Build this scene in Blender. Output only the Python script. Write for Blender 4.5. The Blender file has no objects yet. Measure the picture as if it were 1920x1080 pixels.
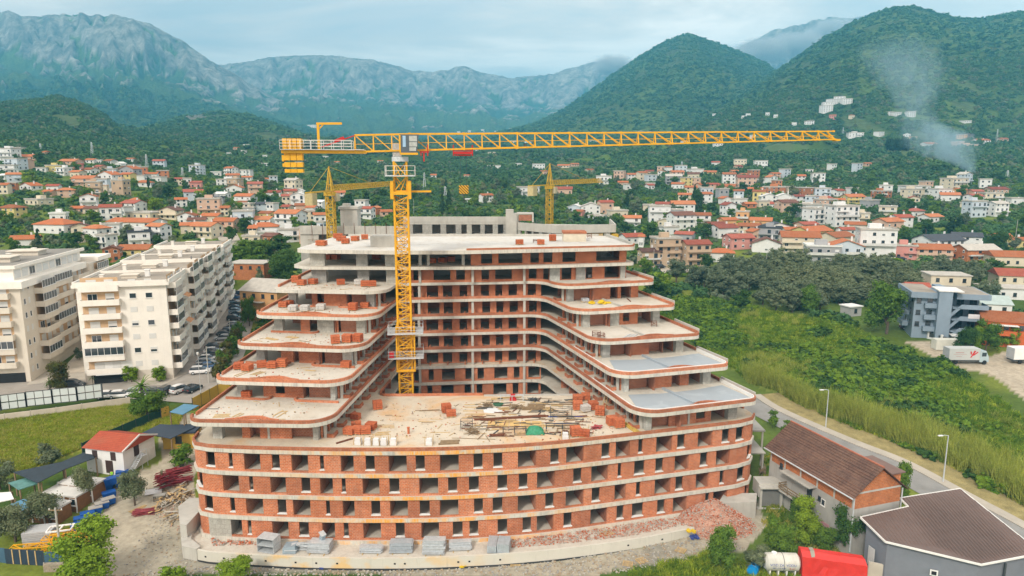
import bpy,math,random
import numpy as np
from mathutils import Vector,Matrix
from mathutils.geometry import tessellate_polygon
random.seed(7)
RNG = np.random.default_rng(11)
scene = bpy.context.scene
COL = scene.collection
R = math.radians
# ------------------------------------------------------------------ camera
CAM_Z,PITCH,FPX = 48.4,R(9.9),1280.0
cam_d = bpy.data.cameras.new('camera')
cam = bpy.data.objects.new('camera',cam_d)
COL.objects.link(cam)
cam.location = (0,0,CAM_Z)
cam.rotation_euler = (math.pi/2 - PITCH,0,0)
cam_d.sensor_width = 36.0
cam_d.lens = 36.0*FPX/1920.0
cam_d.clip_start = 0.5
cam_d.clip_end = 30000
scene.camera = cam
# ------------------------------------------------------------------ sky and sun
SUN_EL,SUN_AZ = 40.0,207.0
world = bpy.data.worlds.new('World')
scene.world = world
world.use_nodes = True
wn = world.node_tree.nodes
wl = world.node_tree.links
wn.clear()
w_out = wn.new('ShaderNodeOutputWorld')
w_bg = wn.new('ShaderNodeBackground')
w_sky = wn.new('ShaderNodeTexSky')
w_sky.sky_type = 'NISHITA'
w_sky.sun_disc = False
w_sky.sun_elevation = R(SUN_EL)
w_sky.sun_rotation = R(SUN_AZ)
w_sky.air_density = 1.0
w_sky.dust_density = 1.5
w_tc = wn.new('ShaderNodeTexCoord')
w_sep = wn.new('ShaderNodeSeparateXYZ')
wl.new(w_tc.outputs['Generated'],w_sep.inputs[0])
def wmath(op,a,b=None,clamp=False):
 n = wn.new('ShaderNodeMath'); n.operation = op; n.use_clamp = clamp
 for i,v in enumerate((a,b)):
  if v is None: continue
  if hasattr(v,'default_value') or hasattr(v,'is_linked'): wl.new(v,n.inputs[i])
  else: n.inputs[i].default_value = v
 return n.outputs[0]
zz = wmath('ADD',wmath('MAXIMUM',w_sep.outputs[2],0.0),0.10)
cx_ = wmath('DIVIDE',w_sep.outputs[0],zz)
cy_ = wmath('DIVIDE',w_sep.outputs[1],zz)
w_comb = wn.new('ShaderNodeCombineXYZ')
wl.new(cx_,w_comb.inputs[0]); wl.new(cy_,w_comb.inputs[1])
w_map = wn.new('ShaderNodeMapping')
w_map.inputs['Scale'].default_value = (0.55,0.8,1)
w_map.inputs['Location'].default_value = (2.3,0.4,0.0)
wl.new(w_comb.outputs[0],w_map.inputs[0])
def wnoise(scale,detail,rough,dist=0.0):
 n = wn.new('ShaderNodeTexNoise')
 n.inputs['Scale'].default_value = scale; n.inputs['Detail'].default_value = detail
 n.inputs['Roughness'].default_value = rough; n.inputs['Distortion'].default_value = dist
 wl.new(w_map.outputs[0],n.inputs['Vector'])
 return n.outputs[0]
def wramp(src,stops):
 n = wn.new('ShaderNodeValToRGB')
 e = n.color_ramp.elements
 while len(e) < len(stops): e.new(0.5)
 for i,(p,c) in enumerate(stops):
  e[i].position = p; e[i].color = (*c,1)
 wl.new(src,n.inputs[0])
 return n.outputs[0]
n1 = wnoise(1.3,7,0.6,0.5)
n2 = wnoise(0.55,4,0.5,0.6)
cover = wramp(n2,[(0.30,(0.68,)*3),(0.46,(1,)*3)])
tone = wramp(n1,[(0.33,(6.6,6.5,6.3)),(0.47,(9.0,7.9,7.0)),(0.62,(12.6,10.8,9.3))])
w_mix = wn.new('ShaderNodeMixRGB')
wl.new(cover,w_mix.inputs[0])
wl.new(w_sky.outputs[0],w_mix.inputs[1])
wl.new(tone,w_mix.inputs[2])
wl.new(w_mix.outputs[0],w_bg.inputs[0])
w_bg.inputs[1].default_value = 0.086
wl.new(w_bg.outputs[0],w_out.inputs[0])
sun_d = bpy.data.lights.new('sun','SUN')
sun = bpy.data.objects.new('sun',sun_d)
COL.objects.link(sun)
sun.rotation_euler = (R(90 - SUN_EL),0,R(180 - SUN_AZ))
sun_d.energy = 1.5
sun_d.angle = R(10)
sun_d.color = (1.0,0.93,0.82)
scene.view_settings.view_transform = 'Standard'
scene.view_settings.look = 'None'
scene.view_settings.exposure = 1.0
scene.view_settings.gamma = 1.0
scene.view_settings.use_curve_mapping = False
scene.render.engine = 'CYCLES'
cy = scene.cycles
cy.use_denoising = True
try: cy.denoiser = 'OPENIMAGEDENOISE'
except Exception: pass
cy.max_bounces = 6
cy.diffuse_bounces = 3
cy.glossy_bounces = 2
cy.transmission_bounces = 3
cy.volume_bounces = 0
cy.transparent_max_bounces = 8
cy.use_adaptive_sampling = True
cy.adaptive_threshold = 0.01
cy.caustics_reflective = False
cy.caustics_refractive = False
cy.sample_clamp_indirect = 4
# ------------------------------------------------------------------ materials
def srgb(r,g,b):
 f = lambda c: c/12.92 if c <= 0.04045 else ((c + 0.055)/1.055) ** 2.4
 return (f(r/255),f(g/255),f(b/255))
class NT:
 """small helper round a node tree"""
 def __init__(s,m):
  s.m = m; m.use_nodes = True; s.t = m.node_tree; s.n = s.t.nodes; s.l = s.t.links
  s.n.clear()
  s.out = s.n.new('ShaderNodeOutputMaterial')
 def node(s,typ,**kw):
  n = s.n.new(typ)
  for k,v in kw.items():
   if k in n.inputs: s.set(n.inputs[k],v)
   else: setattr(n,k,v)
  return n
 def set(s,inp,v):
  if isinstance(v,bpy.types.NodeSocket): s.l.new(v,inp)
  elif isinstance(v,tuple) and len(v) == 3 and inp.type == 'RGBA': inp.default_value = (*v,1)
  else: inp.default_value = v
 def math(s,op,a,b=0.0,clamp=False):
  n = s.n.new('ShaderNodeMath'); n.operation = op; n.use_clamp = clamp
  s.set(n.inputs[0],a); s.set(n.inputs[1],b)
  return n.outputs[0]
 def mix(s,f,a,b,blend='MIX'):
  n = s.n.new('ShaderNodeMixRGB'); n.blend_type = blend
  s.set(n.inputs[0],f); s.set(n.inputs[1],a); s.set(n.inputs[2],b)
  return n.outputs[0]
 def noise(s,vec,scale,detail=3,rough=0.55,dist=0.0):
  n = s.n.new('ShaderNodeTexNoise')
  s.set(n.inputs['Vector'],vec)
  n.inputs['Scale'].default_value = scale; n.inputs['Detail'].default_value = detail
  n.inputs['Roughness'].default_value = rough; n.inputs['Distortion'].default_value = dist
  return n.outputs[0]
 def ramp(s,f,stops,interp='LINEAR'):
  n = s.n.new('ShaderNodeValToRGB'); n.color_ramp.interpolation = interp
  e = n.color_ramp.elements
  while len(e) < len(stops): e.new(0.5)
  for i,(p,c) in enumerate(stops):
   e[i].position = p
   e[i].color = (c,c,c,1) if isinstance(c,(int,float)) else (*c,1)
  s.set(n.inputs[0],f)
  return n.outputs[0]
 def pos(s):
  return s.n.new('ShaderNodeNewGeometry').outputs['Position']
 def uv(s):
  return s.n.new('ShaderNodeTexCoord').outputs['UV']
 def objco(s):
  return s.n.new('ShaderNodeTexCoord').outputs['Object']
 def scale(s,vec,sx,sy,sz):
  n = s.n.new('ShaderNodeMapping'); s.set(n.inputs[0],vec)
  n.inputs['Scale'].default_value = (sx,sy,sz)
  return n.outputs[0]
 def bump(s,h,strength=0.3,dist=0.05):
  n = s.n.new('ShaderNodeBump'); s.set(n.inputs['Height'],h)
  n.inputs['Strength'].default_value = strength; n.inputs['Distance'].default_value = dist
  return n.outputs[0]
 def bsdf(s,color,rough=0.8,metal=0.0,normal=None,spec=0.3):
  b = s.n.new('ShaderNodeBsdfPrincipled')
  s.set(b.inputs['Base Color'],color); s.set(b.inputs['Roughness'],rough)
  s.set(b.inputs['Metallic'],metal)
  b.inputs['Specular IOR Level'].default_value = spec
  if normal is not None: s.l.new(normal,b.inputs['Normal'])
  s.l.new(b.outputs[0],s.out.inputs[0])
  return b
MATS = {}
def newmat(name):
 m = bpy.data.materials.new(name); MATS[name] = m
 return NT(m)
def plain(name,col,rough=0.8,metal=0.0,var=0.18,scale=0.8,bump=0.0,bscale=6.0,spec=0.3,fine=0.0):
 """paint / plaster / metal: base colour broken by two noises in world space"""
 if name in MATS: return MATS[name]
 t = newmat(name)
 p = t.pos()
 n = t.noise(p,scale,5,0.6)
 f = t.ramp(n,[(0.25,1 - var),(0.75,1 + var*0.35)])
 c = t.mix(1.0,col,f,'MULTIPLY')
 if fine:
  c = t.mix(1.0,c,t.ramp(t.noise(p,9,2),[(0.3,1 - fine),(0.7,1 + fine*.4)]),'MULTIPLY')
 nm = None
 if bump: nm = t.bump(t.noise(p,bscale,4),bump,0.04)
 t.bsdf(c,rough,metal,nm,spec)
 return MATS[name]
def streaked(name,col,var=0.2,rough=0.85,dirt=(0.30,0.27,0.22),amt=0.35):
 """plaster or cast concrete with vertical runs of dirt"""
 if name in MATS: return MATS[name]
 t = newmat(name)
 p = t.pos()
 st = t.noise(t.scale(p,1.6,1.6,0.16),1.0,5,0.65)
 bl = t.noise(p,0.35,4,0.6)
 f = t.ramp(bl,[(0.25,1 - var),(0.75,1.0 + var*.3)])
 c = t.mix(1.0,col,f,'MULTIPLY')
 c = t.mix(t.math('MULTIPLY',t.ramp(st,[(0.50,0.0),(0.78,1.0)]),amt),c,dirt)
 nm = t.bump(t.noise(p,5,4),0.15,0.03)
 t.bsdf(c,rough,0,nm)
 return MATS[name]
def brickmat(name,c1,c2,mortar,bw=0.42,bh=0.21,blotch=0.35,pale=(0.55,0.36,0.27)):
 if name in MATS: return MATS[name]
 t = newmat(name)
 uv = t.uv(); p = t.pos()
 b = t.n.new('ShaderNodeTexBrick')
 t.l.new(uv,b.inputs['Vector'])
 b.inputs['Color1'].default_value = (*c1,1); b.inputs['Color2'].default_value = (*c2,1)
 b.inputs['Mortar'].default_value = (*mortar,1)
 b.inputs['Scale'].default_value = 1.0
 b.inputs['Mortar Size'].default_value = 0.016
 b.inputs['Mortar Smooth'].default_value = 0.2
 b.inputs['Bias'].default_value = 0.0
 b.inputs['Brick Width'].default_value = bw; b.inputs['Row Height'].default_value = bh
 n = t.noise(p,0.55,5,0.65)
 c = t.mix(1.0,b.outputs[0],t.ramp(n,[(0.28,0.72),(0.72,1.15)]),'MULTIPLY')
 st = t.noise(t.scale(p,1.3,1.3,0.5),0.9,6,0.7)
 c = t.mix(t.math('MULTIPLY',t.ramp(st,[(0.52,0.0),(0.80,1.0)]),blotch),c,pale)
 fine = t.noise(p,7,3,0.7)
 c = t.mix(1.0,c,t.ramp(fine,[(0.3,0.78),(0.7,1.12)]),'MULTIPLY')
 oi = t.n.new('ShaderNodeObjectInfo')
 c = t.mix(1.0,c,t.ramp(oi.outputs['Random'],[(0.0,(.80,.80,.82)),(0.5,(1.0,.98,.95)),(1.0,(1.12,1.16,1.18))]),'MULTIPLY')
 nm = t.bump(t.math('SUBTRACT',1.0,b.outputs['Fac']),0.5,0.03)
 t.bsdf(c,0.9,0,nm,0.2)
 return MATS[name]
def tilemat(name,c1,c2,row=0.33,col=0.24,old=0.3):
 """roof tiles: courses across the slope, barrels down it (UV in metres)"""
 if name in MATS: return MATS[name]
 t = newmat(name)
 uv = t.uv(); p = t.pos()
 sx = t.n.new('ShaderNodeSeparateXYZ'); t.l.new(uv,sx.inputs[0])
 w1 = t.math('FRACT',t.math('DIVIDE',sx.outputs[0],col))
 w2 = t.math('FRACT',t.math('DIVIDE',sx.outputs[1],row))
 h1 = t.math('SINE',t.math('MULTIPLY',w1,math.pi))
 h = t.math('ADD',t.math('MULTIPLY',h1,0.7),t.math('MULTIPLY',w2,0.5))
 n = t.noise(p,0.5,5,0.65)
 c = t.mix(t.ramp(n,[(0.3,0.0),(0.7,1.0)]),c1,c2)
 fine = t.noise(p,3.5,3,0.7)
 c = t.mix(1.0,c,t.ramp(fine,[(0.3,1 - old),(0.7,1.1)]),'MULTIPLY')
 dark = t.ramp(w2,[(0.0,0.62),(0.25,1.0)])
 oi = t.n.new('ShaderNodeObjectInfo')
 c = t.mix(1.0,c,t.ramp(oi.outputs['Random'],[(0.0,(.58,.66,.75)),(0.35,(.85,.95,1.0)),(0.7,(1,1,1)),(1.0,(1.05,1.35,1.6))]),'MULTIPLY')
 st = t.noise(p,0.25,5,0.7)
 c = t.mix(t.math('MULTIPLY',t.ramp(st,[(.5,0.0),(.72,1.0)]),.4),c,(.22,.12,.08))
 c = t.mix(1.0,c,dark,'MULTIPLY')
 nm = t.bump(h,0.6,0.06)
 t.bsdf(c,0.85,0,nm,0.2)
 return MATS[name]
# ------------------------------------------------------------------ mesh builder
def auto_uv(me):
 """metres on every face: u along the horizontal tangent, v up the slope"""
 npoly = len(me.polygons)
 if not npoly: return
 nv = len(me.vertices); nl = len(me.loops)
 co = np.empty(nv*3,'f'); me.vertices.foreach_get('co',co); co = co.reshape(-1,3)
 nr = np.empty(npoly*3,'f'); me.polygons.foreach_get('normal',nr); nr = nr.reshape(-1,3)
 lt = np.empty(npoly,'i'); me.polygons.foreach_get('loop_total',lt)
 lv = np.empty(nl,'i'); me.loops.foreach_get('vertex_index',lv)
 n = np.repeat(nr,lt,axis=0)
 p = co[lv]
 hl = np.hypot(n[:,0],n[:,1]); flat = hl < 0.12
 hl[hl < 1e-6] = 1
 tx,ty = -n[:,1]/hl,n[:,0]/hl
 u = p[:,0]*tx + p[:,1]*ty
 vx = n[:,1]*0 - n[:,2]*ty
 vy = n[:,2]*tx - n[:,0]*0
 vz = n[:,0]*ty - n[:,1]*tx
 v = p[:,0]*vx + p[:,1]*vy + p[:,2]*vz
 u = np.where(flat,p[:,0],u); v = np.where(flat,p[:,1],v)
 lay = me.uv_layers.new(name='UVMap')
 lay.data.foreach_set('uv',np.stack([u,v],1).astype('f').ravel())
class MB:
 def __init__(s): s.v = []; s.f = []; s.mi = []
 def add(s,vs,fs,m=0):
  o = len(s.v); s.v.extend(vs)
  for f in fs: s.f.append([o + i for i in f]); s.mi.append(m)
  return s
 def box(s,x0,x1,y0,y1,z0,z1,m=0):
  return s.add([(x0,y0,z0),(x1,y0,z0),(x1,y1,z0),(x0,y1,z0),(x0,y0,z1),(x1,y0,z1),(x1,y1,z1),(x0,y1,z1)],
        [(0,3,2,1),(4,5,6,7),(0,1,5,4),(1,2,6,5),(2,3,7,6),(3,0,4,7)],m)
 def cbox(s,c,d,rz=0.0,m=0,tilt=0.0):
  """box of size d centred at c, turned rz about z (tilt = roll about its own x)"""
  M = Matrix.Translation(c) @ Matrix.Rotation(rz,4,'Z') @ Matrix.Rotation(tilt,4,'X')
  hx,hy,hz = d[0]/2,d[1]/2,d[2]/2
  vs = [tuple(M @ Vector((x,y,z))) for z in (-hz,hz) for x,y in ((-hx,-hy),(hx,-hy),(hx,hy),(-hx,hy))]
  return s.add(vs,[(0,3,2,1),(4,5,6,7),(0,1,5,4),(1,2,6,5),(2,3,7,6),(3,0,4,7)],m)
 def beam(s,p,q,w,h=None,m=0):
  """square bar from p to q"""
  p = Vector(p); q = Vector(q); h = h or w
  d = (q - p)
  if d.length < 1e-5: return s
  d.normalize()
  up = Vector((0,0,1)) if abs(d.z) < 0.95 else Vector((1,0,0))
  a = d.cross(up).normalized(); b = a.cross(d).normalized()
  vs = []
  for c in (p,q):
   for x,y in ((-1,-1),(1,-1),(1,1),(-1,1)):
    vs.append(tuple(c + a*(x*w/2) + b*(y*h/2)))
  return s.add(vs,[(0,1,2,3),(7,6,5,4),(0,4,5,1),(1,5,6,2),(2,6,7,3),(3,7,4,0)],m)
 def tube(s,pts,r,n=8,m=0,r2=None,cap=True):
  pts = [Vector(p) for p in pts]
  rings = []
  for i,p in enumerate(pts):
   d = (pts[min(i + 1,len(pts) - 1)] - pts[max(i - 1,0)])
   if d.length < 1e-6: d = Vector((0,0,1))
   d.normalize()
   up = Vector((0,0,1)) if abs(d.z) < 0.9 else Vector((1,0,0))
   a = d.cross(up).normalized(); b = a.cross(d).normalized()
   rr = r if r2 is None else r + (r2 - r)*i/max(1,len(pts) - 1)
   rings.append([tuple(p + a*rr*math.cos(t*2*math.pi/n) + b*rr*math.sin(t*2*math.pi/n)) for t in range(n)])
  vs = [v for rg in rings for v in rg]; fs = []
  for i in range(len(rings) - 1):
   for t in range(n):
    u = (t + 1) % n
    fs.append((i*n + t,i*n + u,(i + 1)*n + u,(i + 1)*n + t))
  if cap:
   fs.append(tuple(range(n - 1,-1,-1))); k = (len(rings) - 1)*n
   fs.append(tuple(range(k,k + n)))
  return s.add(vs,fs,m)
 def prism(s,poly,z0,z1,m=0,holes=(),mtop=None):
  """upright prism over a (concave) outline, holes allowed; z may be a function of x, y"""
  f0 = z0 if callable(z0) else (lambda x,y: z0)
  f1 = z1 if callable(z1) else (lambda x,y: z1)
  loops = [list(poly)] + [list(h) for h in holes]
  flat = [p for lp in loops for p in lp]
  tris = tessellate_polygon([[Vector((p[0],p[1],0)) for p in lp] for lp in loops])
  o = len(s.v); k = len(flat)
  s.v.extend([(p[0],p[1],f0(*p)) for p in flat]); s.v.extend([(p[0],p[1],f1(*p)) for p in flat])
  for a,b,c in tris:
   pa,pb,pc = flat[a],flat[b],flat[c]
   cr = (pb[0] - pa[0])*(pc[1] - pa[1]) - (pb[1] - pa[1])*(pc[0] - pa[0])
   if cr < 0: b,c = c,b
   s.f.append([o + k + a,o + k + b,o + k + c]); s.mi.append(m if mtop is None else mtop)
   s.f.append([o + a,o + c,o + b]); s.mi.append(m)
  st = 0
  for li,lp in enumerate(loops):
   ar = sum(lp[i][0]*lp[(i + 1) % len(lp)][1] - lp[(i + 1) % len(lp)][0]*lp[i][1] for i in range(len(lp)))
   ccw = ar > 0
   if li > 0: ccw = not ccw
   for i in range(len(lp)):
    a = st + i; b = st + (i + 1) % len(lp)
    if not ccw: a,b = b,a
    s.f.append([o + a,o + b,o + k + b,o + k + a]); s.mi.append(m)
   st += len(lp)
  return s
 def strip(s,path,t,z0,z1,m=0,closed=False):
  """upright wall of thickness t to the LEFT of a path"""
  n = len(path)
  L = offset(path,t,closed)
  vs = [(x,y,z) for z in (z0,z1) for x,y in path] + [(x,y,z) for z in (z0,z1) for x,y in L]
  fs = []
  rng = range(n) if closed else range(n - 1)
  for i in rng:
   j = (i + 1) % n
   fs.append((i,j,n + j,n + i))
   fs.append((2*n + j,2*n + i,3*n + i,3*n + j))
   fs.append((n + i,n + j,3*n + j,3*n + i))
   fs.append((j,i,2*n + i,2*n + j))
  if not closed:
   fs.append((0,n,3*n,2*n)); e = n - 1
   fs.append((e,2*n + e,3*n + e,n + e))
  return s.add(vs,fs,m)
 def mesh(s,name,mats,smooth=False):
  me = bpy.data.meshes.new(name)
  me.from_pydata(s.v,[],s.f)
  if not isinstance(mats,(list,tuple)): mats = [mats]
  for m in mats: me.materials.append(m)
  if len(mats) > 1: me.polygons.foreach_set('material_index',s.mi)
  if smooth: me.polygons.foreach_set('use_smooth',[True]*len(me.polygons))
  me.update()
  auto_uv(me)
  return me
def offset(path,d,closed=False):
 """parallel path d to the left"""
 n = len(path); out = []
 for i in range(n):
  if closed: a,b = path[i - 1],path[(i + 1) % n]
  else: a,b = path[max(i - 1,0)],path[min(i + 1,n - 1)]
  p = path[i]
  d1 = Vector((p[0] - a[0],p[1] - a[1])); d2 = Vector((b[0] - p[0],b[1] - p[1]))
  if d1.length < 1e-6: d1 = d2
  if d2.length < 1e-6: d2 = d1
  d1.normalize(); d2.normalize()
  n1 = Vector((-d1.y,d1.x)); n2 = Vector((-d2.y,d2.x))
  nn = n1 + n2
  if nn.length < 1e-6: nn = n1
  nn.normalize()
  k = d/max(0.5,nn.dot(n1))
  out.append((p[0] + nn.x*k,p[1] + nn.y*k))
 return out
def link(name,me,parent=None,world=True):
 o = bpy.data.objects.new(name,me)
 COL.objects.link(o)
 if parent is not None:
  o.parent = parent
  if world: o.matrix_parent_inverse = parent_inv(parent)
 return o
def parent_inv(p):
 if 'base_m' in PINV and p.name in PINV['base_m']: return PINV['base_m'][p.name]
 return Matrix.Identity(4)
PINV = {'base_m': {}}
def tag(o,label=None,cat=None,group=None,kind=None):
 if label: o['label'] = label
 if cat: o['category'] = cat
 if group: o['group'] = group
 if kind: o['kind'] = kind
 return o
def thing(name,label,cat,loc=(0,0,0),rz=0.0,group=None):
 o = bpy.data.objects.new(name,None); COL.objects.link(o)
 o.empty_display_size = 0.5
 o.location = loc; o.rotation_euler = (0,0,rz)
 PINV['base_m'][o.name] = (Matrix.Translation(loc) @ Matrix.Rotation(rz,4,'Z')).inverted()
 return tag(o,label,cat,group)
def part(name,mb,mats,parent,label=None,smooth=False,world=False,kind=None):
 """one mesh object under its thing; world=True when the builder used world coordinates"""
 me = mb if isinstance(mb,bpy.types.Mesh) else mb.mesh(name,mats,smooth)
 o = bpy.data.objects.new(name,me); COL.objects.link(o)
 if parent is not None:
  o.parent = parent
  if world:
   root = parent
   o.matrix_parent_inverse = PINV['base_m'].get(root.name,Matrix.Identity(4)) if root.type == 'EMPTY' else Matrix.Identity(4)
 if label: o['label'] = label
 if kind: o['kind'] = kind
 return o
KIDS = {}
def copy_tree(root,loc=None,rz=None,label=None,group=None,scale=None,color=None):
 r = root.copy(); COL.objects.link(r)
 if loc is not None: r.location = loc
 if rz is not None: r.rotation_euler = (0,0,rz)
 if scale is not None: r.scale = (scale,)*3 if isinstance(scale,(int,float)) else scale
 if label: r['label'] = label
 if group: r['group'] = group
 if color: r.color = color
 for ch in kids(root):
  c = ch.copy(); COL.objects.link(c); c.parent = r
  if color: c.color = color
  for g in kids(ch):
   d = g.copy(); COL.objects.link(d); d.parent = c
   if color: d.color = color
 return r
def kids(o):
 k = o.name
 if k not in KIDS: KIDS[k] = list(o.children)
 return KIDS[k]
# ------------------------------------------------------------------ 2-D outline helpers
def rpoly(pts,n=8):
 """closed outline with rounded corners: pts = (x, y, radius)"""
 out = []; N = len(pts)
 for i in range(N):
  p = Vector(pts[i][:2]); r = pts[i][2] if len(pts[i]) > 2 else 0
  if r <= 0: out.append((p.x,p.y)); continue
  a = Vector(pts[i - 1][:2]); b = Vector(pts[(i + 1) % N][:2])
  da = (a - p); db = (b - p); la,lb = da.length,db.length
  da.normalize(); db.normalize()
  ang = math.acos(max(-1,min(1,da.dot(db))))
  t = min(r/math.tan(ang/2),la*0.48,lb*0.48)
  rr = t*math.tan(ang/2)
  c = p + (da + db).normalized()*(rr/math.sin(ang/2))
  s0 = p + da*t - c; s1 = p + db*t - c
  a0 = math.atan2(s0.y,s0.x); a1 = math.atan2(s1.y,s1.x)
  dd = (a1 - a0 + math.pi) % (2*math.pi) - math.pi
  for k in range(n + 1):
   an = a0 + dd*k/n
   out.append((c.x + rr*math.cos(an),c.y + rr*math.sin(an)))
 return out
def catmull(P,step=1.0):
 out = []
 for i in range(len(P) - 1):
  p0 = Vector(P[max(i - 1,0)]); p1 = Vector(P[i]); p2 = Vector(P[i + 1]); p3 = Vector(P[min(i + 2,len(P) - 1)])
  n = max(1,int((p2 - p1).length/step))
  for k in range(n):
   t = k/n
   q = 0.5*((2*p1) + (p2 - p0)*t + (2*p0 - 5*p1 + 4*p2 - p3)*t*t + (3*p1 - p0 - 3*p2 + p3)*t ** 3)
   out.append(tuple(q))
 out.append(tuple(P[-1]))
 return out
class Path:
 def __init__(s,pts):
  s.p = [Vector(q) for q in pts]; s.s = [0.0]
  for a,b in zip(s.p,s.p[1:]): s.s.append(s.s[-1] + (b - a).length)
  s.L = s.s[-1]
 def at(s,t):
  t = max(0,min(s.L,t))
  for i in range(len(s.p) - 1):
   if t <= s.s[i + 1] + 1e-9:
    k = (t - s.s[i])/max(1e-9,s.s[i + 1] - s.s[i])
    return s.p[i].lerp(s.p[i + 1],k)
  return s.p[-1]
 def tan(s,t):
  a = s.at(t - 0.05); b = s.at(t + 0.05)
  return (b - a).normalized()
 def sub(s,a,b):
  pts = [tuple(s.at(a))]
  for q,t in zip(s.p,s.s):
   if a + 0.02 < t < b - 0.02: pts.append(tuple(q))
  pts.append(tuple(s.at(b)))
  return pts
# ------------------------------------------------------------------ pixels of the photograph -> rays (for reading positions off it)
def ray(px,py):
 a = (px - 960)/FPX; b = (540 - py)/FPX
 return (a,math.cos(PITCH) + b*math.sin(PITCH),-math.sin(PITCH) + b*math.cos(PITCH))
def G(px,py,z):
 d = ray(px,py); t = (z - CAM_Z)/d[2]
 return (d[0]*t,d[1]*t,z)
def project(x,y,z):
 dy = y*math.cos(PITCH) - (z - CAM_Z)*math.sin(PITCH)
 dz = y*math.sin(PITCH) + (z - CAM_Z)*math.cos(PITCH)
 return (960 + FPX*x/dy,540 - FPX*dz/dy)
# ------------------------------------------------------------------ terrain
def _hash(ix,iy,seed):
 h = (ix.astype(np.int64)*374761393 + iy.astype(np.int64)*668265263 + seed*1274126177) & 0xffffffff
 h = ((h ^ (h >> 13))*1274126177) & 0xffffffff
 h = (h ^ (h >> 16)) & 0xffffffff
 return h/4294967295.0
def vnoise(x,y,seed=0):
 ix = np.floor(x); iy = np.floor(y); fx = x - ix; fy = y - iy
 fx = fx*fx*(3 - 2*fx); fy = fy*fy*(3 - 2*fy)
 a = _hash(ix,iy,seed); b = _hash(ix + 1,iy,seed); c = _hash(ix,iy + 1,seed); d = _hash(ix + 1,iy + 1,seed)
 return (a*(1 - fx) + b*fx)*(1 - fy) + (c*(1 - fx) + d*fx)*fy
def fbm(x,y,oct=5,seed=0,gain=0.5,ridged=False):
 s = 0; amp = 1; tot = 0
 for i in range(oct):
  n = vnoise(x,y,seed + i)
  if ridged: n = 1 - np.abs(2*n - 1)
  s = s + n*amp; tot += amp; amp *= gain
  x = x*2.03 + 13.7; y = y*2.03 + 7.1
 return s/tot
def sstep(a,b,x):
 t = np.clip((x - a)/(b - a),0,1)
 return t*t*(3 - 2*t)
LOW_Y = np.array([0,60,78,90,100,140,200,300,430,600,800,1000,1400,2000,2800,4000,7000,11000],float)
LOW_A = np.array([-0.75,-0.36,0.0,0.344,0.75])
LOW_Z = np.array([
 [0,0,0.2,1.5,3,5,6.5,16,34,60,85,110,150,190,240,300,430,500],
 [0,0,0.2,1.5,3,5,6.8,14,26,40,55,68,95,125,170,230,380,450],
 [0,0,0.2,1.5,3,5,8.0,12,20,32,45,58,85,118,150,195,310,400],
 [0,0,0.2,1.2,2.2,5,8.0,11,21,36,58,80,120,150,180,220,310,400],
 [0,0,0.2,1.2,2.2,6,8.6,12,23,40,62,85,135,190,240,300,400,450]],float)
def t_low(a,y):
 yl = np.log(np.maximum(y,1) + 40); kl = np.log(LOW_Y + 40)
 cols = np.stack([np.interp(yl,kl,LOW_Z[i]) for i in range(5)])
 f = np.clip(np.interp(a,LOW_A,np.arange(5)),0,4 - 1e-6)
 i = f.astype(int); w = f - i; w = w*w*(3 - 2*w)
 return np.take_along_axis(cols,i[None],0)[0]*(1 - w) + np.take_along_axis(cols,i[None] + 1,0)[0]*w
def _sil(pts):
 A = []; E = []
 for px,py in pts:
  d = ray(px,py); A.append(d[0]/d[1]); E.append(d[2]/d[1])
 o = np.argsort(A)
 return np.array(A)[o],np.array(E)[o]
RIDGES = [
 ('left_rocks',1750,950,1.1,900,.62,[(-300,190),(-100,205),(0,203),(60,195),(110,183),(150,196),(190,217),(215,250),(232,282),(260,330)]),
 ('left_hill',2150,1250,1.05,900,.80,[(180,330),(225,282),(260,258),(300,236),(350,217),(420,208),(470,216),(520,236),(560,252),(620,272),(700,310)]),
 ('cone',3200,1500,1.15,1500,.97,[(860,300),(900,262),(960,245),(1010,229),(1060,204),(1100,175),(1150,139),(1200,105),(1240,82),(1270,68),(1293,62),(1320,71),(1360,85),(1400,102),(1440,119),(1460,140),(1500,180),(1560,240)]),
 ('main',2350,1050,1.12,1500,.90,[(1180,330),(1250,277),(1300,238),(1350,202),(1400,168),(1450,138),(1500,104),(1550,68),(1600,41),(1650,21),(1690,10),(1720,12),(1760,24),(1800,33),(1835,36),(1870,28),(1920,20),(2050,8),(2300,60)]),
 ('far_left',5400,2300,1.55,2200,.50,[(-400,70),(-200,30),(-60,30),(0,23),(18,19),(42,30),(75,31),(135,22),(165,29),(205,28),(242,33),(285,46),(322,66),(350,82),(378,102),(402,119),(440,140),(500,175),(600,230)]),
 ('center',6900,3300,1.5,2500,.42,[(200,170),(330,135),(400,123),(432,120),(472,114),(522,106),(560,103),(600,104),(650,106),(692,110),(732,120),(772,134),(810,137),(850,128),(870,124),(890,130),(920,140),(960,147),(1000,142),(1040,138),(1075,128),(1110,117),(1140,113),(1165,122),(1200,138),(1260,165),(1400,240)]),
 ('far_right',6100,4600,1.3,1500,.30,[(1200,260),(1300,160),(1340,112),(1370,94),(1400,80),(1432,66),(1460,52),(1480,50),(1505,44),(1530,37),(1550,29),(1566,31),(1582,35),(1612,29),(1640,36),(1720,80),(1850,200)]),
]
SIL = [(n,yc,y0,p,bw,rk) + _sil(s) for n,yc,y0,p,bw,rk,s in RIDGES]
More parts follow.
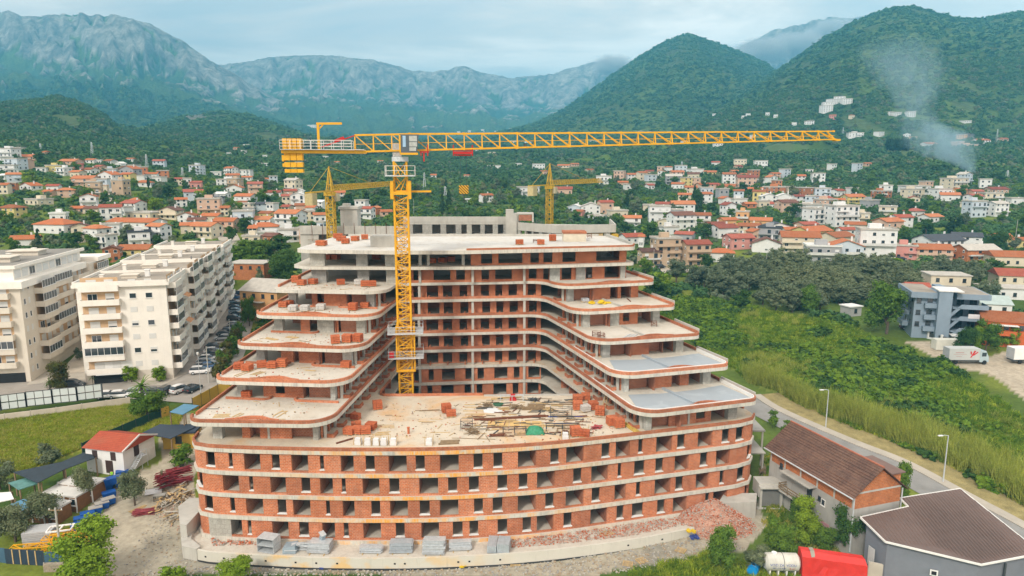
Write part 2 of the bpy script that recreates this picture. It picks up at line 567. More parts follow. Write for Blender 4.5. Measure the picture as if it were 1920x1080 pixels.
def terrain(x,y,want_rock=False):
 x = np.atleast_1d(np.asarray(x,float)); y = np.atleast_1d(np.asarray(y,float))
 ys = np.maximum(y,1.0); a = np.clip(x/ys,-1.3,1.3)
 base = t_low(a,ys)
 z = base.copy(); rock = np.zeros_like(z)
 far = ys > 900
 if far.any():
  xf,yf,af,bf = x[far],ys[far],a[far],base[far]
  zf = bf.copy(); rf = np.zeros_like(zf)
  n_big = fbm(xf/420,yf/420,5,3,ridged=True)
  n_mid = fbm(xf/130,yf/130,4,21)
  n_gul = fbm(af*46,yf/900,5,9,ridged=True)
  n_hf = fbm(xf/42 + 3,yf/60,4,41)
  for n,yc,y0,p,bw,rk,A,E in SIL:
   e = np.interp(af,A,E,left=-0.1,right=-0.1)
   ycv = yc*(1 + 0.05*(fbm(af*9,af*0 + yc,3,5) - 0.5))
   zc = CAM_Z + e*ycv
   t = np.clip((yf - y0)/(ycv - y0),0,1)
   wall = yc > 5000
   sh = t ** p
   if wall: sh = 0.62*t ** (p*0.9) + 0.38*sstep(0.72,1.0,t + 0.10*(n_gul - 0.5))
   back = np.clip((yf - ycv)/bw,0,1)
   sh = sh*(1 - back) ** 1.2
   k = np.clip((zc - bf),0,None)
   amp = k*(0.16 if wall else 0.13)*t*(1 - t)*2.2
   zr = bf + k*sh + amp*((n_big - 0.5)*1.0 + (n_gul - 0.5)*(1.5 if wall else 0.8)) + k*(.045 if wall else .02)*(n_mid - .5) + k*(.03 if wall else 0)*(n_hf - .5)
   rel = k*sh/np.maximum(k,1)
   r = sstep(0.515,0.585,0.36*n_gul + 0.40*n_mid + 0.34*n_hf - .05 + 0.55*np.minimum(rel - rk,.25) + (.07 if n == 'left_rocks' else .05 if n == 'left_hill' else 0))*(k > 60)
   if n == 'left_hill': r = r*sstep(0.02,-0.05,af + 0.43)
   if n in ('cone','main'): r = sstep(0.72,0.80,0.6*n_mid + 0.35*n_gul + 0.25*(rel - rk))*(k > 60)
   win = zr > zf
   zf = np.where(win,zr,zf)
   rf = np.where(win,r,rf)
  z[far] = zf; rock[far] = rf
 if want_rock: return z,rock
 return z
def T(x,y): return float(terrain(x,y)[0])
def GT(px,py,dz=0.0):
 """where the ray through a pixel of the photograph meets the ground"""
 d = ray(px,py)
 ys = np.geomspace(50,11000,1500)
 t = ys/d[1]
 zr = CAM_Z + d[2]*t; zt = terrain(d[0]*t,ys) + dz
 below = np.nonzero(zr <= zt)[0]
 if len(below) == 0: return None
 i = below[0]
 if i == 0: y = ys[0]
 else:
  g0 = zr[i - 1] - zt[i - 1]; g1 = zr[i] - zt[i]
  y = ys[i - 1] + (ys[i] - ys[i - 1])*g0/max(1e-9,g0 - g1)
 tt = y/d[1]
 return (d[0]*tt,y,CAM_Z + d[2]*tt)
def GTs(pts): return [GT(*p)[:2] for p in pts]
def inpoly(x,y,poly):
 x = np.asarray(x); y = np.asarray(y); c = np.zeros(x.shape,bool)
 n = len(poly)
 for i in range(n):
  x0,y0 = poly[i]; x1,y1 = poly[(i + 1) % n]
  if y0 == y1: continue
  c ^= ((y0 > y) != (y1 > y)) & (x < (x1 - x0)*(y - y0)/(y1 - y0) + x0)
 return c
Z_DIRT = [GTs([(150,1079),(215,985),(300,868),(352,852),(365,940),(372,1000),(372,1045),(620,1062),(900,1058),(1110,1040),(1290,1003),(1420,940),(1440,985),(1400,1030),(1330,1035),(1150,1070),(1130,1079)]),
     GTs([(150,985),(195,905),(300,868),(352,800),(372,800),(372,1000),(215,1000)]),
     GTs([(395,800),(345,770),(300,820),(310,880),(365,900)])]
Z_PAVE = [GTs([(0,715),(150,700),(340,704),(470,560),(455,640),(430,690),(395,725),(380,745),(300,738),(200,752),(0,745)])]
Z_FIELD = [GTs([(-60,790),(100,775),(250,760),(345,775),(330,800),(180,830),(60,880),(-60,900)])]
Z_DRY = [GTs([(1430,745),(1480,775),(1560,800),(1640,828),(1720,862),(1800,915),(1930,980),(2040,1040),(2040,960),(1930,910),(1840,875),(1750,835),(1650,800),(1560,770),(1500,750)])]
Z_SAND = [GTs([(1845,668),(1960,640),(1990,720),(1960,745),(1900,720),(1848,700),(1800,690),(1690,640),(1740,640),(1800,655)]),
     GTs([(1840,690),(1870,690),(1935,742),(1975,760),(1960,775),(1900,735)]),
     GTs([(1230,500),(1330,506),(1335,512),(1230,515)])]
Z_LAWN = [GTs([(450,620),(480,600),(510,600),(450,665),(430,690)])]
ang = np.linspace(R(-46),R(46),700)
A_ = np.tan(ang)
Y_ = np.concatenate([np.geomspace(40,420,210),np.geomspace(426,11000,400)])
AA,YY = np.meshgrid(A_,Y_)
XX = AA*YY
ZZ,RK = terrain(XX.ravel(),YY.ravel(),True)
near = YY.ravel() < 420
bumpz = (fbm(XX.ravel()/3.1,YY.ravel()/3.1,4,31) - 0.5)
ZZg = ZZ + np.where(near,bumpz*0.12,0)
nv = ZZ.size
na,ny = len(A_),len(Y_)
idx = np.arange(nv).reshape(ny,na)
q = np.stack([idx[:-1,:-1],idx[:-1,1:],idx[1:,1:],idx[1:,:-1]],-1).reshape(-1,4)
co = np.stack([XX.ravel(),YY.ravel(),ZZg],1)
xr,yr = XX.ravel(),YY.ravel()
n_a = fbm(xr/28,yr/28,4,51); n_b = fbm(xr/6,yr/6,3,61); n_c = fbm(xr/260,yr/260,4,71)
def lerp(a,b,w): return a + (b - a)*w[:,None]
grass = lerp(np.array([[0.120,0.200,0.024]]),np.array([[0.264,0.296,0.044]]),sstep(.35,.7,n_a))
scrub = lerp(np.array([[0.064,0.115,0.022]]),np.array([[0.136,0.184,0.033]]),sstep(.3,.7,n_c))
wood = lerp(np.array([[0.048,0.093,0.024]]),np.array([[0.099,0.157,0.033]]),sstep(.3,.7,n_c))
cc = lerp(scrub,wood,sstep(300,700,yr))
cc = lerp(cc,grass,sstep(.55,.7,n_a)*.5*(yr < 400))
clr = fbm(xr/70,yr/130,4,141)
cc = lerp(cc,np.array([[.085,.125,.045]]),sstep(.33,.27,clr)*(yr > 600))
hi = sstep(500,900,ZZ)*(yr > 3000)
cc = lerp(cc,np.array([[0.136,0.216,0.050]]),hi*.8)
rockc = lerp(np.array([[.30,.29,.27]]),np.array([[.62,.59,.53]]),sstep(.3,.7,fbm(xr/60,yr/60,4,81)))
cc = lerp(cc,rockc,RK)
dirt = lerp(np.array([[.30,.285,.24]]),np.array([[.42,.375,.29]]),sstep(.3,.7,n_a*.5 + n_b*.5))
dry = lerp(np.array([[.36,.29,.12]]),np.array([[.24,.24,.08]]),sstep(.4,.75,n_a*.6 + n_b*.4))
def zone(polys,col,w=1.0):
 global cc
 m = np.zeros(nv,bool)
 nn = yr < 420
 for p in polys: m[nn] |= inpoly(xr[nn] + (n_b[nn] - .5)*1.6,yr[nn] + (n_a[nn] - .5)*1.6,p)
 cc = np.where(m[:,None],cc*(1 - w) + col*w,cc)
zone(Z_FIELD,lerp(np.array([[0.160,0.224,0.024]]),np.array([[0.400,0.384,0.066]]),sstep(.38,.68,n_a)))
zone([GTs([(1215,575),(1400,575),(1560,600),(1700,640),(1800,700),(1860,740),(1920,790),(1930,970),(1640,815),(1420,725),(1260,610)])],lerp(np.array([[.10,.15,.02]]),np.array([[.21,.25,.05]]),sstep(.35,.68,n_a)))
zone(Z_LAWN,grass)
zone(Z_DIRT,dirt)
zone(Z_SAND,lerp(np.array([[.46,.39,.29]]),np.array([[.55,.48,.38]]),n_b))
tm = bpy.data.meshes.new('terrain')
tm.vertices.add(nv + 4); tm.vertices.foreach_set('co',np.concatenate([co,[[-700,-600,-.05],[700,-600,-.05],[700,41,-.05],[-700,41,-.05]]]).astype('f').ravel())
allq = np.concatenate([q,[[nv,nv + 1,nv + 2,nv + 3]]])
tm.loops.add(allq.size); tm.loops.foreach_set('vertex_index',allq.ravel().astype('i'))
tm.polygons.add(len(allq)); tm.polygons.foreach_set('loop_start',np.arange(0,allq.size,4,dtype='i'))
tm.polygons.foreach_set('loop_total',np.full(len(allq),4,'i'))
tm.polygons.foreach_set('use_smooth',np.ones(len(allq),bool))
tm.update()
ca = tm.color_attributes.new('cover','FLOAT_COLOR','POINT')
ccf = np.concatenate([np.concatenate([cc,RK[:,None]],1),np.tile([[.06,.09,.03,0]],(4,1))])
ca.data.foreach_set('color',ccf.astype('f').ravel())
t = newmat('terrain_mat')
at = t.node('ShaderNodeAttribute',attribute_name='cover')
p = t.pos()
c = at.outputs['Color']
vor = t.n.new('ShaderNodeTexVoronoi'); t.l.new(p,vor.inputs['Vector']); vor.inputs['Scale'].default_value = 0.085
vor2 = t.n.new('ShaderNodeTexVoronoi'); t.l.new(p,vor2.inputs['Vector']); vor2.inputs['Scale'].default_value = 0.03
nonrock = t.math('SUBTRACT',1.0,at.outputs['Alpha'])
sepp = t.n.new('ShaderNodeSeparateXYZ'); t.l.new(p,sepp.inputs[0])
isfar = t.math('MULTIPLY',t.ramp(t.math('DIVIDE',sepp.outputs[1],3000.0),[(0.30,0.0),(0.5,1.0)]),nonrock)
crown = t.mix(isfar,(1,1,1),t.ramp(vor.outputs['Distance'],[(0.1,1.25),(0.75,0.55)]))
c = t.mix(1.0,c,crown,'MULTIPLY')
c = t.mix(1.0,c,t.ramp(t.noise(p,0.9,5,0.7),[(0.28,0.70),(0.72,1.18)]),'MULTIPLY')
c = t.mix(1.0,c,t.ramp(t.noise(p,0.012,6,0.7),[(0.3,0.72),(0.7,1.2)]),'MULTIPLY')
rk = t.ramp(t.noise(t.scale(p,1,1,0.45),0.025,8,0.75),[(0.38,0.45),(0.6,1.1)])
c = t.mix(at.outputs['Alpha'],c,t.mix(1.0,c,rk,'MULTIPLY'))
hgt = t.math('ADD',t.math('MULTIPLY',t.math('MULTIPLY',vor.outputs['Distance'],isfar),-7.0),
      t.math('MULTIPLY',t.math('MULTIPLY',t.noise(p,0.03,7,0.7),at.outputs['Alpha']),45.0))
hgt = t.math('ADD',hgt,t.math('MULTIPLY',t.noise(p,1.5,5,0.7),0.12))
nm = t.bump(hgt,1.0,1.0)
t.bsdf(c,0.95,0,nm,0.1)
ter = bpy.data.objects.new('terrain',tm); COL.objects.link(ter)
tm.materials.append(MATS['terrain_mat'])
tag(ter,kind='structure')
# ------------------------------------------------------------------ haze
HB = 0.00016
mb = MB().box(-12500,12500,-900,11400,-3.0,1480)
t = newmat('haze_mat')
pv = t.n.new('ShaderNodeVolumePrincipled')
pv.inputs['Color'].default_value = (0.14,0.63,1.0,1)
pv.inputs['Density'].default_value = HB
pv.inputs['Anisotropy'].default_value = -0.5
t.l.new(pv.outputs[0],t.out.inputs[1])
hz = part('haze',mb,MATS['haze_mat'],None)
tag(hz,kind='stuff')
# ------------------------------------------------------------------ shared materials
BRICK = brickmat('hollow_brick',(.62,.195,.080),(.49,.140,.060),(.54,.38,.28),.42,.21,.42)
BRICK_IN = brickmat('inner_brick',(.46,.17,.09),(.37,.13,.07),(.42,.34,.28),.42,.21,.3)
BRICK_CURB = brickmat('curb_brick',(.62,.205,.090),(.49,.145,.065),(.40,.24,.17),.21,.21,.6,(.50,.36,.28))
BRICK_OR = brickmat('orange_brick',(.62,.20,.06),(.50,.15,.05),(.45,.32,.22),.30,.21,.15,(.5,.4,.3))
CONC = streaked('cast_concrete',(.50,.485,.44),.22,.85,(.25,.23,.2),.35)
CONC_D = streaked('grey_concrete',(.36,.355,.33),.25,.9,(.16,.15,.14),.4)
CONC_BLOCK = brickmat('concrete_block',(.47,.465,.43),(.40,.395,.36),(.30,.29,.27),.6,.6,.2,(.5,.49,.46))
WHITE = plain('white_paint',(.78,.78,.76),.7,var=.12)
STEEL = plain('galvanised_steel',(.62,.66,.69),.45,.25,var=.25,scale=3,spec=.5)
STEEL_D = plain('dark_steel',(.10,.11,.12),.5,.6)
RUST = plain('rusty_steel',(.20,.075,.04),.8,.2,var=.4,scale=5)
TIMBER = plain('sawn_timber',(.56,.40,.20),.85,var=.3,scale=2.5)
TIMBER_D = plain('weathered_timber',(.27,.19,.11),.9,var=.35,scale=2.5)
YEL = plain('crane_yellow',(.78,.40,.012),.45,var=.18,scale=1.2,spec=.5)
YEL_OLD = plain('faded_crane_yellow',(.60,.38,.04),.6,var=.3,scale=1.5)
RED = plain('red_paint',(.52,.025,.025),.5,var=.2)
GLASS = None
t = newmat('window_glass')
p = t.pos()
c = t.mix(t.noise(p,0.35,2),(.012,.018,.024),(.05,.065,.08))
b = t.bsdf(c,0.08,0,None,0.8)
GLASS = MATS['window_glass']
DARK = plain('dark_opening',(.02,.02,.022),.9)
BLACK = plain('black_rubber',(.018,.018,.018),.8)
t = newmat('slab_edge')
p = t.pos(); uv = t.uv()
s = t.n.new('ShaderNodeSeparateXYZ'); t.l.new(p,s.inputs[0])
su = t.n.new('ShaderNodeSeparateXYZ'); t.l.new(uv,su.inputs[0])
base = t.mix(t.noise(p,0.4,5,.65),(.52,.50,.44),(.66,.63,.55))
grey = t.ramp(t.noise(t.scale(p,.5,.5,.2),1.0,5,.7),[(0.5,0.0),(0.72,1.0)])
base = t.mix(t.math('MULTIPLY',grey,.7),base,(.33,.33,.32))
drip = t.ramp(t.noise(t.scale(p,3.2,3.2,.12),1.0,4,.7),[(.52,0.0),(.70,1.0)])
base = t.mix(t.math('MULTIPLY',drip,.5),base,(.24,.22,.19))
jt = t.math('FRACT',t.math('DIVIDE',su.outputs[0],1.9))
base = t.mix(t.math('MULTIPLY',t.math('LESS_THAN',jt,.03),.35),base,(.25,.24,.22))
wx = t.math('MULTIPLY',t.ramp(t.math('DIVIDE',t.math('ADD',s.outputs[0],40),60),[(0.1,0),(0.38,1),(0.58,1),(0.95,0)]),
   t.math('MULTIPLY',t.math('LESS_THAN',s.outputs[1],84.5),t.math('LESS_THAN',s.outputs[2],15)))
stn = t.ramp(t.noise(t.scale(p,.55,.55,.35),1.0,4,.6),[(0.40,0.0),(0.54,1.0)])
runs = t.ramp(t.noise(t.scale(p,5,5,.3),1.0,3,.6),[(0.35,0.45),(0.6,1.0)])
f = t.math('MULTIPLY',t.math('MULTIPLY',stn,runs),wx)
base = t.mix(t.math('MULTIPLY',f,.95),base,(.80,.35,.03))
t.bsdf(base,.85,0,t.bump(t.noise(p,4,4),.2,.03))
SLAB = MATS['slab_edge']
def floor_mat(name,c1,c2,stain,amt):
 t = newmat(name); p = t.pos()
 c = t.mix(t.noise(p,.25,5,.65),c1,c2)
 c = t.mix(t.math('MULTIPLY',t.ramp(t.noise(p,.11,4,.6,.5),[(.52,0.0),(.66,1.0)]),amt),c,stain)
 c = t.mix(t.math('MULTIPLY',t.ramp(t.noise(p,.7,6,.7),[(.50,0.0),(.70,1.0)]),.5),c,(.40,.35,.29))
 c = t.mix(1.0,c,t.ramp(t.noise(p,5,4,.7),[(.3,.86),(.7,1.06)]),'MULTIPLY')
 t.bsdf(c,.92,0,t.bump(t.noise(p,3,4),.12,.03),.15)
 return MATS[name]
FLOOR = floor_mat('slab_top',(.54,.50,.43),(.64,.60,.53),(.47,.39,.29),.5)
DECKF = floor_mat('deck_top',(.57,.49,.38),(.64,.58,.48),(.62,.38,.18),.75)
ROOFF = floor_mat('roof_top',(.56,.55,.52),(.66,.65,.62),(.60,.55,.45),.5)
t = newmat('membrane'); p = t.pos()
c = t.mix(t.noise(p,.3,4,.6,.6),(.30,.345,.385),(.37,.41,.445))
c = t.mix(t.math('MULTIPLY',t.ramp(t.noise(p,.22,3,.6,1.0),[(.55,0.0),(.63,1.0)]),.35),c,(.46,.51,.54))
t.bsdf(c,.6,0,None,.3)
MEMB = MATS['membrane']
# ------------------------------------------------------------------ the unfinished terraced building
def S(k): return 2.0 + 3.0*k
ST = 0.5                                    # slab thickness
FRONT = catmull([(-41.25,89),(-41.4,85.2),(-41.1,83.0),(-40.1,81.5),(-38.2,80.8),(-34,80.3),(-28.2,79.9),(-20.2,79.6),(-10.6,79.7),
       (-4.4,80.2),(2.2,81.1),(9.1,82.7),(18.8,85.4),(26.9,87.7),(31.4,89.1),(33.5,90.3),(34.4,92.0),(34.0,94.5)],1.3)
def il(y): return -22.6 + 0.088*(y - 83)     # slab edge of the left wing on the courtyard
def ir(y): return 16.3 - 0.304*(y - 85)      # same,right wing
def orr(y): return 34.3 - 0.32*(y - 91)      # outer edge of the right wing
BKL,BKR = (-19.7,116.0),(5.4,118.6)       # back of the courtyard
WL = {5: ((-41.3,81.6),(il(80.9),80.9)),6: ((-41.0,89.4),(il(87.7),87.7)),7: ((-40.7,96.6),(il(94.2) + .3,94.2)),
  8: ((-40.4,103.8),(il(101.6) + .2,101.6)),9: ((-39.4,109.6),(il(107.6),107.6))}
WR = {5: ((ir(83.9) - .2,83.9),(34.2,89.7)),6: ((ir(91),91.0),(32.2,96.2)),7: ((ir(98.3),98.3),(29.6,102.7)),
  8: ((ir(105.8),105.8),(27.4,110.3)),9: ((ir(112.2),112.2),(25.2,117.3))}
bld = thing('unfinished_building','huge terraced red-brick and concrete building shell still under construction round a courtyard','building',(-3,100,0))
def bpart(n,mb,mats,label=None,parent=None,**kw): return part(n,mb,mats,parent or bld,label,world=True,**kw)
def slab(k,outline,holes=(),top=FLOOR,thick=ST):
 mb = MB().prism(outline,S(k) - thick,S(k),0,holes,1)
 return bpart('floor_slab',mb,[SLAB,top])
COURT = rpoly([(il(100.4) + .1,100.4,1.6),(ir(101.2) - .1,101.2,.8),(BKR[0],BKR[1],3.0),(BKL[0],BKL[1],1.2)])
LOWER = FRONT + [(orr(138),138),(-40,138)]
for k in range(0,5):
 slab(k,LOWER,[COURT] if k >= 2 else (),DECKF if k == 4 else FLOOR)
UPO = {}
for k in range(5,10):
 (l0,l1),(r0,r1) = WL[k],WR[k]
 UPO[k] = rpoly([(*l0,2.2),(*l1,3.6),(BKL[0],BKL[1],1.6),(BKR[0],BKR[1],3.4),(*r0,3.4),(*r1,1.6),(orr(138),138,0),(-39.6 + (k - 5)*.3,138,0)],7)
 slab(k,UPO[k])
S10 = rpoly([(-38.0,117.2,2),(-34.5,115.0,.8),(-19,114.6,0),(-5,114.9,2),(8,117.0,2),(21.9,120.2,1.2),(21.5,123,0),(17.5,138,0),(-38,138,0)])
slab(10,S10)
S11 = rpoly([(-36.8,115.6,1.5),(-34.4,114.4,.6),(-19.3,112.6,0),(-7.5,113.2,3),(8,116.0,2),(21.3,118.7,1.0),(22.0,121.5,.8),(19.6,138.4,0),(-35.5,138.0,0)])
slab(11,S11,(),ROOFF,.62)
# --- parapets of brick on edge
def sub_outline(o,cond):
 """runs of an outline on which cond(x, y) holds"""
 runs = []; cur = []
 for p in o + [o[0]]:
  if cond(*p): cur.append(p)
  else:
   if len(cur) > 1: runs.append(cur)
   cur = []
 if len(cur) > 1: runs.append(cur)
 return runs
def dens(path,step=2.0):
 out = [path[0]]
 for a,b in zip(path,path[1:]):
  n = max(1,int(math.hypot(b[0] - a[0],b[1] - a[1])/step))
  for i in range(1,n + 1): out.append((a[0] + (b[0] - a[0])*i/n,a[1] + (b[1] - a[1])*i/n))
 return out
def parapet(path,z,h=0.36,t=0.24,inset=0.07,mat=BRICK_CURB,cap=False,name='brick_parapet'):
 P = offset(path,inset)
 o = bpart(name,MB().strip(P,t,z,z + h),mat)
 if cap: bpart('coping',MB().strip(offset(path,inset - .02),t + .05,z + h + .002,z + h + .05),WHITE,parent=o)
 return o
deck_front = [p for p in FRONT if p[0] > -40.9 or p[1] < 84.5]
parapet(FRONT[2:-1],S(4),.42,.24,.03)
parapet([(-41.24,118),(-41.3,100),(-41.25,89.2)],S(4),.5)
parapet([(33.9,95),(28,113),(26,119)],S(4),.5)
for k in range(5,10):
 o = UPO[k]; (l0,l1),(r0,r1) = WL[k],WR[k]
 n = len(o)
 dd = dens(o,1.5)
 yb = 137
 runs = [dd[i] for i in range(len(dd))]
 loop = []
 for p in runs:
  loop.append(p)
 i0 = 0
 loop = [p for p in dd if p[1] < 136.5]
 red = k < 9
 if red:
  parapet(loop[:-1] if loop[0] == loop[-1] else loop,S(k),.43,.24,.03,BRICK_CURB,cap=False)
 else:
  right = [p for p in loop if p[0] > -19.0]
  parapet(right,S(k),.42,.24,.03)
 parapet([(l0[0] + .02 + .015*(130 - l0[1]),130),(l0[0] + .02,l0[1] + 2.6)],S(k),.42,.24,.34)
 if k in (5,6):
  parapet([p for p in loop if p[0] > ir(p[1]) - 1.5 and p[1] < r1[1] + 10],S(k),.52,.1,.28,WHITE,name='white_coping_wall')
 parapet([(r1[0] + .1 - .0,r1[1] + 1.6),(orr(r1[1] + 9),r1[1] + 9)],S(k),.75,.2,.35,CONC,name='concrete_parapet')
parapet([p for p in dens(S11,1.5) if p[0] > -7.6 and p[1] < 121.6],S(11),.32,.24,.06)
parapet([(21.6,122.5),(19.2,137.6)],S(11),.5,.22,.06,CONC,name='concrete_parapet')
parapet([(17.5,137.9),(-33,137.6)],S(11),.45,.22,.06,CONC,name='concrete_parapet')
parapet([(il(108) + .2,108),(il(102.5) + .2,102.5),(il(101.3) + .5,101.0),(il(100.5) + 1.3,100.35),(-17,100.3),(-4.5,100.7)][::-1],S(4),.36,.24,-.32)
bpart('concrete_curb',MB().strip([(11.4,101.2),(4,101.05),(-4.3,100.75)],.5,S(4),S(4) + .16),CONC)
# --- brick walls with openings
def wall_path(path,segs,z0,z1,thick=.25,mat=BRICK,sill=True):
 """path: Path along the outer face (interior to the left); segs = (s0, s1, kind, sill height)"""
 prev = 0.0
 ops = sorted(segs)
 def run(a,b,za,zb,name,m,t=thick,inset=0.0):
  if b - a < .04 or zb - za < .02: return
  pts = path.sub(a,b)
  if inset: pts = offset(pts,inset)
  bpart(name,MB().strip(pts,t,za,zb),m)
 for a,b,kind,sh in ops:
  run(prev,a,z0,z1,'brick_pier',mat)
  if kind == 'n':                      # narrow window on a white sill
   run(a,b,z0,z0 + sh - .13,'sill_course',mat)
   run(a - .06,b + .06,z0 + sh - .128,z0 + sh,'window_sill',WHITE,thick + .1,-.08)
  elif kind == 'w':                    # wide loggia with one course of brick
   run(a,b,z0,z0 + sh,'sill_course',mat)
  run(a,b,z1 - .16,z1,'lintel',CONC_D)
  prev = b
 run(prev,path.L,z0,z1,'brick_pier',mat)
C4 = lambda l: [(320 + a/3,320 + b/3) for a,b in l]
C5 = lambda l: [(760 + a/3,760 + b/3) for a,b in l]
C6 = lambda l: [(1100 + a/3,1100 + b/3) for a,b in l]
OPEN = {
 3: C4([(202,248),(325,348),(415,505),(567,613),(680,775),(837,862),(958,1028),(1095,1147),(1225,1330)]) +
  C5([(60,108),(195,298),(385,437),(495,547),(633,737),(815,865),(905,1003)]) +
  C6([(82,130),(165,240),(290,313),(390,480),(508,553),(625,705),(760,803),(838,880)]),
 2: C4([(150,182),(292,385),(442,466),(560,650),(738,788),(843,915),(963,987),(1078,1172),(1232,1285)]) +
  C5([(80,183),(238,292),(358,411),(520,571),(637,687),(740,840),(943,992)]) +
  C6([(27,120),(173,195),(265,327),(387,430),(497,575),(637,680),(727,803),(902,923)]),
 1: C4([(193,240),(338,363),(427,520),(603,652),(690,787),(872,897),(967,1037),(1128,1180),(1232,1335)]) +
  C5([(84,137),(195,298),(385,437),(493,546),(633,735),(787,835),(903,1003)]) +
  C6([(27,73),(155,220),(280,302),(380,470),(498,541),(612,687),(748,768),(845,885)]),
 0: C4([(310,400),(433,455),(573,665),(725,775),(855,927),(973,1000),(1085,1183),(1265,1317)]) +
  C5([(90,187),(268,320),(358,412),(520,571),(660,710),(738,835),(890,938)]) +
  C6([(23,113),(167,208),(255,317),(398,440),(487,563),(667,687),(712,790),(887,908)]),
}
WF = Path(offset(FRONT,.22))
samp = [(s,WF.at(s)) for s in np.linspace(0,WF.L,700)]
def s_for_px(px,z):
 best = min(samp,key=lambda q: abs(project(q[1].x,q[1].y,z)[0] - px) + (50 if q[0] < 3.5 or q[0] > WF.L - 2.5 else 0))
 return best[0]
part_walls = []
for k in range(4):
 zm = S(k) + 1.3; segs = []
 last = 0
 for a,b in OPEN[k]:
  s0,s1 = s_for_px(a,zm),s_for_px(b,zm)
  if s1 - s0 < .35: s1 = s0 + .35
  if s0 < last + .15: continue
  wide = (b - a) > 21
  segs.append((s0,s1,'w' if wide else 'n',.22 if wide else .5)); last = s1
  if wide: part_walls.append((k,s0 + .05 if (a + b)/2 < 930 else s1 - .05,(a + b)/2 < 930))
 wall_path(WF,segs,S(k),S(k + 1) - ST,.26)
 bpart('side_wall',MB().strip([(-40.0,137.5),(-41.0,89)],.25,S(k),S(k + 1) - ST),BRICK)
 bpart('side_wall',MB().strip([(33.7,94.6),(19.9,137.5)],.25,S(k),S(k + 1) - ST),BRICK)
 inner = offset(FRONT,7.5)
 bpart('light_block_inner_wall',MB().strip(inner[6:-6],.2,S(k),S(k + 1) - ST),BRICK_IN)  # added back wall inside, blocks light so the storey stays dark
for k,s,left in part_walls:
 p = WF.at(s); tn = WF.tan(s); nn = Vector((-tn.y,tn.x))
 d = -1 if left else 1
 c = p + nn*(.3 + 1.9)
 a = p + nn*.3; b = p + nn*3.6
 pts = [(a.x,a.y),(b.x,b.y)]
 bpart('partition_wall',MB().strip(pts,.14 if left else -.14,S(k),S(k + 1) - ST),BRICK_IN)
def seg_wall(P0,P1,z0,z1,segs,depth=.25,colm=CONC_BLOCK):
 """straight wall from P0 to P1: fractions of its length with a kind each"""
 P0 = Vector(P0); P1 = Vector(P1); d = (P1 - P0); L = d.length; d.normalize()
 nn = Vector((-d.y,d.x))
 an = math.atan2(d.y,d.x)
 for f0,f1,kd in segs:
  a,b = P0 + d*L*f0,P0 + d*L*f1
  w = (b - a).length; m = (a + b)/2
  if kd == 'b':
   c = m + nn*(depth/2)
   bpart('brick_wall',MB().cbox((c.x,c.y,(z0 + z1)/2),(w,depth,z1 - z0),an),BRICK)
  elif kd == 'c':
   c = m + nn*(.45 - .35)
   bpart('concrete_column',MB().cbox((c.x,c.y,(z0 + z1)/2),(w,.9,z1 - z0),an),colm)
  elif kd == 'k':                       # slim column
   c = m + nn*.05
   bpart('slim_column',MB().cbox((c.x,c.y,(z0 + z1)/2),(w,.34,z1 - z0),an),CONC)
  elif kd == 'r':                       # recessed brick wall
   c = m + nn*1.6
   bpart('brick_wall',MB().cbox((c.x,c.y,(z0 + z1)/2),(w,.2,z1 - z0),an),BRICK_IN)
   for e in (a,b):
    c = e + nn*.92
    bpart('reveal_wall',MB().cbox((c.x,c.y,(z0 + z1)/2),(.12,1.15,z1 - z0),an),BRICK_IN)
  elif kd == 'w':                       # window opening above a brick breast
   c = m + nn*(depth/2)
   bpart('window_breast',MB().cbox((c.x,c.y,z0 + .28),(w,depth,.56),an),BRICK)
   c = m + nn*(depth/2)
   bpart('lintel',MB().cbox((c.x,c.y,z1 - .1),(w,depth,.2),an),CONC_D)
  elif kd == 'o':
   c = b + nn*2.2
   bpart('partition_wall',MB().cbox((c.x,c.y,(z0 + z1)/2),(.14,3.2,z1 - z0),an),BRICK_IN)
LSEG = {
 4: [(0,.09,'c'),(.09,.27,'o'),(.27,.345,'b'),(.345,.44,'r'),(.44,.515,'b'),(.515,.535,'k'),(.535,.74,'b'),(.74,.95,'o'),(.95,1,'c')],
 5: [(0,.09,'c'),(.09,.26,'o'),(.26,.385,'b'),(.385,.48,'w'),(.48,.67,'b'),(.67,.955,'o'),(.955,1,'c')],
 6: [(0,.085,'c'),(.085,.25,'o'),(.25,.38,'b'),(.38,.44,'r'),(.44,.68,'b'),(.68,.91,'o'),(.91,1,'c')],
 7: [(0,.095,'c'),(.095,.285,'o'),(.285,.385,'b'),(.385,.48,'o'),(.48,.66,'c'),(.66,.70,'b'),(.70,.905,'o'),(.905,1,'c')],
 8: [(0,.09,'c'),(.09,.265,'o'),(.265,.33,'b'),(.33,.41,'w'),(.41,.68,'b'),(.68,.91,'o'),(.91,1,'c')],
 9: [(0,.17,'c'),(.17,.53,'o'),(.53,.66,'c'),(.66,.86,'o'),(.86,1,'c')],
 10: [(0,.17,'c'),(.17,.53,'o'),(.53,.66,'c'),(.66,.86,'o'),(.86,1,'c')],
}
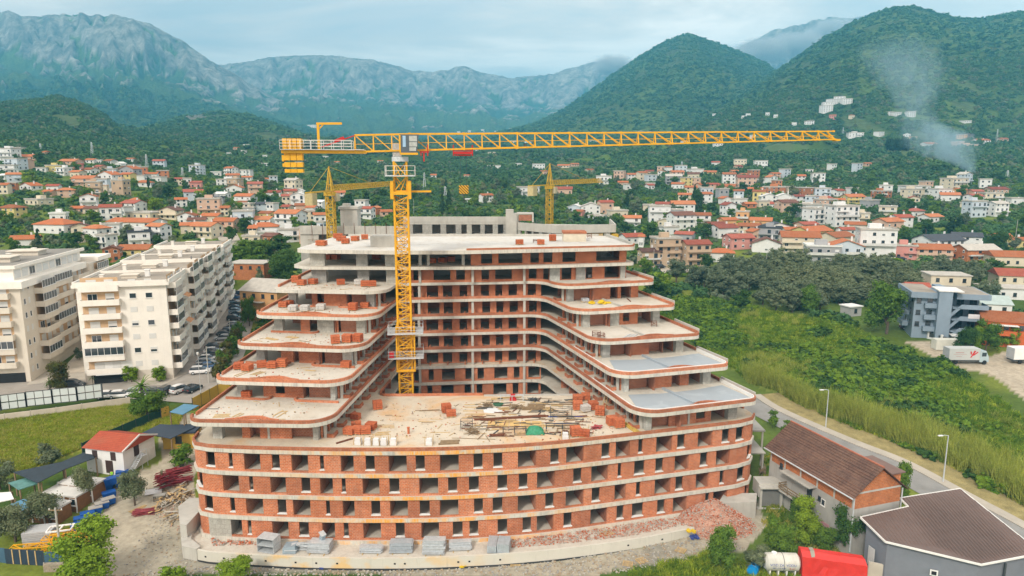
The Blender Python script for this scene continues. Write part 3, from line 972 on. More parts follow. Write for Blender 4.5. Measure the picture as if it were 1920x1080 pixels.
RSEG = {
 4: [(0,.06,'c'),(.06,.26,'o'),(.26,.46,'b'),(.46,.48,'k'),(.48,.555,'b'),(.555,.655,'w'),(.655,.72,'b'),(.72,.90,'o'),(.90,1,'c')],
 5: [(0,.055,'c'),(.055,.335,'o'),(.335,.555,'b'),(.555,.65,'r'),(.65,.755,'b'),(.755,.91,'o'),(.91,1,'c')],
 6: [(0,.09,'c'),(.09,.335,'o'),(.335,.58,'b'),(.58,.765,'r'),(.765,.905,'o'),(.905,1,'c')],
 7: [(0,.09,'c'),(.09,.30,'o'),(.30,.35,'b'),(.35,.465,'c'),(.465,.525,'b'),(.525,.61,'w'),(.61,.72,'b'),(.72,.91,'o'),(.91,1,'c')],
 8: [(0,.085,'c'),(.085,.315,'o'),(.315,.60,'b'),(.60,.705,'o'),(.705,.75,'b'),(.75,.895,'o'),(.895,1,'b')],
}
LW,RW = {},{}
for k in range(4,9):
 (l0,l1) = WL[k + 1]
 a = Vector(l0) + Vector((2.6 if k < 8 else 2.2,2.5)); b = Vector(l1) + Vector((-2.1,2.5 + (.1 if k < 8 else 0)))
 LW[k] = (a,b)
 seg_wall(a,b,S(k),S(k + 1) - ST,LSEG[k])
 (r0,r1) = WR[k + 1]
 e = (Vector(r1) - Vector(r0)).normalized(); n = Vector((-e.y,e.x))
 a = Vector(r0) + e*2.1 + n*2.3; b = Vector(r1) - e*2.3 + n*2.3
 RW[k] = (a,b)
 seg_wall(a,b,S(k),S(k + 1) - ST,RSEG[k])
 for (p,q_) in (LW[k],RW[k]):
  dd = (q_ - p).normalized(); nn = Vector((-dd.y,dd.x))
  m = (p + q_)/2 + nn*5.4
  bpart('light_block_inner_wall',MB().cbox((m.x,m.y,S(k) + 1.22),((q_ - p).length - .8,.2,2.44),math.atan2(dd.y,dd.x)),BRICK_IN)  # added wall behind the terrace front to block light
for k in (9,10):
 y0 = 116.8 if k == 9 else 116.2
 seg_wall((-34.6,y0),(-19.6,y0 - .2),S(k),S(k + 1) - ST - (.07 if k == 10 else 0),LSEG[k])
def wing_bays(pfun,y0,y1,k,inward,set_=2.0):
 z0,z1 = S(k),S(k + 1) - ST
 bay = 3.4; n = max(1,int((y1 - y0)/bay)); bay = (y1 - y0)/n
 for i in range(n):
  ya = y0 + i*bay
  a = Vector((pfun(ya) + inward*set_,ya)); b = Vector((pfun(ya + bay) + inward*set_,ya + bay))
  d = (b - a); L = d.length; d.normalize(); an = math.atan2(d.y,d.x)
  nn = Vector((d.y,-d.x)) if inward > 0 else Vector((-d.y,d.x))
  for f0,f1 in ((0,.34),(.62,.76)):
   c = a + d*L*(f0 + f1)/2 + nn*.12
   bpart('brick_pier',MB().cbox((c.x,c.y,(z0 + z1)/2),(L*(f1 - f0),.24,z1 - z0),an),BRICK)
  c = a + d*.2 - nn*.3
  bpart('slim_column',MB().cbox((c.x,c.y,(z0 + z1)/2),(.35,.35,z1 - z0),an),CONC)
  if k >= 4:
   w = set_ - .75
   c = a + d*.25 - nn*(w/2 + .1)
   c2 = a + d*(.25 + .7) - nn*(w + .1)
   o = MB().cbox((c.x,c.y,z0 + .24),(.22,w,.48),an)
   o.cbox((c2.x,c2.y,z0 + .24),(1.5,.22,.478),an)
   bpart('balcony_divider',o,BRICK_CURB)
  else:
   c = a + d*.1 - nn*.55
   bpart('brick_fin',MB().cbox((c.x,c.y,(z0 + z1)/2),(.25,.9,z1 - z0),an),BRICK)
  if i % 2 == 0:
   c = a + d*.3 + nn*2.3
   bpart('partition_wall',MB().cbox((c.x,c.y,(z0 + z1)/2),(.16,4.2,z1 - z0),an),BRICK_IN)
 a = Vector((pfun(y0) + inward*(set_ + 5),y0)); b = Vector((pfun(y1) + inward*(set_ + 5),y1))
 bpart('light_block_inner_wall',MB().strip([tuple(a),tuple(b)],.15,z0,z1),BRICK_IN)  # added wall behind the wing bays, stops light coming through
for k in range(2,9):
 yl = (LW[k][1].y + .4) if k >= 4 else 102.0
 yr_ = (RW[k][0].y + .4) if k >= 4 else 103.0
 if 116.5 - yl > 2: wing_bays(il,yl,117.0,k,-1)
 if 118 - yr_ > 2: wing_bays(ir,yr_,117.4,k,+1,2.0)
B2 = lambda l: [(740 + a/3,740 + b/3) for a,b in l]
BK_HI = B2([(105,135),(180,245),(272,322),(365,408),(485,530),(565,605),(640,688),(750,795),(818,858)])
BK_LO = B2([(105,137),(185,212),(262,332),(392,428),(460,495),(555,628),(663,697),(745,810)])
BK_9 = B2([(105,132),(218,315),(345,395),(487,530),(565,660),(755,797),(836,868)])
def bk_line(off): return Path([(BKL[0] + .6,BKL[1] + off),(-8,117.2 + off),(BKR[0] - .2,BKR[1] + off - .2)])
for k in range(2,9):
 off = 1.7 if k >= 4 else .35
 pth = bk_line(off)
 sm = [(s,pth.at(s)) for s in np.linspace(0,pth.L,260)]
 segs = []
 jit = (k % 2)*2.0
 for a,b in (BK_HI if k >= 4 else BK_LO):
  zm = S(k) + 1.2
  f = lambda px: min(sm,key=lambda q: abs(project(q[1].x,q[1].y,zm)[0] - px))[0]
  s0,s1 = f(a + jit),f(b + jit)
  if s1 - s0 > .4: segs.append((s0,s1,'w',.12 if k >= 4 else .3))
 wall_path(pth,segs,S(k),S(k + 1) - ST,.25,BRICK)
 for px in (788,887,983):
  s0 = min(sm,key=lambda q: abs(project(q[1].x,q[1].y,S(k) + 1)[0] - px))[1]
  bpart('slim_column',MB().cbox((s0.x,s0.y - (1.25 if k >= 4 else .1),S(k) + 1.22),(.42,.42,2.44)),CONC)
 if k >= 4:
  for s_ in np.arange(1.5,pth.L - 1,3.1):
   q_ = pth.at(s_)
   bpart('balcony_divider',MB().box(q_.x - .1,q_.x + .1,q_.y - 1.3,q_.y - .02,S(k),S(k) + .5),BRICK_CURB)
 bpart('light_block_inner_wall',MB().strip([(BKL[0] + 1,BKL[1] + off + 6),(BKR[0] - 1,BKR[1] + off + 6)],.15,S(k),S(k + 1) - ST),BRICK_IN)  # added wall behind the courtyard rooms to block light
def top_row(k,y0,y1,pxs,zc,base,left_open=0):
 pth = Path([(-19.2,y0),(-5,y0 + .4),(8,y0 + 2.2),(20.3,y1)])
 sm = [(s,pth.at(s)) for s in np.linspace(0,pth.L,400)]
 f = lambda px: min(sm,key=lambda q: abs(project(q[1].x,q[1].y,S(k) + 1.2)[0] - px))[0]
 segs = []
 z1 = S(k + 1) - ST - (.07 if k == 10 else 0)
 start = f(left_open) if left_open else 0
 for a,b in pxs:
  s0,s1 = f(a) - start,f(b) - start
  if s0 > 0 and s1 - s0 > .3: segs.append((s0,s1,'w',base))
 wall_path(Path(pth.sub(start,pth.L)),segs,S(k),z1,.25,BRICK)
 return pth,f
pth9,f9 = top_row(9,116.9,121.8,BK_9 + B2([(938,995),(1075,1112),(1182,1264)]),0,.1)
pth10,f10 = top_row(10,116.3,121.0,B2([(487,548),(583,720),(763,810),(837,887),(945,1018),(1135,1265)]),0,.3,883)
for px0,px1 in ((1030,1049),(1079,1097),(1162,1176)):
 a,b = pth9.at(f9(px0)),pth9.at(f9(px1)); m = (a + b)/2
 bpart('concrete_column',MB().cbox((m.x,m.y - .1,S(9) + 1.22),((b - a).length,.7,2.44),math.atan2(b.y - a.y,b.x - a.x)),CONC_BLOCK)
for px in (788,887,983):
 a = pth9.at(f9(px))
 bpart('slim_column',MB().cbox((a.x,a.y - .5,S(9) + 1.22),(.42,.42,2.44)),CONC)
for px in (788,803,868):
 a = pth10.at(f10(px))
 bpart('slim_column',MB().cbox((a.x,a.y + .2,S(10) + 1.19),(.5,.5,2.38)),CONC)
for k in (9,10):
 bpart('light_block_inner_wall',MB().strip([(-34,125),(-19,124.5),(-4,125),(18,128)],.15,S(k),S(k + 1) - ST - .07),CONC_D)  # added wall deep in the top storeys, blocks light from behind
 bpart('side_wall',MB().strip([(20.6,122),(18.0,137)],.2,S(k),S(k + 1) - ST - .07),BRICK)
 bpart('rear_wall',MB().strip([(17.3,137.6),(-35,137.6)],.2,S(k),S(k + 1) - ST - .07),BRICK)
for k in range(4,9):
 bpart('rear_wall',MB().strip([(19,137.6),(-38.5,137.6)],.2,S(k),S(k + 1) - ST),BRICK)
def lp(P,Q,f): return Vector(P).lerp(Vector(Q),f)
for k in range(5,9):
 a,b = LW[k] if k in LW else None
 e = (b - a).normalized(); n = Vector((-e.y,e.x)); L = (b - a).length
 for f0,f1,rev in ((-.08,.36,0),(.60,1.06,1)) if k != 7 else ((.0,.5,0),):
  p0 = a + e*L*f0 - n*1.5; p1 = a + e*L*f1 - n*1.5
  pts = [tuple(p0)] if not rev else [tuple(p0 + n*1.3),tuple(p0 + n*.5 - e*.0),tuple(p0 + e*.6)]
  pts += [tuple(p1)] if rev else [tuple(p1 - e*.6),tuple(p1 + n*.5),tuple(p1 + n*1.3)]
  bpart('planter_kerb',MB().strip(catmull(pts,.4),.24,S(k),S(k) + .3),BRICK_CURB)
 (l0,l1) = WL[k]
 e = (Vector(l1) - Vector(l0)).normalized(); n = Vector((-e.y,e.x)); L = (Vector(l1) - Vector(l0)).length
 def arc(o,e,n,L,c,w,dep): return catmull([tuple(o + e*(L*c + x*w) + n*(.35 + dep*y)) for x,y in ((-1,0),(-.6,.35),(-.25,.95),(.25,.95),(.6,.35),(1,0))],.4)
 bpart('planter_arc',MB().strip(arc(Vector(l0),e,n,L,.46,3.4,1.1),.24,S(k),S(k) + .42),BRICK_CURB)
for k in range(5,10):
 (r0,r1) = WR[k]
 e = (Vector(r1) - Vector(r0)).normalized(); n = Vector((-e.y,e.x)); L = (Vector(r1) - Vector(r0)).length
 bpart('planter_arc',MB().strip(arc(Vector(r0),e,n,L,.56,3.0,1.0),.24,S(k),S(k) + .42),BRICK_CURB)
 if k < 9:
  a = Vector(r0) + e*L*.50 + n*1.6; b = a + n*7.0 + e*-.8
  bpart('dividing_curb',MB().strip([tuple(a),tuple(b)],.28,S(k),S(k) + .34),MEMB if k < 7 else CONC)
 if k in (5,6):
  ins = offset([Vector(q_).to_tuple() if hasattr(q_,'to_tuple') else q_ for q_ in rpoly([(*r0,3.0),(*r1,1.4),(*(Vector(r1) + n*8.0 - e*.6),.5),(*(Vector(r1) + n*7.3 - e*6.0),1),(*(Vector(r0) + n*7.3 + e*7.5),1),(*(Vector(r0) + n*8.4 + e*2.2),.5)],6)],.42,True)
  bpart('waterproof_membrane',MB().prism(ins,S(k) + .01,S(k) + .05),MEMB)
bpart('stair_box',MB().box(-24.6,-20.4,118.2,121.5,S(11),S(11) + 1.9),CONC)
mb = MB().box(9.6,13.8,127,130.4,S(11),S(11) + 1.5)
o = bpart('stair_box',mb,plain('pale_render',(.66,.60,.48),.9))
bpart('brick_rim',MB().box(9.5,13.9,126.9,130.5,S(11) + 1.502,S(11) + 1.9),BRICK_CURB,parent=o)
bpart('corner_pier',MB().prism([(-40.2,82.6),(-38.6,80.9),(-35.9,80.7),(-35.9,83.2),(-39.6,84.6)],S(0),S(1) - ST),CONC_BLOCK)
# --- base ledge with its retaining wall
LEDGE = catmull([(-41.5,80.2),(-38.9,78.2),(-35.7,77.6),(-29,76.9),(-23.4,76.5),(-13,76.4),(-3.9,77.0),(3,77.9),(9.4,79.2),(16.5,81.0),(24.0,83.5)],1.5)
ltop = offset(LEDGE,-0.0)
back = [(24.6,87.4),(18.8,85.9),(9.1,83.2),(2.2,81.6),(-4.4,80.7),(-10.6,80.2),(-20.2,80.1),(-28.2,80.4),(-38,81.3),(-41.5,84)]
bpart('base_ledge',MB().prism(LEDGE + back,-1.0,S(0) - ST - .004),FLOOR)
t = newmat('wall_stained'); p = t.pos()
s_ = t.n.new('ShaderNodeSeparateXYZ'); t.l.new(p,s_.inputs[0])
c = t.mix(t.noise(p,.5,5,.65),(.54,.52,.45),(.64,.62,.55))
wx = t.ramp(t.math('DIVIDE',t.math('ADD',s_.outputs[0],42),70),[(.08,0),(.2,1),(.38,1),(.62,0)])
f = t.math('MULTIPLY',t.ramp(t.noise(t.scale(p,.35,.35,.5),1,4),[(.45,0),(.6,1)]),wx)
c = t.mix(t.math('MULTIPLY',f,.7),c,(.74,.45,.12))
c = t.mix(t.math('MULTIPLY',t.ramp(t.noise(t.scale(p,2,2,.2),1,5,.7),[(.55,0),(.75,1)]),.35),c,(.3,.29,.26))
t.bsdf(c,.9,0,t.bump(t.noise(p,4,4),.2,.03))
bpart('retaining_wall',MB().strip(offset(LEDGE,-.3),.299,-1.2,S(0) - ST + .25),MATS['wall_stained'])
bpart('damp_course',MB().strip(offset(LEDGE,-.36),.055,-1.0,.42),plain('bitumen',(.045,.047,.05),.7,var=.3))
Lp = Path(offset(LEDGE,-.3))
for px in (385,419,467,499,555,594,633,741,760,860,880,937,1178,1242):
 q_ = min([(abs(project(Lp.at(s).x,Lp.at(s).y,1.0)[0] - px),s) for s in np.linspace(0,Lp.L,500)])[1]
 a = Lp.at(q_); tn = Lp.tan(q_)
 bpart('drain_hole',MB().cbox((a.x,a.y - .0,1.05),(.24,.06,.2),math.atan2(tn.y,tn.x)),DARK)
bpart('corner_block',MB().prism([(-45.0,85.6),(-42.6,81.0),(-41.55,80.6),(-41.55,88),(-44.6,88)],-1,3.6),CONC)
bpart('corner_footing',MB().prism([(-42.4,80.6),(-41.3,78.6),(-39.2,77.95),(-39.0,78.6),(-41.0,80.4),(-41.5,82)],-1,1.9),CONC)
bpart('end_footing',MB().prism([(28.2,87.0),(33.6,87.4),(34.6,90.0),(30,90.0)],-1,3.3),CONC)
bpart('entrance_box',MB().box(34.9,38.4,90.2,92.6,2.6,4.6),CONC)
bpart('entrance_base',MB().box(34.6,38.3,89.4,92.4,-1,1.2),CONC)
bpart('entrance_wall',MB().box(35.0,35.3,89.8,90.2,1.2,4.2).box(37.9,38.2,89.8,90.2,1.2,4.2).box(34.8,38.4,89.3,90.199,4.2,4.42),CONC)
bpart('entrance_opening',MB().box(35.3,37.9,90.12,90.19,1.25,4.15),plain('grey_void',(.2,.2,.19),.9))
# ------------------------------------------------------------------ windows shared by every building
WIN = {}
FR_W = plain('white_frame',(.74,.74,.72),.5,var=.06)
FR_D = plain('dark_frame',(.06,.06,.065),.5)
SHUT = plain('roller_shutter',(.66,.66,.64),.7,var=.08)
def win_mesh(w,h,kind='w',n=1):
 """window facing -y, sill centre at the origin"""
 key = (round(w,1),round(h,1),kind,n)
 if key in WIN: return WIN[key]
 w,h = key[0],key[1]
 mb = MB()
 if kind == 's':
  mb.box(-w/2,w/2,-.03,.05,0,h,0)
  for i in range(1,5): mb.box(-w/2 + .03,w/2 - .03,-.04,.0,h*i/5 - .015,h*i/5 + .015,0)
  mats = [SHUT]
 else:
  t = .07
  mb.box(-w/2,w/2,-.045,.02,0,t).box(-w/2,w/2,-.045,.02,h - t,h)
  for i in range(n + 1):
   x = -w/2 + (w - t)*i/n
   mb.box(x,x + t,-.045,.02,t,h - t)
  mb.box(-w/2 + .02,w/2 - .02,-.012,.01,.02,h - .02,1)
  if kind == 'h': mb.box(-w/2 + .05,w/2 - .05,-.03,.0,h*.5,h - .05,2)
  mb.box(-w/2 - .08,w/2 + .08,-.14,.0,-.06,-.002)
  mats = [FR_D if kind == 'd' else FR_W,GLASS,SHUT]
 me = mb.mesh('window',mats)
 WIN[key] = me
 return me
def put_win(parent,x,y,z,rz,w,h,kind='w',n=1,name='window'):
 o = bpy.data.objects.new(name,win_mesh(w,h,kind,n)); COL.objects.link(o)
 o.parent = parent; o.location = (x,y,z); o.rotation_euler = (0,0,rz)
 return o
# ------------------------------------------------------------------ roads and paved ground (draped on the terrain)
ASPH = plain('asphalt',(.27,.265,.255),.9,var=.3,scale=.3,bump=.15)
PAVE = plain('pale_paving',(.44,.40,.34),.9,var=.2,scale=.4)
def drape(name,pts,width,mat,dz=.05,nx=5,step=1.5,thick=0):
 P = Path(catmull([p[:2] for p in pts],step))
 n = max(2,int(P.L/step)); vs = []; fs = []
 c = [P.at(P.L*i/n) for i in range(n + 1)]
 tn = [P.tan(P.L*i/n) for i in range(n + 1)]
 X = np.array([[q.x - t_.y*width*(j/nx - .5) for j in range(nx + 1)] for q,t_ in zip(c,tn)])
 Y = np.array([[q.y + t_.x*width*(j/nx - .5) for j in range(nx + 1)] for q,t_ in zip(c,tn)])
 Z = terrain(X.ravel(),Y.ravel()).reshape(X.shape) + dz
 mb = MB()
 mb.v = [(X[i,j],Y[i,j],Z[i,j]) for i in range(n + 1) for j in range(nx + 1)]
 for i in range(n):
  for j in range(nx):
   a = i*(nx + 1) + j
   mb.f.append([a + nx + 1,a + nx + 2,a + 1,a] if False else [a,a + 1,a + nx + 2,a + nx + 1]); mb.mi.append(0)
 v = mb.v; f = mb.f[0]
 cr = (v[f[1]][0] - v[f[0]][0])*(v[f[2]][1] - v[f[0]][1]) - (v[f[1]][1] - v[f[0]][1])*(v[f[2]][0] - v[f[0]][0])
 if cr < 0: mb.f = [g[::-1] for g in mb.f]
 if thick:
  o = len(mb.v); mb.v += [(x,y,z - thick) for x,y,z in mb.v]; nn = nx + 1
  for i in range(n):
   mb.f.append([i*nn,(i + 1)*nn,o + (i + 1)*nn,o + i*nn]); mb.mi.append(0)
   mb.f.append([(i + 1)*nn + nx,i*nn + nx,o + i*nn + nx,o + (i + 1)*nn + nx]); mb.mi.append(0)
 ob = part(name,mb,mat,None)
 return tag(ob,kind='structure')
PTS = lambda l: [GT(*p) for p in l]
ROAD = PTS([(1408,742),(1440,764),(1500,793),(1600,836),(1690,872),(1790,926),(1900,985),(2010,1050)])
RP = [(p[0],p[1]) for p in ROAD]
def par(pts,d): return [(x,y) for x,y in offset(pts,d)]
road = drape('road',par(RP,-2.3),5.2,ASPH,.10)
drape('pavement',par(RP,1.2),1.7,PAVE,.20,3,thick=.25)
drape('verge',par(RP,4.9),5.6,plain('dry_verge',(.36,.30,.13),.95,var=.45,scale=.6,bump=.3,fine=.3),.06,6)
street = drape('street',PTS([(352,735),(398,680),(424,622),(440,575),(452,552)]),12.5,plain('street_asphalt',(.34,.31,.275),.9,var=.25,scale=.3),.10)
drape('street',PTS([(-80,740),(60,731),(200,728),(300,731),(392,738)]),11.0,MATS['street_asphalt'],.145)
drape('forecourt',PTS([(60,712),(175,702),(330,712)]),8.0,PAVE,.20,3)
drape('forecourt',PTS([(150,700),(176,672),(200,640),(212,610)]),9.0,plain('plaza_stone',(.50,.44,.36),.9,var=.2),.25,3)
drape('town_lane',PTS([(195,385),(205,360),(215,345),(235,342)]),6,PAVE,.5,2,6)
drape('town_lane',PTS([(425,440),(432,455),(440,468)]),9,PAVE,.5,2,4)
drape('town_lane',PTS([(1352,335),(1356,320),(1356,308)]),7,PAVE,.8,2,6)
drape('town_lane',PTS([(1520,336),(1530,328),(1537,324)]),6,PAVE,.8,2,6)
drape('town_lane',PTS([(1225,511),(1290,508),(1340,509),(1420,507)]),6,PAVE,.3,2,4)
drape('town_lane',PTS([(1660,492),(1730,499),(1800,503),(1880,508),(1960,515)]),6,PAVE,.3,2,4)
# ------------------------------------------------------------------ the two cream apartment blocks
CREAM = streaked('cream_render',(.84,.80,.73),.10,.9,(.46,.42,.36),.16)
CREAM2 = streaked('beige_render',(.68,.62,.53),.12,.9,(.38,.32,.25),.2)
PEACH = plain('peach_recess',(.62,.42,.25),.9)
ROOFB = plain('bitumen_roof',(.34,.30,.25),.95,var=.35,scale=.25)
ROOFG = plain('grey_bitumen_roof',(.27,.255,.23),.95,var=.3,scale=.25)
RZB = math.atan2(.24,.97)
FH = 2.85
def balcony(parent,x0,x1,y,z,face,glazed,mat,k,proj=1.5):
 """one balcony; face 'f' (looks to -y, x0..x1 along x) or 's' (looks to +x, x0..x1 along y)"""
 def b(a0,a1,o0,o1,z0,z1):     # along,outward
  return (a0,a1,y - o1,y - o0,z0,z1) if face == 'f' else (y + o0,y + o1,a0,a1,z0,z1)
 mb = MB().box(*b(x0,x1,.0,proj,z - .18,z)).box(*b(x0,x1,proj - .14,proj,z + .001,z + 1.02))
 mb.box(*b(x0,x0 + .14,.0,proj - .141,z + .001,z + 1.018)).box(*b(x1 - .14,x1,.0,proj - .141,z + .001,z + 1.018))
 o = part('balcony',mb,mat,parent)
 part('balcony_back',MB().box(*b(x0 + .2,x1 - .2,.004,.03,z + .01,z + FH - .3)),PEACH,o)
 r = 0 if face == 'f' else math.pi/2
 def w(a,out,zz,ww,hh,kd,n=1):
  if face == 'f': put_win(o,a,y - out,zz,0,ww,hh,kd,n)
  else: put_win(o,y + out,a,zz,math.pi/2,ww,hh,kd,n)
 L = x1 - x0
 if glazed:
  n = max(2,int(L/1.1))
  w((x0 + x1)/2,proj - .02,z + 1.03,L - .1,FH - 1.3,'w',n)
 else:
  w(x0 + L*.3,.06,z + .02,min(1.8,L*.35),2.1,'s' if (k*7 + int(L)) % 3 else 'w',2)
  w(x0 + L*.74,.06,z + .02,min(1.6,L*.3),2.1,'h' if k % 2 else 's')
 return o
def chimney(parent,x,y,z,h=1.2,s=.7,mat=None,name='chimney'):
 return part(name,MB().box(x - s/2,x + s/2,y - s/2,y + s/2,z,z + h).box(x - s/2 - .12,x + s/2 + .12,y - s/2 - .12,y + s/2 + .12,z + h + .001,z + h + .12),mat or CREAM,parent)
apt = thing('apartment_block','long cream seven-storey apartment block beside the street lined with parked cars','building',(-71.0,138.0,5.0),RZB)
NS = 5; SL = 15.6
for i in range(NS):
 y0 = i*SL
 st = .0 if i == 0 else .9
 H = 20.9 + (.0,.0,.35,.0,.6)[i]
 part('wall',MB().box(-16.5,st,y0,y0 + SL - .002,2.3 if i == 0 else 0,H - .9),CREAM,apt)
 part('roof',MB().box(-17.1,st + .7,y0 - (.7 if i == 0 else 0),y0 + SL - .003,H - .898,H - .3,0).box(-16.8,st + .4,y0 - (.4 if i == 0 else -.02),y0 + SL - .1,H - .299,H - .27,1),[CREAM,ROOFB],apt)
 e = part('roof_parapet',MB().box(-17.1,-16.8,y0,y0 + SL - .01,H - .299,H + .25).box(st + .4,st + .7,y0,y0 + SL - .01,H - .299,H + .25).box(-16.79,st + .39,y0 - (.7 if i == 0 else 0) + .01,y0 - (.4 if i == 0 else -.3),H - .299,H + .25),CREAM,apt)
 chimney(apt,-13,y0 + 4.5,H - .27); chimney(apt,-5.5,y0 + 9,H - .27,1.4,.9,WHITE)
 part('roof_hatch',MB().box(-10,-7,y0 + 6.5,y0 + 9,H - .27,H + .35).box(-10.2,-6.8,y0 + 6.3,y0 + 9.2,H + .351,H + .5),CREAM2,apt)
 for k in range(7):
  z = 2.3 + k*FH - .35
  if k == 0 and i > 2: continue
  balcony(apt,y0 + .7,y0 + 6.6,st,z + .3,'s',(k*3 + i*2) % 5 in (0,2,4),CREAM,k + i,1.7 if i % 2 == 0 else 1.3)
  balcony(apt,y0 + 8.6,y0 + 13.2,st,z + .3,'s',(k*2 + i) % 4 == 1,CREAM,k + i + 1,1.1)
  put_win(apt,st + .02,y0 + 7.6,z + 1.3,math.pi/2,.8,1.1,'w' if (k + i) % 2 else 's')
  put_win(apt,st + .02,y0 + 14.4,z + 1.3,math.pi/2,.9,1.2,'s' if (k + i) % 3 else 'w')
for k in range(7):
 z = 2.3 + k*FH
 balcony(apt,-15.8,-8.6,0,z,'f',k == 1,CREAM,k,1.15)
 for x,kk in ((-6.3,k),(-3.3,k + 2)):
  put_win(apt,x,-.02,z + .9,0,1.3,1.15,('s','w','s','h','s','w','s','w','h')[kk])
part('shop_front',MB().box(-14.2,-7.6,-1.15,-.02,2.0,2.28).box(-14.2,-7.6,-.04,-.021,2.3,4.5),WHITE,apt)
part('garage_void',MB().box(-15.0,-8.8,.02,3,.0,2.298),DARK,apt)
part('base_wall',MB().box(-16.5,-15.002,.0,SL,-.5,2.298).box(-8.798,-.0,.0,SL,-.5,2.298),CREAM2,apt)
for (x,y,z) in ((.05,7.6,16.8),(.05,7.7,13.9),(-1,30,22)):
 d = MB().tube([(0,0,0),(.12,0,.0),(.16,0,0)],.38,12)
 o = part('satellite_dish',d,plain('dish_grey',(.16,.16,.17),.6),apt); o.location = (x + .3,y - 1.0,z)
ACU = plain('air_unit',(.62,.62,.60),.6)
ra = random.Random(3)
for k in range(7):
 for i in range(NS):
  st = .0 if i == 0 else .9
  for yy in (6.9,8.1,13.6):
   if ra.random() < .45: part('air_conditioner',MB().box(st + .003,st + .38,i*SL + yy,i*SL + yy + .8,3.2 + k*FH,3.75 + k*FH),ACU,apt)
 if ra.random() < .8: part('laundry',MB().box(-.8 + 1.7,-.76 + 1.8,(k % 4)*SL + 2,(k % 4)*SL + 4.2,2.9 + k*FH - .5,3.5 + k*FH - .5),plain(('cloth_blue','cloth_white','cloth_red')[k % 3],((.12,.2,.4),(.7,.7,.7),(.45,.1,.1))[k % 3],.9),apt)
 if k in (2,4): part('awning',MB().add([(1.2,9,4.9 + k*FH),(1.2,12.8,4.9 + k*FH),(2.3,12.8,4.3 + k*FH),(2.3,9,4.3 + k*FH)],[(0,3,2,1)]),plain('awning_stripe',(.5,.25,.12),.8),apt)
bl2 = thing('apartment_block','beige apartment block at the left edge with a set-back glazed top floor','building',(-99.6,136.0,5.0),math.atan2(.18,.98))
part('wall',MB().box(-26,0,0,30,0,19.6),CREAM2,bl2)
part('wall',MB().box(-26,1.4,30.003,42,0,20.6),CREAM2,bl2)
part('roof_terrace',MB().box(-26.6,.8,-.8,30,19.602,21.0),CREAM,bl2)
part('penthouse',MB().box(-26,-1.6,1.6,33,21.003,23.4),CREAM,bl2)
part('roof',MB().box(-26.6,-.9,.9,34,23.402,23.9,0).box(-26.2,-1.3,1.3,33.6,23.903,23.93,1).box(-26.6,-.9,.9,1.25,23.904,24.1,0).box(-1.22,-.9,1.26,34,23.904,24.1,0),[CREAM,ROOFG],bl2)
part('roof',MB().box(-26,1.9,34.3,42.5,20.602,21.6),CREAM,bl2)
for y in (5,14,25): chimney(bl2,-8,y,23.9);
part('roof_hatch',MB().box(-12,-5,8,12,23.93,24.9).box(-12.4,-4.6,7.6,12.4,24.902,25.1),CREAM2,bl2)
part('roof_hatch',MB().box(-11,-5,20,24,23.93,24.9).box(-11.4,-4.6,19.6,24.4,24.902,25.1),CREAM2,bl2)
for i in range(10): put_win(bl2,-1.58,3.2 + i*3.0,21.3,math.pi/2,2.4,1.7,'s' if i % 4 != 2 else 'w',2)
for k in range(7):
 z = .9 + k*FH - .3
 if k > 0:
  balcony(bl2,5.5,11.5,0,z,'s',k in (1,4,5,6),CREAM2,k,1.7)
  balcony(bl2,12.8,21.5,0,z,'s',k in (3,6),CREAM2,k + 1,1.0)
  balcony(bl2,23.2,29.3,0,z,'s',k in (2,5),CREAM2,k + 2,1.6)
  balcony(bl2,32.5,39.5,1.4,z,'s',True,CREAM2,k + 2,.9)
  balcony(bl2,-7.5,-1.8,0,z,'f',k == 2,CREAM2,k,1.15)
 put_win(bl2,.02,1.3,z + 1.2,math.pi/2,.8,1.2,'w' if k % 3 else 's')
 put_win(bl2,.02,3.2,z + 1.2,math.pi/2,.7,1.2,'s' if k % 2 else 'w')
part('garage_void',MB().box(-8,-.9,-.03,-.01,0,2.0),DARK,bl2)
# ------------------------------------------------------------------ rear concrete block of the same site
rear = thing('concrete_block_shell','bare grey concrete building shell standing behind the terraced brick building','building',(-10,176,8.0))
def rp(n,mb,m): return part(n,mb,m,rear,world=True)
rp('roof_parapet',MB().box(-28,2.2,176,176.4,34.9,36.3),CONC)
rp('floor_slab',MB().box(-28,2.2,176.05,196,34.3,34.897),CONC)
rp('floor_slab',MB().box(-28,2.2,176.05,196,31.3,31.8),CONC)
rp('floor_slab',MB().box(-28,2.2,176.05,196,28.3,28.8),CONC)
rp('light_block_inner_wall',MB().box(-27,2,181,181.2,20,34.2),CONC_D)
def pxx(px,y,z): return (px - 960)/FPX*(y*math.cos(PITCH) - (z - CAM_Z)*math.sin(PITCH))
prev = -28
for a,b in ((576,636),(696,748),(783,842),(877,911),(942,995),(1022,1072),(1104,1138)):
 xa,xb = pxx(600 + a/3.31,176,32),pxx(600 + b/3.31,176,32)
 for z0,z1 in ((31.8,34.3),(28.8,31.3),(20,28.3)):
  rp('concrete_pier',MB().box(prev,xa,176.1,176.5,z0 + .001,z1 - .001),CONC_BLOCK)
 rp('brick_infill',MB().box(xa + .05,xa + (xb - xa)*.35,176.7,176.9,28.8,31.2),BRICK_IN)
 prev = xb
for z0,z1 in ((31.8,34.3),(28.8,31.3),(20,28.3)): rp('concrete_pier',MB().box(prev,2.2,176.1,176.5,z0 + .001,z1 - .001),CONC_BLOCK)
rp('stair_tower',MB().box(-1.6,1.2,173.4,176.0,20,37.3).box(-1.6,.4,173.4,175.9,37.301,38.2),CONC)
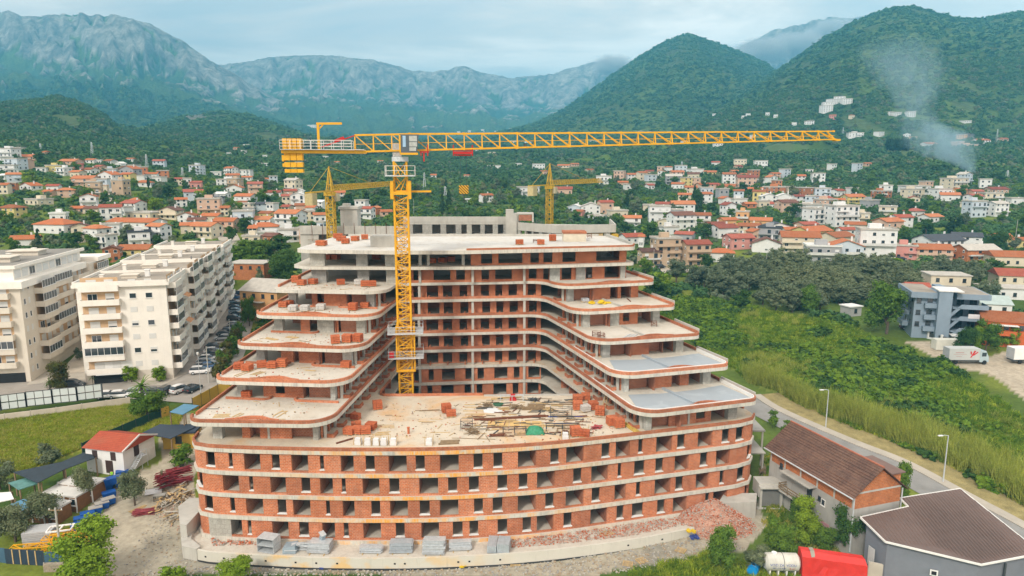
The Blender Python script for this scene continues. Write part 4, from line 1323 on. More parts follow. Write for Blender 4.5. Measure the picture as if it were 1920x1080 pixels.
rp('stair_window',MB().box(1.205,1.23,174.2,174.9,33.0,34.0).box(1.205,1.23,174.2,174.9,29.5,30.6),DARK)
rp('stair_roof',MB().box(1.25,5.5,174,178.5,37.0,37.3).box(1.25,1.6,174,174.3,35,37).box(5.1,5.5,174,174.3,35,37),CONC)
rp('brick_rim',MB().box(1.7,5.0,174.05,174.3,35.4,36.9),BRICK_IN)
RW_ = [(1.25,174.0),(10.8,165.0),(25.6,168.0),(26.8,186),(1.25,190)]
rp('roof_slab',MB().prism(RW_,33.0,33.4),CONC)
rp('roof_parapet',MB().strip(RW_[:4],.35,33.401,35.0),CONC)
rp('floor_slab',MB().prism(RW_,29.6,30.0),CONC)
rp('light_block_inner_wall',MB().strip(offset(RW_[:4],3.5),.2,30.0,32.99),CONC_D)
for (x,y,w) in ((1.9,173.6,1.2),(3.6,172.0,.5),(5.3,170.4,.5),(7.2,168.6,1.0),(9.3,166.6,.8),(14.5,166.0,1.6),(18,166.7,.4),(23.4,167.8,1.5)):
 rp('concrete_column',MB().cbox((x,y + .3,31.5),(w,.6,2.98),-.75 if x < 10.5 else .2),CONC_BLOCK)
rp('shoring_timber',MB().box(11.5,13.6,166.4,167.6,32.2,32.8).box(15.5,22.4,167.6,168.6,32.2,32.8),TIMBER)
rp('yellow_formwork',MB().cbox((25.2,169.0,31.6),(1.6,3.4,2.0),0.1),YEL_OLD)
rp('roof_slab',MB().box(-52,-28.3,167,186,32.6,33.0),CONC)
rp('roof_parapet',MB().box(-52,-28.3,167,167.35,33.001,34.6),CONC)
rp('floor_slab',MB().box(-52,-28.3,167,186,29.2,29.6),CONC)
rp('light_block_inner_wall',MB().box(-51,-28.4,171,171.2,20,32.6),CONC_D)
for a,b,m in ((-52,-47.5,CONC),(-44.6,-40.8,CONC),(-38.6,-36.8,CONC),(-34.9,-32.4,BRICK),(-31.9,-31.2,BRICK),(-29.9,-28.3,CONC)):
 rp('concrete_pier' if m is CONC else 'brick_pier',MB().box(a,b,167.3,167.7,29.6,32.6),m)
rp('ground_wall',MB().box(-52,-28.3,167.2,167.5,12,29.2),CONC_D)
rp('lift_shaft',MB().box(-42.6,-38.4,170,174,33.0,38.6).box(-43.0,-38.0,169.6,174.4,38.601,39.2).box(-42.2,-40.6,171,173,39.201,39.9),CONC)
for x in np.arange(-49,-29,2.6):
 rp('guard_post',MB().box(x,x + .08,166.85,166.93,31,35.4),RUST)
rp('guard_rail',MB().box(-50,-29,166.7,166.78,31.2,31.32).box(-50,-29,166.7,166.78,30.2,30.32),TIMBER_D)
# ------------------------------------------------------------------ house with the brown tiled roof (right) and the hall beside it
HX,HY = (42.3,78.6),math.atan2(.31,.95)
house = thing('long_house','unrendered grey house with long brown tiled roof and orange brick gable','house',(42.3,78.6,1.2),HY)
GREYR = streaked('grey_cement_render',(.42,.41,.385),.25,.9,(.22,.2,.17),.45)
HL,HWd = 15.6,7.4      # length along local +y,width along +x
EV,RG = 7.8,10.7
part('wall',MB().box(0,HWd,0,HL,-1.5,5.6),GREYR,house)
mb = MB().box(.02,HWd - .02,.02,HL - .02,5.602,EV)
mb.add([(.02,.02,EV + .002),(HWd - .02,.02,EV + .002),(HWd/2,.02,RG - .1),(.02,HL - .02,EV + .002),(HWd - .02,HL - .02,EV + .002),(HWd/2,HL - .02,RG - .1)],[(0,1,2),(5,4,3)])
part('brick_storey',mb,BRICK_OR,house)
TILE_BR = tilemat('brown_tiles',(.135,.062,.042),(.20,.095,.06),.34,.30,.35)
def slope(x0,x1,z0,z1,y0,y1,th=.14):
 mb = MB(); s = 1
 a = [(x0,y0,z0),(x0,y1,z0),(x1,y1,z1),(x1,y0,z1)]
 mb.add(a + [(x,y,z - th) for x,y,z in a],[(3,2,1,0) if x1 > x0 else (0,1,2,3),(4,5,6,7) if x1 > x0 else (7,6,5,4),(0,1,5,4),(1,2,6,5),(2,3,7,6),(3,0,4,7)])
 return mb
rs = part('roof',slope(-.7,HWd/2,EV - .42,RG + .12,-.5,HL + .5),TILE_BR,house)
for i in range(1,14):                      # courses one can follow by eye stand proud
 f = i/14
 x = -.7 + (HWd/2 + .7)*f; z = EV - .42 + (RG + .54 - EV)*f
 part('tile_course',MB().box(x - .03,x + .05,-.5,HL + .5,z - .02,z + .055),TILE_BR,rs)
part('roof',slope(HWd + .7,HWd/2,EV - .42,RG + .12,-.5,HL + .5),TILE_BR,house)
part('ridge_tiles',MB().tube([(HWd/2,-.5,RG + .16),(HWd/2,HL + .5,RG + .16)],.13,8),plain('ridge_tile',(.42,.15,.09),.85,var=.3,scale=3),house)
part('concrete_band',MB().box(-.03,HWd + .03,-.03,.0,7.55,7.8),CONC,house)
for y in (0.15,3.2,6.2,9.3,12.4,15.3): part('concrete_post',MB().box(-.03,-.004,y - .13,y + .13,5.5,EV - .05),CONC,house)
part('downpipe',MB().tube([(-.12,-.12,7.4),(-.12,-.12,0)],.09,8),STEEL,house)
part('downpipe',MB().tube([(HWd + .1,-.12,7.4),(HWd + .1,-.12,0)],.09,8),STEEL,house)
part('gutter',MB().tube([(-.72,-.5,EV - .5),(-.72,HL + .5,EV - .5)],.1,8),STEEL,house)
part('balcony_roof',MB().box(-1.3,-.0,6.2,11.9,5.6,5.75),CONC,house)
bal = part('balcony',MB().box(-1.35,-.0,6.4,11.8,2.75,2.95),CONC,house)
mb = MB()
for z in (3.15,3.5,3.85): mb.box(-1.36,-1.3,6.4,11.8,z,z + .14).box(-1.3,-.05,6.4,6.46,z,z + .14).box(-1.3,-.05,11.74,11.8,z,z + .14)
for y in (6.45,8.2,10,11.75): mb.box(-1.42,-1.361,y - .04,y + .04,2.9,4.05)
part('balcony_railing',mb,TIMBER_D,bal)
for (y,z,w,h,kd) in ((13.1,5.3,.6,.8,'d'),(13.1,1.8,.7,.9,'d'),(7.4,3.0,.9,2.1,'d'),(5.6,4.1,.5,.6,'d'),(4.9,3.7,.65,.9,'w'),(10.1,.3,1.3,1.8,'d'),(7.3,.0,1.4,1.8,'d')):
 put_win(house,-.02,y,z,-math.pi/2,w,h,kd)
sh = part('shuttered_window',MB().box(-.06,-.01,3.6,5.0,.2,1.6),plain('faded_pink_paint',(.55,.30,.32),.8,var=.3),house)
part('shutter',MB().box(-.09,-.062,3.65,4.28,.25,1.55).box(-.09,-.062,4.32,4.95,.25,1.55),MATS['faded_pink_paint'],sh)
part('rear_dormer',MB().box(HWd/2 + 1.6,HWd + .9,1.0,5.6,6.2,8.9),BRICK_OR,house)
part('dormer_roof',MB().box(HWd/2 + 1.2,HWd + 1.3,.7,6.0,8.902,9.08),plain('grey_slab_roof',(.20,.13,.11),.9),house)
hall = thing('low_hall','grey flat-walled hall with wide ribbed brown metal roof beside the grey house','building',(52,76,1.0))
HP = [(42.75,77.7),(43.7,73.6),(52.3,69.6),(60.6,71.8),(58.3,83.0),(49.5,81.2),(49.7,79.6)]
def hz(x,y): return 5.0 + .21*max(0,(y - 71.5))
ins = offset(HP,.55,True)
part('wall',MB().prism(ins,-1,lambda x,y: hz(x,y) - .25),plain('slate_grey_render',(.20,.215,.25),.85,var=.12),hall,world=True)
RBR = plain('brown_metal_roof',(.155,.105,.09),.55,.1,var=.15,spec=.4)
rf = part('roof',MB().prism(HP,lambda x,y: hz(x,y) - .22,hz),RBR,hall,world=True)
mb = MB()
xs = np.arange(43.2,61.0,.42)
hy = np.array(HP)
for x in xs:
 cr = []
 for i in range(len(HP)):
  (xa,ya),(xb,yb) = HP[i],HP[(i + 1) % len(HP)]
  if (xa > x) != (xb > x): cr.append(ya + (yb - ya)*(x - xa)/(xb - xa))
 cr.sort()
 for a,b in zip(cr[::2],cr[1::2]):
  if b - a < .6: continue
  mb.add([(x - .07,a + .1,hz(x,a + .1) + .002),(x + .07,a + .1,hz(x,a + .1) + .002),(x,a + .1,hz(x,a + .1) + .07),(x - .07,b - .1,hz(x,b - .1) + .002),(x + .07,b - .1,hz(x,b - .1) + .002),(x,b - .1,hz(x,b - .1) + .07)],
      [(0,1,2),(3,5,4),(0,2,5,3),(2,1,4,5)])
part('roof_rib',mb,RBR,rf,kind='stuff',world=True)
mb = MB()
for (xa,ya),(xb,yb) in zip(HP,HP[1:] + HP[:1]):
 mb.beam((xa,ya,hz(xa,ya) - .05),(xb,yb,hz(xb,yb) - .06),.1,.24)
part('roof_flashing',mb,WHITE,hall,world=True)
a = Vector((43.6,74.3));
part('door',MB().cbox((43.33,75.6,2.3),(.06,1.0,2.4),.23),plain('pale_door',(.55,.55,.55),.6),hall,world=True)
part('wall_vent',MB().cbox((48.55,71.75,2.6),(.8,.1,.7),-.435),WHITE,hall,world=True)
part('vent_glass',MB().cbox((48.52,71.69,2.6),(.5,.06,.42),-.435),DARK,hall,world=True)
for x,y in ((55.4,70.2),(58.9,71.1)): part('canopy_post',MB().box(x,x + .2,y,y + .2,-.5,4.75),STEEL_D,hall,world=True)
# ------------------------------------------------------------------ ruined side building behind the right end of the shell
ruin = thing('open_shed','open concrete lean-to frame standing at the right end of the brick shell','shed',(37.0,104,2))
part('roof_slab',MB().box(35.2,39.5,101,108,8.0,8.25),CONC_D,ruin,world=True)
part('roof_slab',MB().box(34.9,39.0,99,105,5.2,5.4),CONC,ruin,world=True)
for x,y in ((35.4,99.3),(38.7,99.3),(35.5,107.6),(39.2,107.6),(39.2,101.3)): part('post',MB().box(x - .12,x + .12,y - .12,y + .12,1,7.99 if y > 100 else 5.19),CONC,ruin,world=True)
part('brick_wall',MB().box(35.6,39.1,107.7,107.9,1,7.99),BRICK_OR,ruin,world=True)
# ------------------------------------------------------------------ cranes
def lattice(mb,p,q,w,n,chord=.16,diag=.09,m=0):
 """square lattice column or boom from p to q, n panels"""
 p = Vector(p); q = Vector(q); d = (q - p).normalized()
 up = Vector((0,0,1)) if abs(d.z) < .9 else Vector((0,1,0))
 a = d.cross(up).normalized(); b = a.cross(d).normalized()
 cs = [(-1,-1),(1,-1),(1,1),(-1,1)]
 def pt(i,t): return p.lerp(q,t) + a*cs[i % 4][0]*w/2 + b*cs[i % 4][1]*w/2
 for i in range(4): mb.beam(pt(i,0),pt(i,1),chord,m=m)
 for k in range(n):
  t0,t1 = k/n,(k + 1)/n
  for i in range(4):
   mb.beam(pt(i,t0),pt(i + 1,t0),diag,m=m)
   if (k + i) % 2: mb.beam(pt(i,t0),pt(i + 1,t1),diag,m=m)
   else: mb.beam(pt(i + 1,t0),pt(i,t1),diag,m=m)
   mb.beam(pt(i,t0).lerp(pt(i + 1,t0),.5),pt(i,t1) if (k + i) % 2 == 0 else pt(i + 1,t1),diag*.8,m=m)
def railing(mb,pts,h=1.05,r=.05,n=2,step=1.4):
 for a,b in zip(pts,pts[1:]):
  a = Vector(a); b = Vector(b)
  for k in range(1,n + 1): mb.beam(a + Vector((0,0,h*k/n)),b + Vector((0,0,h*k/n)),r)
  c = max(1,int((b - a).length/step))
  for i in range(c + 1): mb.beam(a.lerp(b,i/c),a.lerp(b,i/c) + Vector((0,0,h)),r)
CX,CY,CB = -16.95,105.2,4.9
crz = math.atan2(8,69)
crane = thing('tower_crane','tall yellow flat-top tower crane rising from the courtyard with its long jib to the right','crane',(CX,CY,CB),crz)
def cp(n,mb,m=YEL,parent=None,label=None): return part(n,mb,m,parent or crane,label)
z = 0.0
topz = 39.4
nsec = 13
for i in range(nsec):
 mb = MB(); lattice(mb,(0,0,topz*i/nsec + .01),(0,0,topz*(i + 1)/nsec - .01),2.05,3,.27,.12)
 cp('mast_section',mb)
mb = MB()
for zz_ in np.arange(1,topz,.45): mb.box(-.25,.25,.55,.6,zz_,zz_ + .05)
mb.box(-.3,-.25,.55,.6,1,topz).box(.25,.3,.55,.6,1,topz)
cp('ladder',mb,STEEL)
mb = MB(); lattice(mb,(.1,-.1,12.3),(.1,-.1,19.4),2.75,4,.2,.11)
mb.box(-1.4,1.6,-1.6,-1.35,12.0,12.25).box(-1.4,1.6,1.15,1.4,12.0,12.25)
cf = cp('climbing_frame',mb)
for zz_ in (14.3,18.2):
 mb = MB().box(-2.6,2.9,-2.4,-1.5,zz_,zz_ + .14).box(-2.6,2.9,1.3,2.2,zz_,zz_ + .14).box(-2.6,-1.5,-1.5,1.3,zz_,zz_ + .14).box(1.7,2.9,-1.5,1.3,zz_,zz_ + .14)
 o = cp('work_platform',mb,STEEL,cf)
mb = MB()
for zz_ in (14.44,18.34): railing(mb,[(-2.55,-2.35,zz_),(2.85,-2.35,zz_),(2.85,2.15,zz_),(-2.55,2.15,zz_),(-2.55,-2.35,zz_)])
cp('platform_railing',mb,STEEL,cf)
cp('hydraulic_pump',MB().box(-2.4,-1.7,-2.2,-1.6,14.5,15.4),RED,cf)
mb = MB()
mb.cbox((0,0,39.9),(2.9,2.9,.5)).box(-1.55,-1.05,-1.5,1.5,39.0,42.3 - .6).box(1.05,1.55,-1.5,1.5,39.0,42.3 - .6)
lattice(mb,(0,0,40.2),(0,0,44.6),1.9,2,.24,.16)
cp('turret',mb)
mb = MB().box(-2.2,2.2,-2.2,-1.3,42.4,42.55).box(-2.2,2.2,1.3,2.2,42.4,42.55).box(-2.2,-1.3,-1.3,1.3,42.4,42.55).box(1.3,2.2,-1.3,1.3,42.4,42.55)
pl = cp('turret_platform',mb,STEEL)
mb = MB(); railing(mb,[(-2.2,-2.2,42.55),(2.2,-2.2,42.55),(2.2,2.2,42.55),(-2.2,2.2,42.55),(-2.2,-2.2,42.55)],1.4)
cp('platform_railing',mb,WHITE,pl)
cp('side_arm',MB().beam((1.2,0,40.1),(4.6,0,40.1),.28),YEL)
mb = MB().tube([(0,0,44.6),(0,0,45.3)],1.25,20)
cp('slewing_ring',mb,STEEL)
mb = MB().cbox((-.4,0,46.3),(1.3,1.4,1.9))
cp('slewing_frame',mb,plain('pale_machine_grey',(.5,.48,.46),.6,var=.3,scale=3))
mb = MB().add([(.1,-2.4,45.6),(2.6,-2.4,45.9),(2.9,-2.4,48.5),(.1,-2.4,48.5),(.1,-.9,45.6),(2.6,-.9,45.9),(2.9,-.9,48.5),(.1,-.9,48.5)],
      [(0,1,2,3),(5,4,7,6),(1,5,6,2),(4,0,3,7),(3,2,6,7),(4,5,1,0)])
cab = cp('cab',mb,plain('cab_grey',(.10,.125,.15),.4))
mb = MB().box(.1,2.75,-2.46,-2.401,45.55,45.85).box(.02,.25,-2.45,-2.402,45.86,48.4)
cp('cab_trim',mb,YEL,cab)
GLS2 = plain('cab_glass',(.45,.48,.46),.15,spec=.7,var=.3,scale=2)
for (x0,x1,z0,z1) in ((1.5,2.65,47.5,48.3),(1.5,2.65,46.75,47.4),(1.5,2.5,46.1,46.65)):
 cp('cab_window',MB().box(x0,x1,-2.47,-2.403,z0,z1),GLS2,cab)
cp('cab_stripe',MB().box(.55,1.0,-2.46,-2.404,46.7,48.3),plain('blue_white_plate',(.35,.52,.70),.5),cab)
cp('red_hook_block',MB().box(3.0,4.4,-1.6,-1.2,45.9,46.1).box(3.1,3.25,-1.6,-1.2,45.4,45.9).box(4.1,4.25,-1.6,-1.2,45.4,47.1).box(3.5,3.7,-1.5,-1.3,44.6,45.9),RED)
JL = 69.5; Z0 = 46.2
def jz(s): return Z0 + 2.0*s/JL
def jh(s): return 2.45 - 1.15*max(0,s)/JL
def jw(s): return 1.5 - .5*max(0,s)/JL
pan = 2.72
def P3(s,i):
 w = jw(s)
 return Vector((s,(-w/2,w/2,0)[i],jz(s) + (0,0,jh(s))[i]))
sec_len = 8.16
s = -6.6
first = True
while s < JL - .1:
 e = min(s + sec_len,JL); mb = MB()
 n = max(1,round((e - s)/pan)); ch = .24 - .08*max(0,s)/JL
 for i in range(3): mb.beam(P3(s,i),P3(e,i),ch if i < 2 else ch*1.15)
 for k in range(n):
  a = s + (e - s)*k/n; b = s + (e - s)*(k + 1)/n
  for i in (0,1):
   mb.beam(P3(a,i),P3(a,2),.13)
   mb.beam(P3(b,i),P3(a,2),.11)
  mb.beam(P3(a,0),P3(a,1),.1); mb.beam(P3(a,0),P3(b,1),.08)
 for i in range(3): mb.cbox(P3(e - .05,i),(.34,ch*1.6,ch*1.6))
 mb.beam(P3(s,0) + Vector((0,.3,jh(s)*.45)),P3(e,0) + Vector((0,.3,jh(e)*.45)),.07)
 cp('jib_section',mb)
 s = e
mb = MB()
for i in (0,1): mb.beam(P3(JL,i),P3(JL,2) + Vector((-1.2,0,0)),.14)
mb.cbox(P3(JL,0) + Vector((.5,.4,-.1)),(.9,.9,.3))
cp('jib_tip',mb)
mb = MB().box(8.0,11.0,-.8,.8,Z0 + .05,Z0 + .2)
for x in (8.0,10.9):
 for y in (-.8,.7): mb.box(x,x + .12,y,y + .12,Z0 - .75,Z0 + .9)
mb.box(8.0,11.0,-.85,-.7,Z0 - .5,Z0 - .1).box(8.3,10.7,-.6,.6,Z0 - .75,Z0 - .55)
cp('trolley',mb,RED)
cp('jib_lamp',MB().box(18.9,19.3,-.2,.2,Z0 + .5,Z0 + 1.1),STEEL_D)
mb = MB()
for y in (-.75,.75): mb.beam((-17.2,y,46.0),(-5.0,y,46.0),.3,.45)
for x in np.arange(-17,-6,1.7): mb.beam((x,-.75,46.0),(x,.75,46.0),.12)
cj = cp('counter_jib',mb)
cp('walkway',MB().box(-17.3,-5.2,-1.4,-.92,46.28,46.36).box(-17.3,-5.2,.92,1.4,46.28,46.36).box(-17.3,-11,-.9,.9,46.285,46.355),STEEL,cj)
mb = MB(); railing(mb,[(-7,-1.38,46.36),(-12.8,-1.38,46.36)],1.3,.06,3); railing(mb,[(-12.9,-1.38,46.36),(-17.3,-1.38,46.36),(-17.3,1.38,46.36),(-7,1.38,46.36)],1.3,.06,3)
cp('walkway_railing',mb,WHITE,cj)
for i in range(4):
 for j in range(4):
  x = -18.6 + (.0 if j % 2 else .0)
 mb = MB()
for i,(z0,z1) in enumerate(((44.75,45.75),(43.75,44.65),(42.95,43.65))):
 for x in (-16.5,-15.6,-14.7):
  cp('counterweight',MB().box(x - .42,x + .42,-.55,.55,z0,z1 - (.18 if i else 0)),YEL)
cp('counterweight',MB().box(-17.25,-16.95,-.5,.5,44.6,45.5),YEL); cp('counterweight',MB().box(-17.2,-16.95,-.5,.5,43.8,44.3),YEL)
for x in (-16.7,-16.0,-15.3,-14.6): cp('ballast_block',MB().box(x - .3,x + .3,-.8,.8,46.37,47.9),YEL)
cp('hoist_winch',MB().tube([(-13.3,-.8,47.0),(-13.3,.8,47.0)],.5,14).box(-14.0,-12.5,-.8,.8,46.38,46.6).box(-13.2,-12.4,-.7,.7,46.4,47.4),plain('winch_green',(.03,.09,.10),.5,.3))
mb = MB().beam((-11.9,0,46.3),(-11.9,0,50.1),.34).beam((-12.1,0,50.1),(-8.4,0,50.15),.26,.32).beam((-11.9,0,49.2),(-11.0,0,50.1),.16)
cp('service_derrick',mb)
mb = MB()
for y in (-.35,.35): mb.beam((-11.5,y,46.7),(-6.6,y*.3,jz(-6.6) + 2.4),.13)
mb.beam((-9.6,.25,47.6),(-8.2,.2,48.1),.36)
cp('red_tie_rod',mb,RED)
hk = cp('hook_block',MB().box(8.85,10.3,-.15,.15,39.7,41.0),plain('hazard_stripes',(.62,.36,.03),.5))
m = MATS['hazard_stripes']
tt = NT.__new__(NT); tt.m = m; tt.t = m.node_tree; tt.n = tt.t.nodes; tt.l = tt.t.links
tt.n.clear(); tt.out = tt.n.new('ShaderNodeOutputMaterial')
pp = tt.pos(); sp_ = tt.n.new('ShaderNodeSeparateXYZ'); tt.l.new(pp,sp_.inputs[0])
w_ = tt.math('FRACT',tt.math('MULTIPLY',tt.math('ADD',sp_.outputs[0],sp_.outputs[2]),2.3))
tt.bsdf(tt.mix(tt.math('LESS_THAN',w_,.45),(.70,.38,.02),(.04,.035,.03)),.5)
mb = MB()
for x in (9.1,10.05): mb.tube([(x,0,41.0),(x,0,Z0 - .7)],.018,4)
cp('hoist_rope',mb,STEEL_D,hk)
cp('hook',MB().tube([(9.55,0,39.7),(9.55,0,39.0),(9.8,0,38.7),(9.65,0,38.4),(9.4,0,38.5)],.07,6),STEEL_D,hk)
def far_crane(label,base,tip_dir,jl,mw,H,cat=6.0):
 rz = math.atan2(tip_dir[1],tip_dir[0])
 c = thing('tower_crane',label,'crane',base,rz)
 n = 8
 for i in range(n):
  mb = MB(); lattice(mb,(0,0,H*i/n + .01),(0,0,H*(i + 1)/n - .01),mw,3,.2,.13); part('mast_section',mb,YEL_OLD,c)
 part('turret',MB().cbox((0,0,H + .5),(mw + .6,mw + .6,.9)),YEL_OLD,c)
 mb = MB()
 for x,y in ((-.7,-.7),(.7,-.7),(.7,.7),(-.7,.7)): mb.beam((x,y,H + .9),(0,0,H + cat),.2)
 for k in (.3,.6):
  for a,b in (((-.7,-.7),(.7,-.7)),((.7,-.7),(.7,.7)),((.7,.7),(-.7,.7)),((-.7,.7),(-.7,-.7))):
   mb.beam(Vector((*a,H + .9)).lerp(Vector((0,0,H + cat)),k),Vector((*b,H + .9)).lerp(Vector((0,0,H + cat)),k),.12)
 part('tower_head',mb,YEL_OLD,c)
 mb = MB(); n = int(jl/1.7)
 for i in range(n):
  a,b = jl*i/n,jl*(i + 1)/n
  L = [Vector((q,y,H + 1.2 + zz_)) for q in (a,b) for y,zz_ in ((-.7,0),(.7,0),(0,1.35))]
  for u,v in ((0,3),(1,4),(2,5),(0,2),(1,2),(2,3),(2,4),(0,1)): mb.beam(L[u],L[v],.15 if v - u == 3 else .1)
 part('jib',mb,YEL_OLD,c)
 mb = MB()
 for y in (-.6,.6): mb.beam((0,y,H + 1.2),(-13,y,H + 1.2),.25)
 for x in np.arange(-13,0,1.6): mb.beam((x,-.6,H + 1.2),(x,.6,H + 1.2),.1)
 part('counter_jib',mb,YEL_OLD,c)
 part('counterweight',MB().box(-13,-10.3,-.9,.9,H - 1.6,H + 1.0),plain('old_ballast',(.50,.42,.22),.9,var=.3,scale=2),c)
 mb = MB().tube([(0,0,H + cat - .1),(jl*.62,0,H + 2.6)],.05,5).tube([(0,0,H + cat - .1),(-12,0,H + 1.3)],.05,5)
 part('pendant_rope',mb,YEL_OLD,c)
 part('cab',MB().box(.3,1.9,-1.7,-.7,H - 1.3,H + .5),plain('cab_cream',(.5,.45,.3),.6),c)
 return c
far_crane('faded yellow saddle crane behind the left end of the brick building, jib pointing away',(-43.6,165,9),(5.5,51),50,1.7,33.0,7.0)
far_crane('smaller faded yellow crane rising behind the right half of the grey concrete shell',(11.2,205,9),(21,40),44,1.6,33.5,7.5)
# ------------------------------------------------------------------ houses of the town, positions read off the photograph
FOOT = []                       # (x,y,radius) kept clear of trees
WALLC = {'w': ('white',(.74,.74,.73)),'c': ('cream',(.68,.60,.46)),'p': ('peach',(.62,.42,.31)),'y': ('yellow',(.66,.54,.22)),
     'g': ('grey',(.36,.36,.37)),'b': ('brick-red',(.40,.16,.10)),'t': ('tan',(.52,.38,.26)),'l': ('pale blue-grey',(.54,.60,.66)),
     's': ('salmon pink',(.62,.28,.24)),'a': ('apricot',(.68,.38,.17))}
ROOFC = {'o': ('orange tiled','orange_tiles'),'r': ('red tiled','red_tiles'),'n': ('brown tiled','dark_tiles'),'d': ('dark grey','slate_roof'),'w': ('white','white_roof'),'k': ('concrete','plain_roof')}
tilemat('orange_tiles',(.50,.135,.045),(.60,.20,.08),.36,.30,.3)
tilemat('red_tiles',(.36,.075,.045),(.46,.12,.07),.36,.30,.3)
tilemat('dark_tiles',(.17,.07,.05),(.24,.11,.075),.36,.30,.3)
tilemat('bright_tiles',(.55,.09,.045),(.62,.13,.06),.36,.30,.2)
plain('slate_roof',(.06,.065,.08),.7,var=.2)
plain('white_roof',(.72,.72,.70),.7,var=.15)
plain('plain_roof',(.50,.47,.42),.9,var=.25)
WM = {k: streaked('render_' + v[0].replace(' ','_').replace('-','_'),v[1],.12,.9,(.36,.33,.28),.2) for k,v in WALLC.items()}
RAIL = plain('balcony_rail',(.62,.62,.60),.6)
def build_house(px,py,W,Hh,typ,wc,rc,rz=None,lift=0.0):
 g = GT(px,py)
 if g is None or g[1] > 4200: return None
 x,y,z = g
 sc = y/FPX*1.06
 w_m,h_m = W*sc,Hh*sc*1.08
 rnd = random.Random(int(px*13 + py*7))
 if rz is None: rz = rnd.choice([-1,1])*rnd.uniform(.05,.5)
 dr = .72
 w = w_m/(math.cos(rz) + dr*abs(math.sin(rz)))
 if y > 700: w = max(w,7.0)
 d = max(5.5,min(w*dr,12.0))
 gable_front = typ == 'G'
 pitched = typ in 'gGh'
 rh = (d if not gable_front else w)*.5*math.tan(R(21)) if pitched else 0
 rh = min(rh,h_m*.42)
 wh = max(2.9,h_m - rh*.85)
 ns = max(1,round(wh/3.0))
 if y > 900: wh = max(wh,3.2)
 FOOT.append((x,y + d*.4,max(w,d)*.62))
 big = W >= 24 or Hh >= 20
 if W < 13:
  M_ = Matrix.Translation((x,y + d*.35,z)) @ Matrix.Rotation(rz,4,'Z'); o_ = len(FAR.v)
  FAR.box(-w/2,w/2,-d/2,d/2,-6,wh,'wcp'.find(wc) if wc in 'cp' else 0)
  for i in range(2): FAR.box(-w*.3 + w*.4*i,-w*.1 + w*.4*i,-d/2 - .05,-d/2 - .01,.9,2.2,3)
  if pitched: FAR.add([(-w/2 - .5,-d/2 - .5,wh),(w/2 + .5,-d/2 - .5,wh),(w/2 + .5,0,wh + rh),(-w/2 - .5,0,wh + rh),(w/2 + .5,d/2 + .5,wh),(-w/2 - .5,d/2 + .5,wh)],[(0,1,2,3),(3,2,4,5),(0,3,5),(1,4,2)],4)
  else: FAR.box(-w/2 - .3,w/2 + .3,-d/2 - .3,d/2 + .3,wh + .01,wh + .4,2 if wc != 'w' else 0)
  for i in range(o_,len(FAR.v)): FAR.v[i] = tuple(M_ @ Vector(FAR.v[i]))
  return None
 o = thing('house',None,'house',(x,y + d*.35,z),rz)
 zb = -3.5 if y < 700 else -6
 mb = MB().box(-w/2,w/2,-d/2,d/2,zb,wh)
 if typ in 'gG':
  if gable_front:
   for yy in (-d/2 + .01,d/2 - .01):
    mb.add([(-w/2,yy,wh),(w/2,yy,wh),(0,yy,wh + rh - .05)],[(0,1,2) if yy < 0 else (2,1,0)])
  else:
   for xx in (-w/2 + .01,w/2 - .01):
    mb.add([(xx,-d/2,wh),(xx,d/2,wh),(xx,0,wh + rh - .05)],[(0,1,2) if xx > 0 else (2,1,0)])
 part('wall',mb,WM[wc] if wc != 'b' else BRICK_OR,o)
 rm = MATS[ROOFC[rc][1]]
 e = .55
 if pitched:
  ww,dd = w/2 + e,d/2 + e
  drop = e*math.tan(R(21))
  zl = wh - drop*.6; zt = wh + rh
  mb = MB(); th = .2
  if typ == 'h':
   k = max(0.3,ww - dd*.9)
   top = [(-k,0,zt),(k,0,zt)]
   base = [(-ww,-dd,zl),(ww,-dd,zl),(ww,dd,zl),(-ww,dd,zl)]
   mb.add(base + top,[(0,1,5,4),(1,2,5),(2,3,4,5),(3,0,4)])
   mb.add([(a,b,zl - th) for a,b,_ in base] + base,[(3,2,1,0),(0,1,5,4),(1,2,6,5),(2,3,7,6),(3,0,4,7)])
  elif gable_front:
   for sx in (-1,1):
    a = [(0,-dd,zt),(sx*ww,-dd,zl),(sx*ww,dd,zl),(0,dd,zt)]
    f = [(0,1,2,3)] if sx > 0 else [(3,2,1,0)]
    mb.add(a,f); b = [(p_[0],p_[1],p_[2] - th) for p_ in a]
    mb.add(a + b,[(4,7,6,5),(0,4,5,1),(1,5,6,2),(2,6,7,3)])
  else:
   for sy in (-1,1):
    a = [(-ww,0,zt),(-ww,sy*dd,zl),(ww,sy*dd,zl),(ww,0,zt)]
    mb.add(a,[(0,1,2,3)] if sy < 0 else [(3,2,1,0)])
    b = [(p_[0],p_[1],p_[2] - th) for p_ in a]
    mb.add(a + b,[(4,7,6,5),(0,4,5,1),(1,5,6,2),(2,6,7,3)])
  rf = part('roof',mb,rm,o)
 else:
  mb = MB().box(-w/2 - .35,w/2 + .35,-d/2 - .35,d/2 + .35,wh + .002,wh + .25)
  for (a,b,c_,d_) in ((-w/2 - .35,w/2 + .35,-d/2 - .35,-d/2 - .15),(-w/2 - .35,w/2 + .35,d/2 + .15,d/2 + .35),(-w/2 - .35,-w/2 - .15,-d/2 - .149,d/2 + .149),(w/2 + .15,w/2 + .35,-d/2 - .149,d/2 + .149)):
   mb.box(a,b,c_,d_,wh + .251,wh + .75)
  rf = part('roof',mb,MATS['plain_roof'] if rc not in 'wd' else rm,o)
  if big and rnd.random() < .6:
   part('roof_hut',MB().box(-w*.2,w*.15,-.1,d*.35,wh + .26,wh + 2.3),WM[wc] if wc != 'b' else BRICK_OR,o)
